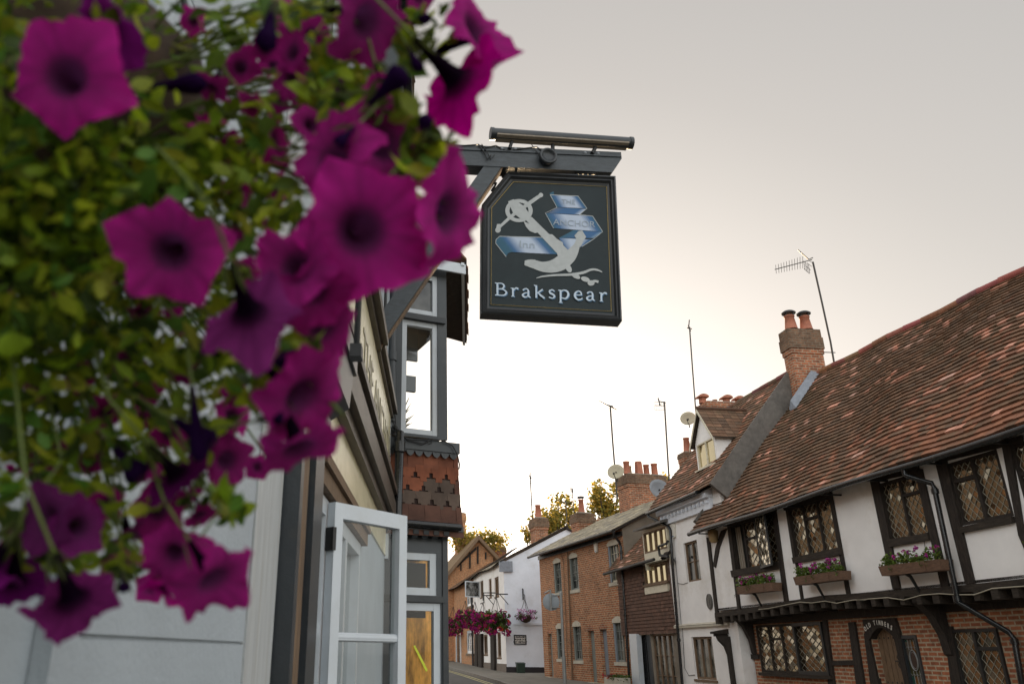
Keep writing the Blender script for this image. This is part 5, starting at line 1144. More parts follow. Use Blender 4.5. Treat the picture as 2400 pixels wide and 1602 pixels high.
b = MB(); b.box(3.05, 3.12, .3, .34, .55, 2.45); b.box(3.62, 3.72, .35, .4, .55, 2.45); b.box(3.95, 4.3, .5, .52, .55, 2.45); b.obj('interior_post', 'white_gloss', pub)
# casement swung out to the street
ang = math.radians(38); cl = .40; zt = P.at((768, 1152), -.02)[1]; zt = 2.05
def CM(m_):
    m_.v = [(2.86 + v[0] * math.cos(ang) + v[1] * math.sin(ang), -.03 - v[0] * math.sin(ang) + v[1] * math.cos(ang), v[2]) for v in m_.v]; return m_
k = MB()
for a, c, e, f in ((0, .042, .86, zt), (cl - .045, cl, .86, zt), (.042, cl - .045, zt - .055, zt), (.042, cl - .045, .86, .93)): k.box(a, c, -.019, .019, e, f)
k.box(.042, cl - .045, -.014, .014, 1.585, 1.605); k.tube([(.042, 0, 1.595), (cl - .045, 0, 1.595)], .016, 10)
cm = CM(k).obj('open_casement', 'white_gloss', pub)
k = MB(); k.face([(.042, .004, .93), (cl - .045, .004, .93), (cl - .045, .004, zt - .055), (.042, .004, zt - .055)]); CM(k).obj('pane', 'pane_clear', cm)
k = MB()
for zz in (1.15, 1.92): k.box(-.012, .004, -.026, .02, zz - .04, zz + .04)
split(CM(k), 'hinge', 'black_iron', cm)
# window head mouldings, fascia board and its trims
b = MB(); b.box(2.56, 4.3, -.035, -.001, 2.07, 2.13); b.box(2.56, 4.3, -.05, -.001, 2.132, 2.16); b.box(2.56, 4.3, -.02, -.001, 2.163, 2.22); b.obj('window_head', 'oak_brown', pub)
b = MB(); b.box(2.53, PX1 - .02, -.010, -.001, 2.22, 2.42); b.obj('cream_panel', 'cream_board', pub)
b = MB()
for z0, z1, y in ((2.42, 2.475, .05), (2.478, 2.61, .085), (2.612, 2.67, .07), (2.672, 2.715, .095)): b.box(2.30, PX1 - .1, -y, -.001, z0, z1)
b.obj('lower_cornice', 'cornice_wood', pub)
b = MB(); b.box(2.30, PX1 - .12, -.03, -.001, 2.716, 3.30); fas = b.obj('fascia_board', 'cream_board', pub)
text_obj('lettering', 'THE ANCHOR', .30, 'faded_letter', fas, 4.9, -.033, 2.90, 1.2)
b = MB()
for z0, z1, y in ((3.30, 3.335, .06), (3.337, 3.40, .10), (3.402, 3.43, .085)): b.box(2.30, 4.62, -y, -.001, z0, z1)
for z0, z1, y in ((3.295, 3.33, .05), (3.332, 3.39, .08), (3.392, 3.42, .07)): b.box(4.621, PX1 - .05, -y, -.001, z0, z1)
b.obj('upper_cornice', 'cornice_wood', pub)
b = MB(); b.box(PX1 - .095, PX1, -.03, -.001, 2.2, 3.29); b.obj('end_board', 'white_gloss', pub)
b = MB()
for x in (.2, 2.2, 4.25, 5.4): b.box(x, x + .16, -.02, -.001, 3.45, 4.95)
split(b, 'timber_post', 'black_gloss', pub)
window(pub, (4.55, 5.3, 3.55, 4.55), -.015, (.5,), {}, .07, .05, fm='white_gloss', gm='pane_dark')
# eave overhanging the pavement
b = MB(); roof_tiles(b, -3, 4.9, -.24, 4.92, math.radians(48), 3.2, .1, .165, PAL_OLD, .05, None)
b.obj('roof', ['roof_tile', 'old_timber'], pub)
b = MB(); b.box(-3, 4.9, -.20, -.17, 4.84, 4.93); b.box(-3, 4.9, -.168, .1, 4.86, 4.88); b.obj('eaves_board', 'white_gloss', pub)
b = MB(); b.box(-3, 4.9, -.255, -.203, 4.86, 4.90); b.obj('gutter', 'black_gloss', pub)
# pipes where the pub meets the bay
# swan neck lamp over the fascia
a_, z_ = P.at(cf1(575, 1110), -.22); f_ = P.sub(a_, -.22, z_); o = thing('fascia_lamp', 'slim black swan neck lamp leaning over the cream fascia board', 'lamp', f_)
q_ = lambda x, y, yy: (lambda r: (r[0] - a_, yy + .22, r[1] - z_))(P.at(cf1(x, y), yy))
b = MB(); b.tube([(-.20, .19, .50), (-.20, .03, .53), (-.17, -.02, .48), (-.08, -.01, .24), (0, 0, .0)], .008, 7); b.obj('arm', 'black_iron', o)
b = MB(); b.box(-.022, .022, -.014, .014, -.018, .014); b.obj('lamp_head', 'black_iron', o)

# ================================================================ BAY with the tile hung apron, facing down the pavement
e0 = P.W(6.2, -.0, 0); YB = Frame((e0.x, e0.y, 0), (math.sin(math.radians(69)), math.cos(math.radians(69))))
bay = thing('bay_fronted_house', 'dark grey bay with white casement windows, a shaped tile apron and a shady tiled eave', 'house', YB)
yr = lambda cr, *a, y=0.0: YB.rect(*[cr(*q) for q in a], y)
bw1 = yr(c6, (765, 458), (1025, 500), (1020, 1325), (750, 1290)); bw0 = yr(c6, (790, 120), (1022, 140), (1022, 450), (790, 405))
lw0 = yr(c7b, (150, 730), (443, 742), (441, 1012), (150, 1000)); lw_ = yr(c7b, (150, 1050), (472, 1062), (472, 1568), (150, 1568)); lw_ = (lw_[0], lw_[1] - .005, lw_[2] - .7, lw_[3])
lw0 = (lw_[0], lw0[1], lw0[2], lw0[3])
xL = -.24; xR = YB.at(c6(1090, 800))[0]; zS = YB.at(c6(900, 1330))[1]; zT = YB.at(c6(1000, 128))[1]
xR2 = YB.at(c7b(510, 1000))[0]; zG = YB.at(c7b(400, 640))[1]
b = MB(); b.wall(xL, xR, zS, zT + .3, 0, [bw1, bw0], .06); b.wall(xL, xR2, 0, zG + .02, .0, [lw0, lw_], .06)
def side(x, y1, z0, z1, h):
    ys, zs_ = [0, h[0], h[1], y1], [z0, h[2], h[3], z1]
    for i in range(3):
        for j in range(3):
            if i == 1 and j == 1: continue
            b.face([(x, ys[i], zs_[j]), (x, ys[i + 1], zs_[j]), (x, ys[i + 1], zs_[j + 1]), (x, ys[i], zs_[j + 1])])
side(xR, 1.3, zS, zT + .3, (.10, 1.2, bw1[2], bw1[3])); side(xR2, 1.4, 0, zG + .02, (.12, 1.3, .6, lw0[3]))
b.face([(xL, 0, 0), (xL, 1.4, 0), (xL, 1.4, zT + .3), (xL, 0, zT + .3)])
bo = (bw1[0] + (bw1[1] - bw1[0]) * .10, xR - .01, bw1[2] - .1, zT + .16)
b.wall(xL, xR, zS, zT + .3, 1.3, [bo], .05); b.wall(xL, xR2, 0, zG, 1.4, [], .05)
b.obj('wall', 'grey_paint', bay)
window(bay, bw1, .01, (), {}, .045, .03, fm='white_gloss', gm='pane_clear', depth=.05, back=False)
window(bay, bw0, .01, (), {}, .045, .03, fm='white_gloss', gm='pane_grey', depth=.05, back=False)
window(bay, lw0, .01, (), {}, .055, .03, fm='white_gloss', gm='pane_clear', depth=.05, back=False)
window(bay, lw_, .01, (), {}, .055, .03, fm='white_gloss', gm='pane_clear', depth=.05, back=False)
b = MB(); b.box(xL, xR - .02, -.03, -.001, bw1[3] + .004, bw1[3] + .055); b.box(xL, xR2 - .02, -.02, -.001, lw0[2] - .05, lw0[2] - .005); b.box(xR2 - .045, xR2 - .0, -.012, -.001, 0, zG); split(b, 'moulding', 'dark_grey_paint', bay)
b = MB(); bW, bH = bw1[1] - bw1[0], bw1[3] - bw1[2]; zz = bw1[2] + bH * .43 + .17; b.box(xL, xR - .01, .70, .74, zz, zz + bH * .15); b.box(bw1[0] + bW * .12, bw1[0] + bW * .40, .72, .76, bw1[2] - .1, zz - .002); b.box(bw1[0] - .1, xR - .01, .66, .69, bw1[2] + bH * .72 + .17, zT + .19); b.box(bw1[0] + bW * .14, bw1[0] + bW * .62, .62, .65, zz + bH * .2, bw1[2] + bH * .72 + .169); b.obj('inner_window_frame', 'dish_grey', bay)
b = MB(); b.box(bw1[0] + bW * .55, bw1[0] + bW * .66, .60, .615, zz + bH * .05, bw1[2] + bH * .9 + .15); b.obj('curtain', 'lantern_wood', bay)
b = MB(); b.box(xL + .02, xR - .02, .10, 1.28, zS + .02, zS + .05); b.box(xL + .02, xR - .02, .10, 1.28, zT + .2, zT + .24); b.box(xL + .01, xL + .03, .1, 1.28, zS, zT); b.obj('interior', 'curtain', bay)
b = MB(); b.box(xL + .02, xR2 - .02, 1.30, 1.36, .2, zG - .05); b.box(xL + .01, xL + .04, .1, 1.3, .2, zG - .05); b.box(lw_[0] + (lw_[1] - lw_[0]) * .62, lw_[1] + .3, .62, .66, .2, zG)
b.obj('interior', 'gold_light_interior', bay)
b = MB(); b.box(xL + .05, lw_[0] + (lw_[1] - lw_[0]) * .70, .45, .5, .2, zG - .1); b.box(xL + .05, xR2 - .02, .40, .45, lw_[3] - .09, zG - .16); b.obj('interior_post', 'dark_interior', bay)
b = MB(); pz = [YB.at(c7b(*q), .0) for q in ((298, 1330), (308, 1322), (388, 1478), (378, 1492))]; b.prism([(p[0], p[1]) for p in pz], .012, .016); b.obj('tape', 'yellow_tape', bay)
# lead capping with scalloped edge, shaped tiles, gutter and brackets
za1 = YB.at(c7b(400, 45))[1]; za2 = YB.at(c7b(400, 110))[1]; b = MB(); b.box(xL, YB.at(c7b(565, 90))[0], -.07, .0, za2, za1)
n = 6; x0s, x1s = xL, YB.at(c7b(560, 150))[0]; wsc = .076; x = x0s
while x < x1s - .01:
    e = min(x + wsc, x1s); pts = [(x + (e - x) * i / 8, za2 - .005 - .045 * math.sin(math.pi * i / 8) ** .7) for i in range(9)]; b.prism([(x, za2 - .001)] + pts + [(e, za2 - .001)], -.058, -.048); x = e
b.obj('lead_capping', 'grey_paint', bay)
k = MB(); zbt = YB.at(c7b(400, 575))[1]; zt_ = za2; xe0 = YB.at(c7b(565, 170))[0]; xe1 = YB.at(c7b(578, 580))[0]
TR = (.22, .070, .034); TD = (.10, .045, .03); TBk = (.095, .066, .050)
def ty(z): f = (zt_ - z) / (zt_ - zbt); return -.018 - .055 * f * f
def tx(z): return xe0 + (xe1 - xe0) * ((zt_ - z) / (zt_ - zbt))
def tile(pts, c, off=0):
    kk = U_(.85, 1.15); c = tuple(v * kk for v in c); d = U_(-.002, .002)
    P1 = [(p[0], ty(p[1]) - .012 + off + d, p[1]) for p in pts]; P2 = [(p[0], ty(p[1]) + .0 + off + d, p[1]) for p in pts]; k.face(P1, 0, c)
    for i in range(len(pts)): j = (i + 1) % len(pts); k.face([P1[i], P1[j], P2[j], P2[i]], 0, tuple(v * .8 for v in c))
rows = 6; rh = (zt_ - zbt) / (rows - .9); tw_ = .135
for j in range(rows):
    zb_ = zt_ - .03 - (j + 1) * rh * .93; x = xL - (tw_ / 2 if j % 2 else 0)
    while x < tx(zb_):
        a, e = max(x, xL), min(x + tw_ * .985, tx(zb_)); zu = zb_ + rh * 1.15
        if e - a > .015:
            if 1 <= j <= 3 and e - a > .09:
                s1, s2 = (e - a) * .22, (e - a) * .36; pts = [(a, zu), (a, zb_ + rh * .62), (a + s1 * .5, zb_ + rh * .62), (a + s1 * .5, zb_ + rh * .3), (a + s2 * .8, zb_ + rh * .3), (a + s2 * .8, zb_), (e - s2 * .8, zb_), (e - s2 * .8, zb_ + rh * .3), (e - s1 * .5, zb_ + rh * .3), (e - s1 * .5, zb_ + rh * .62), (e, zb_ + rh * .62), (e, zu)]
                i = int((x - xL) / tw_ + 10); c = TR if j == 1 or (j == 2 and R_() < .6) or (j == 3 and R_() < .3) else TBk
            else: pts = [(a, zu), (a, zb_), (e, zb_), (e, zu)]; c = TD if j else (.19, .065, .035)
            tile(pts, c, .003 * j * 0)
        x += tw_
k.face([(xL, ty(zt_) + .012, zt_), (tx(zt_), ty(zt_) + .012, zt_), (tx(zbt), ty(zbt) + .012, zbt - .02), (xL, ty(zbt) + .012, zbt - .02)], 0, (.03, .015, .012))
k.face([(tx(zt_), ty(zt_), zt_), (tx(zt_), 1.3, zt_), (tx(zbt), 1.3, zbt - .02), (tx(zbt), ty(zbt), zbt - .02)], 0, TD)
k.obj('tile_apron', 'wall_tile', bay)
b = MB(); zg1 = YB.at(c7b(400, 585))[1]; b.tube([(xL, -.13, zg1 + .012), (YB.at(c7b(592, 610), -.13)[0], -.13, zg1)], .028, 10); b.tube([(YB.at(c7b(585, 610), -.13)[0], -.13, zg1), (YB.at(c7b(585, 610), -.13)[0] - .05, 1.2, zg1 - .01)], .028, 8); b.box(xL, xe1, -.1, 1.2, zg1 - .03, zg1 + .01); b.obj('gutter', 'black_gloss', bay)
b = MB(); zm = zg1 - .035; zbm = zG
x = xR2 - .03
while x > xL: b.xprism([(-.001, zm), (-.11, zm), (-.105, zm - .03), (-.06, zm - .06), (-.03, zbm + .005), (-.001, zbm + .005)], x - .045, x); x -= .085
b.box(xL, xR2, -.016, -.0005, zbm - .015, zbm + .004); b.obj('modillion', 'dark_grey_paint', bay)
# the eave above: white end board, dark boarded soffit, ragged tile edge running away
n0 = wp(*c6(1232, 50), 6.35); zE = n0.z; f1 = ray(*c6(1235, 640)); fd_ = (zE - EYE) / f1.z * f1.y; n1 = wp(*c6(1235, 640), fd_)
A0, A1_ = YB.loc(n0), YB.loc(n1); i0, i1 = YB.loc(wp(*c6(1085, 130), 6.45)), YB.loc(wp(*c6(1088, 740), fd_ * .98))
b = MB(); up = Vector((0, 0, .02))
b.hexa([i0, A0, A1_, Vector((i1.x, i1.y, A1_.z)), i0 + up, A0 + up, A1_ + up, Vector((i1.x, i1.y, A1_.z)) + up]); b.obj('soffit', 'old_timber', bay)
b = MB(); d_ = (A1_ - A0)
b.hexa([A0 + Vector((-.05, 0, -.03)), A0 + Vector((-.02, 0, -.03)), A1_ + Vector((-.02, 0, -.03)), A1_ + Vector((-.05, 0, -.03)), A0 + Vector((-.05, 0, -.003)), A0 + Vector((-.02, 0, -.003)), A1_ + Vector((-.02, 0, -.003)), A1_ + Vector((-.05, 0, -.003))]); b.obj('gutter_board', 'white_gloss', bay)
k = MB(); m_ = int(d_.length / .165)
for i in range(m_):
    p_ = A0 + d_ * (i / m_); q_2 = A0 + d_ * ((i + .96) / m_); o_ = Vector((U_(.0, .03), 0, U_(.02, .03))); th2 = Vector((0, 0, .02)); bk = Vector((-.35, 0, .32)); c = random.choice(PAL_OLD)
    k.hexa([p_ + o_, q_2 + o_, q_2 + o_ + bk, p_ + o_ + bk, p_ + o_ + th2, q_2 + o_ + th2, q_2 + o_ + bk + th2, p_ + o_ + bk + th2], 0, c)
bkk = Vector((-2.0, 0, 1.8)); k.face([A0 + Vector((-.2, 0, .25)), A1_ + Vector((-.2, 0, .25)), A1_ + bkk, A0 + bkk], 0, (.08, .05, .035)); k.face([A0 + Vector((-.2, 0, .05)), A0 + bkk, A0 + Vector((-2, 0, .0))], 0, (.06, .045, .035))
k.obj('roof', 'roof_tile', bay)
b = MB(); b.box(xL - .2, A0.x, -.10, -.08, zT - .002, zT + .095); b.obj('eaves_board', 'white_gloss', bay)
gq = [YB.at(c6(x_, y_), -.06) for x_, y_ in ((682, 1215), (682, 735), (700, 250))]; b = MB(); pipe_run(b, [(q[0], -.06, q[1]) for q in gq], .034, 10, [(gq[1][0], -.06, gq[1][1])]); b.obj('downpipe', 'grey_paint', bay)
# the rest of the bay's house, running on up the street behind it
b = MB(); q0_, q1_ = P.W(7.75, 1.9, 0), P.W(33, 1.9, 0); a0, a1_ = YB.loc(q0_), YB.loc(q1_); inn = YB.loc(P.W(7.75, 5, 0)) - a0
b.hexa([a0, a1_, a1_ + inn, a0 + inn] + [p + Vector((0, 0, 5.1)) for p in (a0, a1_, a1_ + inn, a0 + inn)]); b.obj('range_wall', 'brick_far', bay)
b = MB(); up5 = Vector((0, 0, 5.1)); e_ = inn * .06; b.face([a0 - e_ + up5, a1_ - e_ + up5, a1_ + inn * .5 + up5 * 1.6, a0 + inn * .5 + up5 * 1.6], 0, (.14, .09, .06)); b.face([a0 + inn + up5, a0 + inn * .5 + up5 * 1.6, a1_ + inn * .5 + up5 * 1.6, a1_ + inn + up5], 0, (.14, .09, .06)); b.obj('range_roof', 'roof_tile', bay)
for i in range(7):
    for zz in (1.1, 3.2):
        c_ = YB.loc(P.W(9.5 + i * 3.4, 1.9, zz)); dv = (a1_ - a0).normalized(); b = MB(); w2 = dv * 1.0; on = -inn.normalized() * .03; hz = Vector((0, 0, 1.2))
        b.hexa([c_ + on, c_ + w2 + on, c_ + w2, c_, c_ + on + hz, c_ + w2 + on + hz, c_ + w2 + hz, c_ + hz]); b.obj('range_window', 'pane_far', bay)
# plant on the sill inside
f_ = YB.sub(bw1[0] + .12, .35, bw1[2] - .05); o = thing('house_plant', 'green potted plant standing behind the upper bay window', 'plant', f_)
b = MB(); b.lathe([(.05, 0), (.065, .10), (.055, .10)], n=10); b.obj('plant_pot', 'terracotta', o)
b = MB()
for i in range(80):
    a = U_(0, 6.28); l_ = U_(.16, .42); r0 = U_(.02, .17); b.tube([(0, 0, .09), (r0 * .5 * math.cos(a), r0 * .5 * math.sin(a), .09 + l_ * .7), (r0 * math.cos(a), r0 * math.sin(a), .09 + l_ * U_(.75, 1))], [.007, .006, .001], 4, 0, random.choice(GREENS + [(.16, .13, .02)]))
b.obj('leaves', 'leaf', o)
# bundle of cables along the pub's end and the bay's sill
b = MB(); pts = [YB.at(q, -.09) for q in (c6(690, 1200), c6(715, 1270), c6(760, 1330), c6(830, 1345), c6(940, 1350), c6(1050, 1350), c6(1130, 1390), c6(1165, 1450), c6(1182, 1530), c6(1178, 1565))]
b.tube([(p[0], -.09, p[1]) for p in pts], .006, 5)
for off, yo in ((12, -.1), (20, -.085)):
    pts = [YB.at(c6(690 + off, 1150 + off), yo), YB.at(c6(722, 1260 + off), yo), YB.at(c6(800, 1335 + off), yo), YB.at(c6(930 - off, 1365 + off), yo), YB.at(c6(980, 1345), yo)]; b.tube([(p[0], yo, p[1]) for p in pts], .004, 4)
cxp = YB.at(c6(960, 1360), -.09); b.tube([(cxp[0] + .022 * math.cos(a), -.09, cxp[1] + .022 * math.sin(a)) for a in [i * .42 for i in range(16)]], .003, 4)
for q in (c6(665, 1280), c6(668, 1440)):
    p_ = YB.at(q, -.1); b.tube([(p_[0] + .03 * math.cos(a), -.1, p_[1] + .03 * math.sin(a)) for a in [i * .45 for i in range(15)]], .0035, 4)
ob = b.obj('cable', 'cable_black', None); ob.matrix_world = YB.M(); tag(ob, 'bundle of black cables looped over the sill of the dark grey bay', 'cable')
b = MB(); p0_, p1_ = YB.at(c7b(208, -20), -.12), YB.at(c7b(196, 450), -.12); pipe_run(b, [(p0_[0] - .012, -.02, p0_[1] + .05), (p0_[0], -.12, p0_[1]), (p1_[0], -.12, p1_[1]), (p1_[0] + .01, -.12, .1)], .034, 10, [(p0_[0], -.12, p0_[1] - .12)]); b.obj('downpipe', 'black_gloss', bay)

# ================================================================ SIGN BEAM, BRACE, HANGING SIGN
o0 = P.W(4.62, -.0, 0); BF = Frame((o0.x, o0.y, 0), (math.sin(math.radians(83)), math.cos(math.radians(83))))
o = thing('sign_bracket', 'black painted timber beam and slanting brace carrying the pub sign', 'bracket', BF)
zl = BF.at(cs(150, 190))[1]
def BP(x, y, yy=0.0): return BF.at(cs(x, y), yy)
e_t, e_b = BP(1272, 240, -.06), BP(1208, 388, -.06); l_t, l_b = BP(150, 188, -.06), BP(150, 335, -.06)
sl = (e_t[1] - l_t[1]) / (e_t[0] - l_t[0]); wall_t = (0.02, l_t[1] - sl * (l_t[0] - .02)); slb = (e_b[1] - l_b[1]) / (e_b[0] - l_b[0]); wall_b = (0.02, l_b[1] - slb * (l_b[0] - .02))
b = MB(); b.prism([wall_b, e_b, (e_t[0], e_t[1] - .055), e_t, wall_t], -.06, .06)
b.prism([(wall_t[0], wall_t[1] - .045), (e_t[0] - .005, e_t[1] - .045), (e_t[0] - .005, e_t[1] - .035), (wall_t[0], wall_t[1] - .035)], -.068, -.0605)
b.obj('beam', 'beam_paint', o)
b = MB(); lo1, lo2 = BF.at(cf1(775, 770), -.05), BF.at(cf1(880, 1060), -.05); hi1, hi2 = BP(262, 345, -.05), BP(395, 345, -.05)
b.prism([lo1, lo2, hi2, hi1], -.055, .055); b.obj('brace', 'beam_paint', o)
b = MB(); b.prism([(p[0] + .002, p[1] - .002) for p in (lo2,)] + [(hi2[0] + .002, hi2[1] - .002), (hi2[0] + .012, hi2[1] - .006), (lo2[0] + .012, lo2[1] - .006)], -.05, .05); b.obj('brace_lit_edge', 'oak_brown', o)  # brown strip stands in for low gold light along the brace's underside
b = MB()
for cx_, r_ in ((265, .008), (290, .006), (655, .005)): p_ = BP(cx_, 200, -.075); b.tube([(p_[0] - .04, -.07, p_[1] + .02), (p_[0], -.075, p_[1] - .05), (p_[0] + .02, -.07, p_[1] - .10), (p_[0] + .05, -.07, p_[1] - .06)], r_ * .6, 5)
b.tube([(BP(100, 195, -.06)[0], -.064, BP(100, 195, -.06)[1]), *[(BP(x, y, -.06)[0], -.066, BP(x, y, -.06)[1]) for x, y in ((220, 188), (280, 210), (350, 195), (430, 235), (560, 215), (650, 205), (700, 240))]], .004, 5)
ob = b.obj('wire', 'cable_black', o)
c_ = BP(733, 277, -.09); b = MB(); b.lathe([(.055, .02), (.065, -.02), (.062, -.03), (.05, -.032), (.045, -.02), (.02, -.012), (0, -.012)], (c_[0], -.085, c_[1]), 20, ax=Vector((0, 1, 0))); b.obj('bulkhead_lamp', 'dark_grey_paint', o)
# trough light over the sign
fT = BF.sub(0, 0, 0); o = thing('sign_light', 'long dark tube light mounted on stubs above the sign beam', 'lamp', fT)
ta, tb = BF.at(cs(318, 118), -.04), BF.at(cs(1335, 187), -.04); b = MB(); tr = .042
b.tube([(ta[0], -.06, ta[1]), (tb[0], -.06, tb[1])], tr, 14); 
for q_ in (ta, tb): d_ = .012 if q_ is tb else -.012; b.tube([(q_[0] - d_, -.06, q_[1]), (q_[0] + d_, -.06, q_[1])], tr * 1.1, 14)
b.obj('light_tube', 'dark_grey_paint', o)
b = MB(); b.hexa([(ta[0] + .03, -.105, ta[1] - .032), (tb[0] - .03, -.105, tb[1] - .032), (tb[0] - .03, -.03, tb[1] - .046), (ta[0] + .03, -.03, ta[1] - .046), (ta[0] + .03, -.104, ta[1] - .02), (tb[0] - .03, -.104, tb[1] - .02), (tb[0] - .03, -.03, tb[1] - .03), (ta[0] + .03, -.03, ta[1] - .03)]); b.obj('diffuser', 'curtain', o)
b = MB()
for x1_, y1_, x2_, y2_ in ((470, 170, 452, 215), (770, 195, 770, 240), (1085, 212, 1060, 250)): q1, q2 = BF.at(cs(x1_, y1_), -.06), BF.at(cs(x2_, y2_), -.07); b.tube([(q1[0], -.06, q1[1] + .01), (q2[0], -.07, q2[1])], .014, 6)
split(b, 'mount', 'black_iron', o)
b = MB()
for x_, y_ in ((398, 210), (496, 212), (1010, 242), (1106, 247)): q1 = BF.at(cs(x_, y_), -.07); b.lathe([(.012, 0), (.010, .008), (0, .010)], (q1[0], -.062, q1[1]), 8, ax=Vector((0, -1, 0)))
split(b, 'screw', 'dish_grey', o)

# the sign itself
m0 = BF.at(cs(740, 360)); mw = BF.W(m0[0], -.0, 0); SF = Frame((mw.x, mw.y, 0), (1, .02)); SY = -.03
def SP(x, y, yy=SY): return SF.at(cs(x, y), yy)
sg_ = thing('pub_sign', 'dark square pub sign with a clipped corner and a pale anchor, ribbon and brewery lettering', 'pub sign', SF)
outer = [(440, 395), (1225, 430), (1272, 1490), (242, 1432), (246, 640)]
def inset(pts, d):
    cx_ = sum(p[0] for p in pts) / len(pts); out = []
    n = len(pts)
    for i in range(n):
        a, b_, c = Vector(pts[i - 1]), Vector(pts[i]), Vector(pts[(i + 1) % n]); u = (b_ - a).normalized(); v = (c - b_).normalized(); n1_ = Vector((-u.y, u.x)); n2_ = Vector((-v.y, v.x)); m_ = (n1_ + n2_).normalized(); out.append(tuple(b_ + m_ * d / max(.3, m_.dot(n1_))))
    return out
b = MB()
lev = [(0, .055), (12, .062), (22, .050), (34, .054), (46, .036), (62, .030)]
rings = []
for d_, yy in lev: rings.append([(lambda q: (q[0], -yy, q[1]))(SP(x, y)) for x, y in inset(outer, d_)])
for r1, r2_ in zip(rings, rings[1:]):
    for i in range(5): j = (i + 1) % 5; b.face([r1[i], r1[j], r2_[j], r2_[i]])
bk_ = [(p[0], .05, p[2]) for p in rings[0]]
for i in range(5): j = (i + 1) % 5; b.face([rings[0][j], rings[0][i], bk_[i], bk_[j]])
b.face(bk_); b.obj('frame', 'sign_frame', sg_)
b = MB(); b.prism([SP(*p) for p in inset(outer, 60)], -.031, .03); fld = b.obj('board', 'sign_field', sg_)
b = MB(); gl = [(480, 460), (1165, 495), (1200, 1410), (315, 1360), (320, 650)]; gp_ = [(lambda q: (q[0], -.0325, q[1]))(SP(*p)) for p in gl]; b.tube(gp_ + [gp_[0]], .0028, 4, caps=False); b.obj('gold_line', 'gold_leaf', sg_)
LAY = [0]
def spoly(mb, pts, mi=0, col=None):
    LAY[0] += 1; yy = -.0325 - .00012 * LAY[0]; mb.face([(lambda q: (q[0], yy, q[1]))(SP(*p)) for p in pts], mi, col)
def smooth(pts, n=5):
    out = []; P_ = [Vector(p) for p in pts]
    for i in range(len(P_) - 1):
        a, b_, c, d_ = P_[max(i - 1, 0)], P_[i], P_[i + 1], P_[min(i + 2, len(P_) - 1)]
        for k_ in range(n): t = k_ / n; out.append(.5 * ((2 * b_) + (c - a) * t + (2 * a - 5 * b_ + 4 * c - d_) * t * t + (3 * b_ - a - 3 * c + d_) * t ** 3))
    return out + [P_[-1]]
def ribbon(mb, pts, w, mi=0, curve=True, ends=None):
    pp_ = smooth(pts) if curve and len(pts) > 2 else [Vector(p) for p in pts]; n = len(pp_); L_, R2 = [], []
    for i, p in enumerate(pp_):
        d_ = (pp_[min(i + 1, n - 1)] - pp_[max(i - 1, 0)]).normalized(); nn = Vector((-d_.y, d_.x)); f = i / (n - 1)
        ww = w if not hasattr(w, '__len__') else w[min(int(f * (len(w) - 1)), len(w) - 2)] * (1 - (f * (len(w) - 1)) % 1) + w[min(int(f * (len(w) - 1)) + 1, len(w) - 1)] * ((f * (len(w) - 1)) % 1) if f < 1 else w[-1]
        L_.append(p + nn * ww); R2.append(p - nn * ww)
    LAY[0] += 1; yy = -.0325 - .00012 * LAY[0]; f3 = lambda p: (lambda q: (q[0], yy, q[1]))(SP(*p))
    mb.grid([[f3(a), f3(c)] for a, c in zip(L_, R2)], mi, sm=False)
# ribbons: white in the middle, blue towards the folds
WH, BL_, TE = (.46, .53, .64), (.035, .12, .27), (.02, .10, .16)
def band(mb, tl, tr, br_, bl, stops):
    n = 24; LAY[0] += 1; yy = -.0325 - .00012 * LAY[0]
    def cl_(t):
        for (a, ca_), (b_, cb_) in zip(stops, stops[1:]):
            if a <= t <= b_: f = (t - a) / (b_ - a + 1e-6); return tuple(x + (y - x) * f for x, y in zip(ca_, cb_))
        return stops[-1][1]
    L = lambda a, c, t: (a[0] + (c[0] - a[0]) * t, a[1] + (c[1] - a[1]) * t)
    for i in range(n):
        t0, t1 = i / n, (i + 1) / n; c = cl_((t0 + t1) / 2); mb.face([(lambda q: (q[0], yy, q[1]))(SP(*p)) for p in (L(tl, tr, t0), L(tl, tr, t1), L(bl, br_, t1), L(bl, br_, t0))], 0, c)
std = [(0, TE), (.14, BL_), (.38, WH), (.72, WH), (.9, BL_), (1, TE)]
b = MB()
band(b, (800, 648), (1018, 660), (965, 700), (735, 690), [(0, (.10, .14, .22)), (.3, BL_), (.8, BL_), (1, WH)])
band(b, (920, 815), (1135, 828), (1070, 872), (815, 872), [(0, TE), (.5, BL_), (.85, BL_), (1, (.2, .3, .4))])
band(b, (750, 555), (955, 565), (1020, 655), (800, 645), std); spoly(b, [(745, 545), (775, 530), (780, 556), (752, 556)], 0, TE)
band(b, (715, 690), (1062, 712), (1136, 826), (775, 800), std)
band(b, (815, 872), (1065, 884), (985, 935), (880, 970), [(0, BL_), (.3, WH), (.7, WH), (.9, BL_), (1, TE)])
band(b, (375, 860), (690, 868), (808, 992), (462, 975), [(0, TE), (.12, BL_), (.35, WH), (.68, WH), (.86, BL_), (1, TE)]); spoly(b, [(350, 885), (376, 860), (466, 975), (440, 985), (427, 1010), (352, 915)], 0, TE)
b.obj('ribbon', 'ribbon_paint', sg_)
b = MB()
for pl in ([(750, 555), (955, 565), (1020, 655), (965, 702)], [(965, 702), (1062, 712), (1136, 826), (1070, 880), (985, 935)], [(775, 800), (715, 690), (800, 648), (750, 555)], [(427, 1010), (350, 912), (352, 885), (378, 860), (690, 868)]): ribbon(b, pl, 2.2, curve=False)
b.obj('ribbon_edge', 'emblem_grey', sg_)
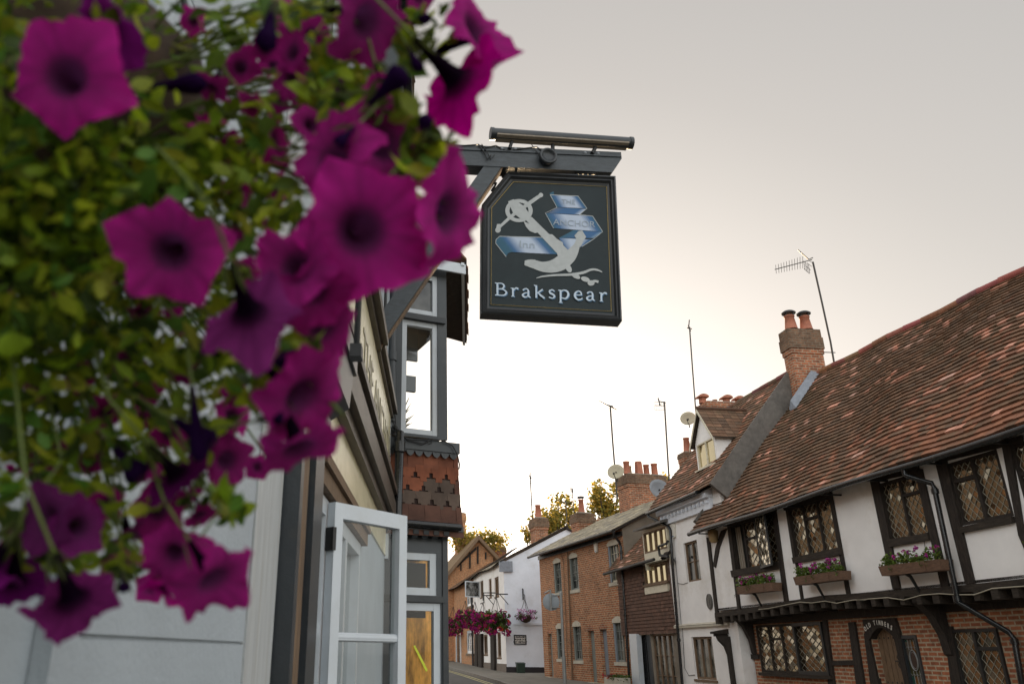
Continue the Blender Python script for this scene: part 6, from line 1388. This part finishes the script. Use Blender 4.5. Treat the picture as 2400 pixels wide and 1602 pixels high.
for tx_, x, y, sz, sx in (('THE', 884, 624, .052, 1.0), ('ANCHOR', 926, 786, .066, 1.02), ('Inn', 580, 945, .075, 1.2)):
    q = SP(x, y); text_obj('ribbon_lettering', tx_, sz, 'letter_relief', sg_, q[0], -.0362, q[1], sx, -.045, extrude=.0005)
# anchor
b = MB()
ribbon(b, [(365, 805), (470, 710), (600, 615), (682, 558)], [9, 12, 14, 12], curve=True); 
for x, y, r in ((366, 815, 20), (682, 558, 17)): spoly(b, [(x + r * math.cos(a), y + r * math.sin(a)) for a in [i * math.pi / 6 for i in range(12)]])
spoly(b, [(360, 770), (384, 770), (388, 820), (348, 826)])
LAY[0] += 1; yy = -.0325 - .00012 * LAY[0]
rg = [[(lambda q: (q[0], yy, q[1]))(SP(521 + rx_ * math.cos(a), 672 + rx_ * .84 * math.sin(a))) for a in [2 * math.pi * i / 36 for i in range(37)]] for rx_ in (101, 70)]; b.grid(rg, 0, sm=False)
spoly(b, [(440, 605), (480, 588), (560, 640), (608, 712), (560, 752), (478, 690)])
spoly(b, [(560, 690), (618, 722), (740, 842), (832, 912), (905, 985), (860, 1080), (815, 1030), (800, 985), (690, 868), (575, 745)])
spoly(b, [(555, 750), (600, 770), (640, 815), (665, 830), (640, 838), (600, 822), (572, 790)])
spoly(b, [(735, 846), (765, 846), (800, 880), (842, 905), (850, 945), (800, 930)])
ribbon(b, [(562, 1055), (620, 1062), (700, 1085), (790, 1075), (880, 1020), (940, 940), (965, 860)], [16, 30, 34, 44, 56, 46, 22, 12]); 
spoly(b, [(928, 855), (958, 822), (985, 818), (1014, 865), (990, 900), (975, 940), (950, 895)]); spoly(b, [(562, 1055), (590, 1035), (640, 1032), (650, 1085), (600, 1090)])
for x, y, rx_, ry_, an in ((885, 1095, 20, 34, -.5), (938, 1152, 36, 17, .5), (1008, 1176, 34, 18, .3), (1050, 1204, 26, 20, 0)):
    spoly(b, [(x + rx_ * math.cos(a) * math.cos(an) - ry_ * math.sin(a) * math.sin(an), y + rx_ * math.cos(a) * math.sin(an) + ry_ * math.sin(a) * math.cos(an)) for a in [i * math.pi / 8 for i in range(16)]])
ribbon(b, [(1050, 1195), (1080, 1190), (1104, 1196)], 9); ribbon(b, [(648, 1168), (700, 1155), (790, 1146), (900, 1142), (990, 1128), (1050, 1106), (1095, 1108), (1132, 1124)], [2, 6, 7, 9, 10, 8, 7, 3])
b.obj('anchor_emblem', 'emblem_grey', sg_)
# brewery name in flared lettering
GLY = {'B': [([(.14, 0), (.14, 1.4)], .105), ([(.1, 1.35), (.5, 1.36), (.72, 1.12), (.55, .78), (.14, .74)], [.05, .06, .10, .07, .05]), ([(.14, .74), (.6, .72), (.92, .4), (.7, .06), (.1, .05)], [.05, .06, .11, .07, .05]), ([(-.08, 1.38), (.2, 1.35)], .05), ([(-.08, .03), (.2, .05)], .05)],
 'r': [([(.16, 0), (.16, .96)], .095), ([(-.06, .93), (.14, .90)], .05), ([(.16, .55), (.34, .86), (.55, .95), (.72, .86)], [.05, .07, .09, .10]), ([(-.02, .02), (.34, .02)], .035)],
 'a': [([(.1, .78), (.3, .95), (.58, .93), (.68, .68), (.68, .2), (.9, .03)], [.08, .06, .06, .10, .10, .05]), ([(.66, .56), (.3, .48), (.08, .26), (.24, .05), (.5, .08), (.66, .28)], [.05, .06, .10, .09, .06, .04])],
 'k': [([(.14, 0), (.14, 1.4)], .095), ([(-.08, 1.38), (.14, 1.34)], .05), ([(.16, .46), (.78, .97)], [.06, .08]), ([(.32, .60), (.58, .3), (.95, 0)], [.07, .10, .10])],
 's': [([(.64, .82), (.42, .96), (.16, .84), (.2, .6), (.5, .46), (.66, .24), (.42, .03), (.08, .14)], [.07, .06, .08, .10, .11, .09, .06, .07])],
 'p': [([(.16, -.46), (.16, .96)], .10), ([(-.06, .93), (.16, .90)], .05), ([(.16, .72), (.42, .95), (.78, .82), (.86, .42), (.62, .04), (.18, .12)], [.05, .06, .10, .12, .08, .05]), ([(0, -.44), (.34, -.44)], .035)],
 'e': [([(.12, .52), (.45, .55), (.76, .56)], .05), ([(.76, .54), (.68, .85), (.42, .96), (.14, .72), (.12, .34), (.36, .04), (.66, .06), (.86, .22)], [.06, .08, .06, .10, .12, .08, .07, .05])]}
pos = [(350, 1296, 'B', 84), (464, 1304, 'r', 70), (541, 1310, 'a', 70), (636, 1314, 'k', 74), (734, 1318, 's', 70), (812, 1320, 'p', 80), (922, 1328, 'e', 74), (1012, 1334, 'a', 70), (1112, 1340, 'r', 70)]
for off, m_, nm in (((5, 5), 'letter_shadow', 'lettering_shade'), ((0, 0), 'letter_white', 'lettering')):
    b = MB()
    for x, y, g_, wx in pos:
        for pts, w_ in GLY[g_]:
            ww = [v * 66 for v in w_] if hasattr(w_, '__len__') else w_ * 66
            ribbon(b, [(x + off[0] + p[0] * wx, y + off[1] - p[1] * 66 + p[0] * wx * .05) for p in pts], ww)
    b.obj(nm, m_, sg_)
b = MB()
for x, y in ((405, 378), (500, 375), (975, 400), (1045, 402)):
    p1 = SP(x, y + 30, 0); b.tube([(p1[0], 0, p1[1] - .02), (p1[0], 0, p1[1] + .09)], .012, 6); b.tube([(p1[0] - .035, -.01, p1[1] + .035), (p1[0] + .035, -.01, p1[1] + .035)], .010, 6); b.tube([(p1[0] - .03, 0, p1[1] + .035), (p1[0] - .03, 0, p1[1] + .02)], .014, 6)
split(b, 'hanger', 'black_iron', sg_)
b = MB(); p1 = SP(330, 455); b.tube([(p1[0] - .06, .03, p1[1] + .06), (p1[0] + .03, .03, p1[1] + .02), (p1[0] + .0, .03, p1[1] - .04)], .012, 6); b.obj('stay', 'black_iron', sg_)

# ================================================================ HANGING BASKET OF PETUNIAS, close to the lens
def axis3(v): return (_R * v[0] + _U * v[1] - _F * v[2]).normalized()
bc = CAM + ray(20, 400) * .70; bc.z += .02
HB = Frame(bc, (1, 0)); bas = thing('hanging_basket', 'big basket of magenta petunias hanging close to the camera against the white pub wall', 'hanging basket', HB)
bl_ = lambda p: p - bc
BRD = .17
b = MB(); b.lathe([(.02, -.17), (.09, -.15), (.14, -.09), (.165, -.02), (.17, .03), (.155, .03), (.15, 0), (0, .0)], (0, 0, .05), 22); b.obj('basket', 'soil_liner', bas)
b = MB(); top = Vector((0, 0, .62))
for a in range(3): b.tube([(BRD * math.cos(a * 2.09 + .4), BRD * math.sin(a * 2.09 + .4), .08), top], .004, 5)
split(b, 'chain', 'black_iron', bas)
b = MB(); wq = P.loc(bc + top); q0 = HB.loc(P.W(wq.x, 0, wq.z - .18)); q1_ = HB.loc(P.W(wq.x, 0, wq.z + .06)); b.tube([q0, q1_], .008, 6); b.tube([q1_, top + Vector((0, 0, .06)), top], .007, 6); b.tube([q0, top + Vector((-.03, 0, .05))], .006, 6); b.obj('bracket', 'black_iron', bas)
MG, DKT = (.66, .0, .31), (.006, .0, .008)
def petunia(c, face, R, spin=0.0, col=MG, throat=1.0, cup=0.0, deep=1.0, flop=0.0):
    n, m = 50, 12; z = axis3(face); a = z.cross(Vector((0, 0, 1))).normalized(); b_ = z.cross(a).normalized()
    prof = [(.002, -1.3), (.06, -1.25), (.09, -.85), (.13, -.6), (.16, -.42), (.20, -.27), (.28, -.14), (.42, -.045), (.62, .0), (.80, .0), (.93, .0), (1.0, .0)]
    tone = U_(.58, 1.15); ph = U_(0, 6.28); ph2 = U_(0, 6.28); lobes = [U_(.90, 1.10) for _ in range(5)]; bend = [random.gauss(-.06, .24) for _ in range(5)]; rows = []; cols = []
    for k, (r, h) in enumerate(prof):
        row = []; cr = []; f = max(0, (r - .3) / .7)
        for j in range(n):
            t = 2 * math.pi * j / n; li = int(((t + math.pi / 5) % (2 * math.pi)) / (2 * math.pi / 5)) % 5; c5_ = math.cos(5 * t)
            lob = (.865 + .07 * c5_ + .11 * max(0, c5_) ** 5) * lobes[li]
            rr = r * (1 + (lob - 1) * f) * R
            hz = h * R * deep + R * f * (cup * f + bend[li] * f * .9 * (.5 + .5 * c5_) + .05 * f * f * math.sin(13 * t + ph) + .05 * f * f * math.sin(21 * t + ph2) + .10 * f * math.sin(3 * t + ph2)) - flop * R * f * f * (.5 + .5 * c5_)
            hz += -.035 * R * f * (1 - abs(math.cos(2.5 * t)) ** .4)
            tt = t + spin
            row.append(c + (a * math.cos(tt) + b_ * math.sin(tt)) * rr + z * hz)
            vein = .70 + .30 * min(1, 1.6 * abs(math.sin(7.5 * t + .3 * math.sin(9 * t)))) 
            g = min(1, max(0, (r - .22 * throat) / (.20 * throat))); g = g * g * (3 - 2 * g)
            rad = (.62 + .58 * f) * tone
            cr.append(tuple((DKT[i] * (1 - g) + col[i] * g * rad) * (vein if g > .5 else 1) for i in range(3)))
        rows.append(row); cols.append(cr)
    mb = MB(); i0 = 0
    for r_ in rows: mb.v += [tuple(bl_(p)) for p in r_]
    for k in range(len(rows) - 1):
        for j in range(n):
            j2 = (j + 1) % n; mb.f.append((k * n + j, k * n + j2, (k + 1) * n + j2, (k + 1) * n + j)); mb.mi.append(0); mb.sm.append(True)
            mb.c.append((cols[k][j], cols[k][j2], cols[k + 1][j2], cols[k + 1][j]))
    mb.obj('petunia_flower', 'petal', bas, recalc=False)
    return c - z * R * 1.25 * deep, -z
STEMS = MB(); LEAF = MB()
def stem_to(p, d, long=.16):
    e = p + d * U_(.5, .9) * .06; t = (bc + (bc - CAM).normalized() * .20).lerp(e, .5) + Vector((0, 0, U_(-.02, .03))); mid = e.lerp(t, .5) + Vector((U_(-.015, .015), U_(-.015, .015), U_(0, .03)))
    STEMS.tube([bl_(p), bl_(e), bl_(mid), bl_(t)], [.0011, .0011, .0013, .0016], 5)
    for s_ in range(5):      # calyx
        a = s_ * 1.257; u = d.cross(Vector((.3, .2, 1))).normalized(); v = d.cross(u); r = u * math.cos(a) + v * math.sin(a); q = p + d * .004
        LEAF.face([bl_(q + r * .003), bl_(q - d * .012 + r * .007 + u * .002), bl_(q - d * .020 + r * .010), bl_(q - d * .012 + r * .007 - u * .002)], 0, (.09, .11, .025))
def fl(px, py, dia, dist, face, **kw):
    v = ray(px, py); R = dia * 1.03 / 2 * dist / FPX; p, d = petunia(CAM + v * dist, face, R, **kw); stem_to(p, d)
PURP = (.17, .008, .14)
for a in (
    (150, 176, 300, .44, (.05, -.05, 1), dict(spin=.3)), (262, 70, 230, .50, (.5, .45, -.6), dict(col=PURP)), (398, 590, 275, .47, (.10, -.22, 1), dict(spin=.9)),
    (848, 540, 345, .50, (.18, -.12, 1), dict(spin=.2, flop=.12)), (775, 365, 230, .52, (-.45, .25, .85), dict(spin=1.0)), (905, 330, 260, .55, (.5, .1, .8), dict()),
    (1122, 65, 235, .58, (.72, .25, .55), dict(spin=.5)), (1085, 205, 260, .57, (.62, -.42, -.55), dict(spin=.2)), (1062, 500, 290, .51, (.78, -.15, .55), dict(spin=.6, flop=.2)),
    (690, 625, 215, .49, (-.2, .15, 1), dict(spin=.5)), (735, 690, 190, .50, (.3, -.5, .8), dict(spin=1.2)), (588, 745, 260, .46, (.1, -.6, -.62), dict(col=(.26, .03, .19))),
    (760, 775, 190, .54, (.4, -.5, .6), dict()), (715, 935, 270, .50, (.62, -.40, .55), dict(spin=.4, flop=.35)), (705, 1060, 230, .49, (.35, -.75, .50), dict(spin=.2, flop=.2)),
    (535, 1080, 140, .60, (.6, -.2, .7), dict()), (420, 1120, 180, .55, (.4, -.7, -.5), dict(col=PURP)), (405, 1300, 175, .52, (.0, -.1, 1), dict(spin=.9, throat=.8)),
    (505, 1365, 215, .49, (.55, -.5, .55), dict(spin=.3, flop=.25)), (105, 1215, 175, .50, (-.3, .25, .8), dict(col=(.17, .0, .12))), (185, 1235, 150, .51, (.6, .1, .5), dict(col=(.17, .0, .12))),
    (175, 1415, 235, .49, (.1, -.80, -.40), dict(col=(.22, .02, .15))), (30, 1370, 190, .52, (-.2, -.8, -.2), dict(col=PURP)), (-25, 1330, 170, .5, (-.3, -.6, .3), dict(col=PURP)),
    (868, 50, 240, .57, (.7, -.4, .5), dict()), (985, -5, 80, .62, (.3, -.5, .6), dict()), (720, 205, 110, .68, (.2, -.4, .8), dict()), (690, 60, 120, .72, (-.2, .1, 1), dict()),
    (660, 20, 110, .7, (.5, .2, .6), dict()), (770, 130, 100, .7, (.2, -.1, .9), dict()), (810, 195, 130, .66, (.2, .5, .7), dict(col=PURP)), (650, 330, 130, .62, (.9, .1, .2), dict()), (585, 380, 110, .66, (.8, -.2, .2), dict()),
    (770, 640, 180, .52, (.3, .1, .9), dict(spin=.3)), (640, 590, 120, .53, (-.4, .5, .6), dict()), (430, 860, 100, .62, (.3, -.2, .7), dict()), (370, 1195, 130, .6, (.2, .1, .9), dict()), (300, 1260, 120, .6, (.2, -.6, .3), dict(col=(.22, .03, .15))),
    (215, 1080, 70, .64, (.1, -.2, .9), dict()), (20, 720, 90, .6, (-.5, .1, .6), dict()), (335, 735, 80, .62, (.2, -.6, .5), dict()), (395, 1020, 90, .62, (.2, -.3, .8), dict()), (560, 450, 90, .64, (.5, .0, .7), dict()), (345, 920, 80, .63, (.6, -.2, .5), dict()), (640, 150, 70, .72, (.1, -.1, 1), dict()),
    (250, 395, 60, .7, (.2, -.1, 1), dict()), (555, 560, 70, .66, (.3, .2, .8), dict()), (25, 1010, 70, .64, (.1, .1, .9), dict()), (380, 1390, 120, .53, (-.5, -.75, .2), dict()), (470, 1210, 90, .58, (.3, -.5, .5), dict())):
    fl(a[0], a[1], a[2], a[3], a[4], **a[5])
for px, py in ((60, 330), (470, 300), (520, 640), (250, 640), (140, 830), (80, 930), (255, 985), (480, 780), (560, 930), (40, 1120), (330, 1080), (560, 160), (470, 60), (745, 90), (700, 120), (800, 60), (830, 130), (905, 205), (640, 250), (600, 250), (725, 300), (560, 340), (640, 430), (395, 740), (300, 860), (520, 1000), (610, 1090), (270, 1340), (345, 1370), (150, 690), (200, 300), (330, 420), (500, 200), (620, 130), (690, 170), (760, 230), (850, 250), (600, 480), (90, 620), (200, 880), (440, 1000), (310, 980), (120, 1060), (240, 1190), (60, 1270), (430, 1180), (580, 640), (640, 780), (560, 990)):
    fl(px + U_(-20, 20), py + U_(-20, 20), U_(55, 115), U_(.56, .68), (U_(-.6, .9), U_(-.8, .4), U_(.1, 1)), spin=U_(0, 1.2))
# closed buds and spent trumpets
def bud(px, py, qx, qy, dist, w_, col=(.022, .003, .045)):
    p, q = CAM + ray(px, py) * dist, CAM + ray(qx, qy) * (dist - .01); mb = MB(); r = w_ / 2 * dist / FPX
    L_ = [p.lerp(q, t) for t in (0, .25, .5, .72, .88, 1)]; mb.tube([bl_(x) for x in L_], [r * .3, r * .36, r * .55, r * .9, r, r * .45], 9, 0, col); mb.obj('bud', 'petal', bas); stem_to(p, (p - q).normalized())
for a in ((640, 10, 620, 115, .52, 55), (335, 205, 480, 195, .56, 50), (865, 245, 950, 165, .54, 60), (985, 345, 1000, 268, .55, 36), (450, 905, 470, 1080, .52, 46), (410, 985, 500, 1040, .53, 60), (605, 985, 660, 975, .50, 40), (985, 480, 1030, 490, .52, 36), (270, 1050, 330, 1120, .55, 60), (690, 560, 720, 520, .53, 40), (955, 110, 985, 165, .58, 30), (500, 860, 445, 800, .58, 36), (288, 1340, 292, 1385, .54, 30), (700, 870, 660, 830, .5, 60), (930, 70, 1010, 40, .6, 26), (830, 300, 790, 340, .52, 34)): bud(*a)
# leaves
LC = [(.20, .30, .012), (.14, .23, .012), (.27, .36, .014), (.07, .12, .010), (.36, .42, .02), (.22, .28, .014), (.11, .24, .03), (.28, .29, .02), (.045, .08, .008)]
def leaf(c, L_, w_):
    a = Vector((U_(-1, 1), U_(-1, 1), U_(-.9, .7))).normalized(); n_ = a.cross(Vector((U_(-1, 1), U_(-1, 1), U_(-1, 1)))).normalized(); s_ = a.cross(n_).normalized(); fold = U_(.05, .5); curl = U_(-.5, .25); k = U_(.7, 1.3); col = tuple(v * k for v in random.choice(LC)); rows = []
    for t, ww in ((0, .06), (.12, .22), (.32, .80), (.55, 1.0), (.78, .74), (.92, .36), (1.0, .03)):
        m_ = c + a * (L_ * (t - .5)) + n_ * (curl * L_ * (t - .4) ** 2); h = w_ * ww * .5; rows.append([bl_(m_ + s_ * h + n_ * h * fold), bl_(m_), bl_(m_ - s_ * h + n_ * h * fold)])
    LEAF.grid(rows, 0, [col] * 7, True)
for cx_, cy_, rx_, ry_, n_, d0, d1 in ((40, 480, 260, 330, 330, .47, .53), (60, 560, 330, 520, 760, .50, .78), (90, 40, 260, 170, 170, .48, .72), (330, 330, 200, 150, 150, .52, .74), (470, 470, 170, 130, 120, .52, .72), (610, 400, 90, 120, 34, .54, .70), (440, 90, 120, 110, 26, .56, .72), (560, 40, 130, 60, 18, .56, .74), (680, 240, 110, 70, 24, .56, .70), (800, 190, 100, 80, 48, .55, .70), (760, 60, 100, 60, 26, .56, .70),
    (300, 770, 270, 120, 150, .52, .72), (150, 960, 230, 150, 95, .53, .72), (430, 930, 160, 120, 50, .53, .70), (320, 1120, 220, 90, 50, .53, .68), (80, 1170, 130, 110, 60, .53, .70), (230, 1290, 150, 60, 36, .52, .64), (560, 860, 110, 90, 34, .53, .66), (920, 250, 60, 70, 22, .54, .60), (1010, 345, 70, 40, 20, .54, .58), (1010, 70, 60, 60, 14, .58, .62), (960, 130, 40, 50, 10, .58, .61), (530, 1180, 45, 40, 14, .54, .60), (650, 900, 50, 60, 16, .52, .57), (705, 810, 45, 30, 14, .49, .55), (560, 300, 110, 80, 20, .56, .72), (940, 420, 50, 60, 18, .53, .58), (650, 480, 60, 60, 20, .54, .62), (60, 1310, 90, 40, 16, .52, .60), (520, 690, 90, 80, 26, .54, .66)):
    for _ in range(int(n_ * 1.9)):
        a = U_(0, 6.283); q = math.sqrt(R_()); dd = U_(d0, d1); l_ = U_(.010, .026); leaf(CAM + ray(cx_ + rx_ * q * math.cos(a), cy_ + ry_ * q * math.sin(a)) * dd, l_, l_ * U_(.36, .66))
for a in ((120, 560, 690, 150), (180, 520, 1030, 60), (160, 600, 980, 330), (120, 700, 680, 860), (60, 800, 540, 1200), (100, 300, 700, 250), (60, 900, 330, 1290), (200, 480, 760, 400), (150, 420, 900, 200), (20, 900, 130, 1330), (180, 620, 620, 600), (120, 260, 640, 60), (420, 300, 860, 345)):
    d_ = U_(.54, .62); p, q = CAM + ray(a[0], a[1]) * (d_ + .05), CAM + ray(a[2], a[3]) * d_; mid = p.lerp(q, .5) + Vector((0, 0, U_(.0, .05))); STEMS.tube([bl_(p), bl_(p.lerp(mid, .6) + Vector((U_(-.01, .01), 0, .015))), bl_(mid), bl_(mid.lerp(q, .6)), bl_(q)], [.0018, .0017, .0015, .0013, .0010], 6)
LEAF.obj('foliage', 'leaf', bas, recalc=False)['kind'] = 'stuff'
STEMS.obj('stems', 'stem_green', bas)['kind'] = 'stuff'

# ================================================================ LIGHT
AZ, EL = math.radians(6.5), math.radians(6.2)
sd = Vector((math.sin(AZ) * math.cos(EL), math.cos(AZ) * math.cos(EL), math.sin(EL)))
sl_ = bpy.data.lights.new('sun', 'SUN'); sl_.energy = 4.5; sl_.angle = math.radians(.6); sl_.color = (1, .72, .42)
so = bpy.data.objects.new('sun', sl_); COL.objects.link(so); so.rotation_euler = sd.to_track_quat('Z', 'Y').to_euler()
wd_ = bpy.data.worlds.new('World'); S.world = wd_; wd_.use_nodes = True; nt = wd_.node_tree; nt.nodes.clear()
sk = nt.nodes.new('ShaderNodeTexSky'); sk.sky_type = 'NISHITA'; sk.sun_disc = False; sk.sun_elevation = EL; sk.sun_rotation = AZ; sk.air_density = 1.0; sk.dust_density = 3.0; sk.ozone_density = 1.0
hs = nt.nodes.new('ShaderNodeHueSaturation'); hs.inputs['Saturation'].default_value = .36; nt.links.new(sk.outputs[0], hs.inputs['Color'])
gm_ = nt.nodes.new('ShaderNodeGamma'); gm_.inputs[1].default_value = .42; nt.links.new(hs.outputs[0], gm_.inputs[0])
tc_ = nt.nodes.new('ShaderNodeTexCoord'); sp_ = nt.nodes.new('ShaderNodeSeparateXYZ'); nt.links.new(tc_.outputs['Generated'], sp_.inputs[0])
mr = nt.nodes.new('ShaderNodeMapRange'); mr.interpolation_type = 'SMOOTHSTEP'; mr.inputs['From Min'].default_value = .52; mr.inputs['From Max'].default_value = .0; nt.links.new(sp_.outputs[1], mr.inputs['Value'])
front, back = (1.66, 1.56, 1.46), (4.8, 4.7, 4.6)      # visible evening sky, and unseen sky overhead and behind, boosted to light the walls
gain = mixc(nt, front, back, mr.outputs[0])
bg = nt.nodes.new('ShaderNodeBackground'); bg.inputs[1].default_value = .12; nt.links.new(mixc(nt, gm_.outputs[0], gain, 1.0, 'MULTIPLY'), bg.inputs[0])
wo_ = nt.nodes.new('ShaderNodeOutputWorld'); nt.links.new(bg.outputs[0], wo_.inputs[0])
# ================================================================ CAMERA
cam = bpy.data.cameras.new('camera'); co = bpy.data.objects.new('camera', cam); COL.objects.link(co); S.camera = co
cam.sensor_width = 36; cam.sensor_fit = 'HORIZONTAL'; cam.lens = FPX / 2400 * 36; cam.shift_x = (1200 - CX) / 2400; cam.shift_y = 0
m = Matrix.Identity(4)
for i in range(3): m[i][0] = _R[i]; m[i][1] = _U[i]; m[i][2] = -_F[i]; m[i][3] = CAM[i]
co.matrix_world = m; cam.clip_start = .02; cam.clip_end = 2000
cam.dof.use_dof = True; cam.dof.focus_distance = 12.0; cam.dof.aperture_fstop = 5.8
S.view_settings.view_transform = 'Standard'; S.view_settings.look = 'None'; S.view_settings.exposure = 1.2; S.view_settings.gamma = 1.0
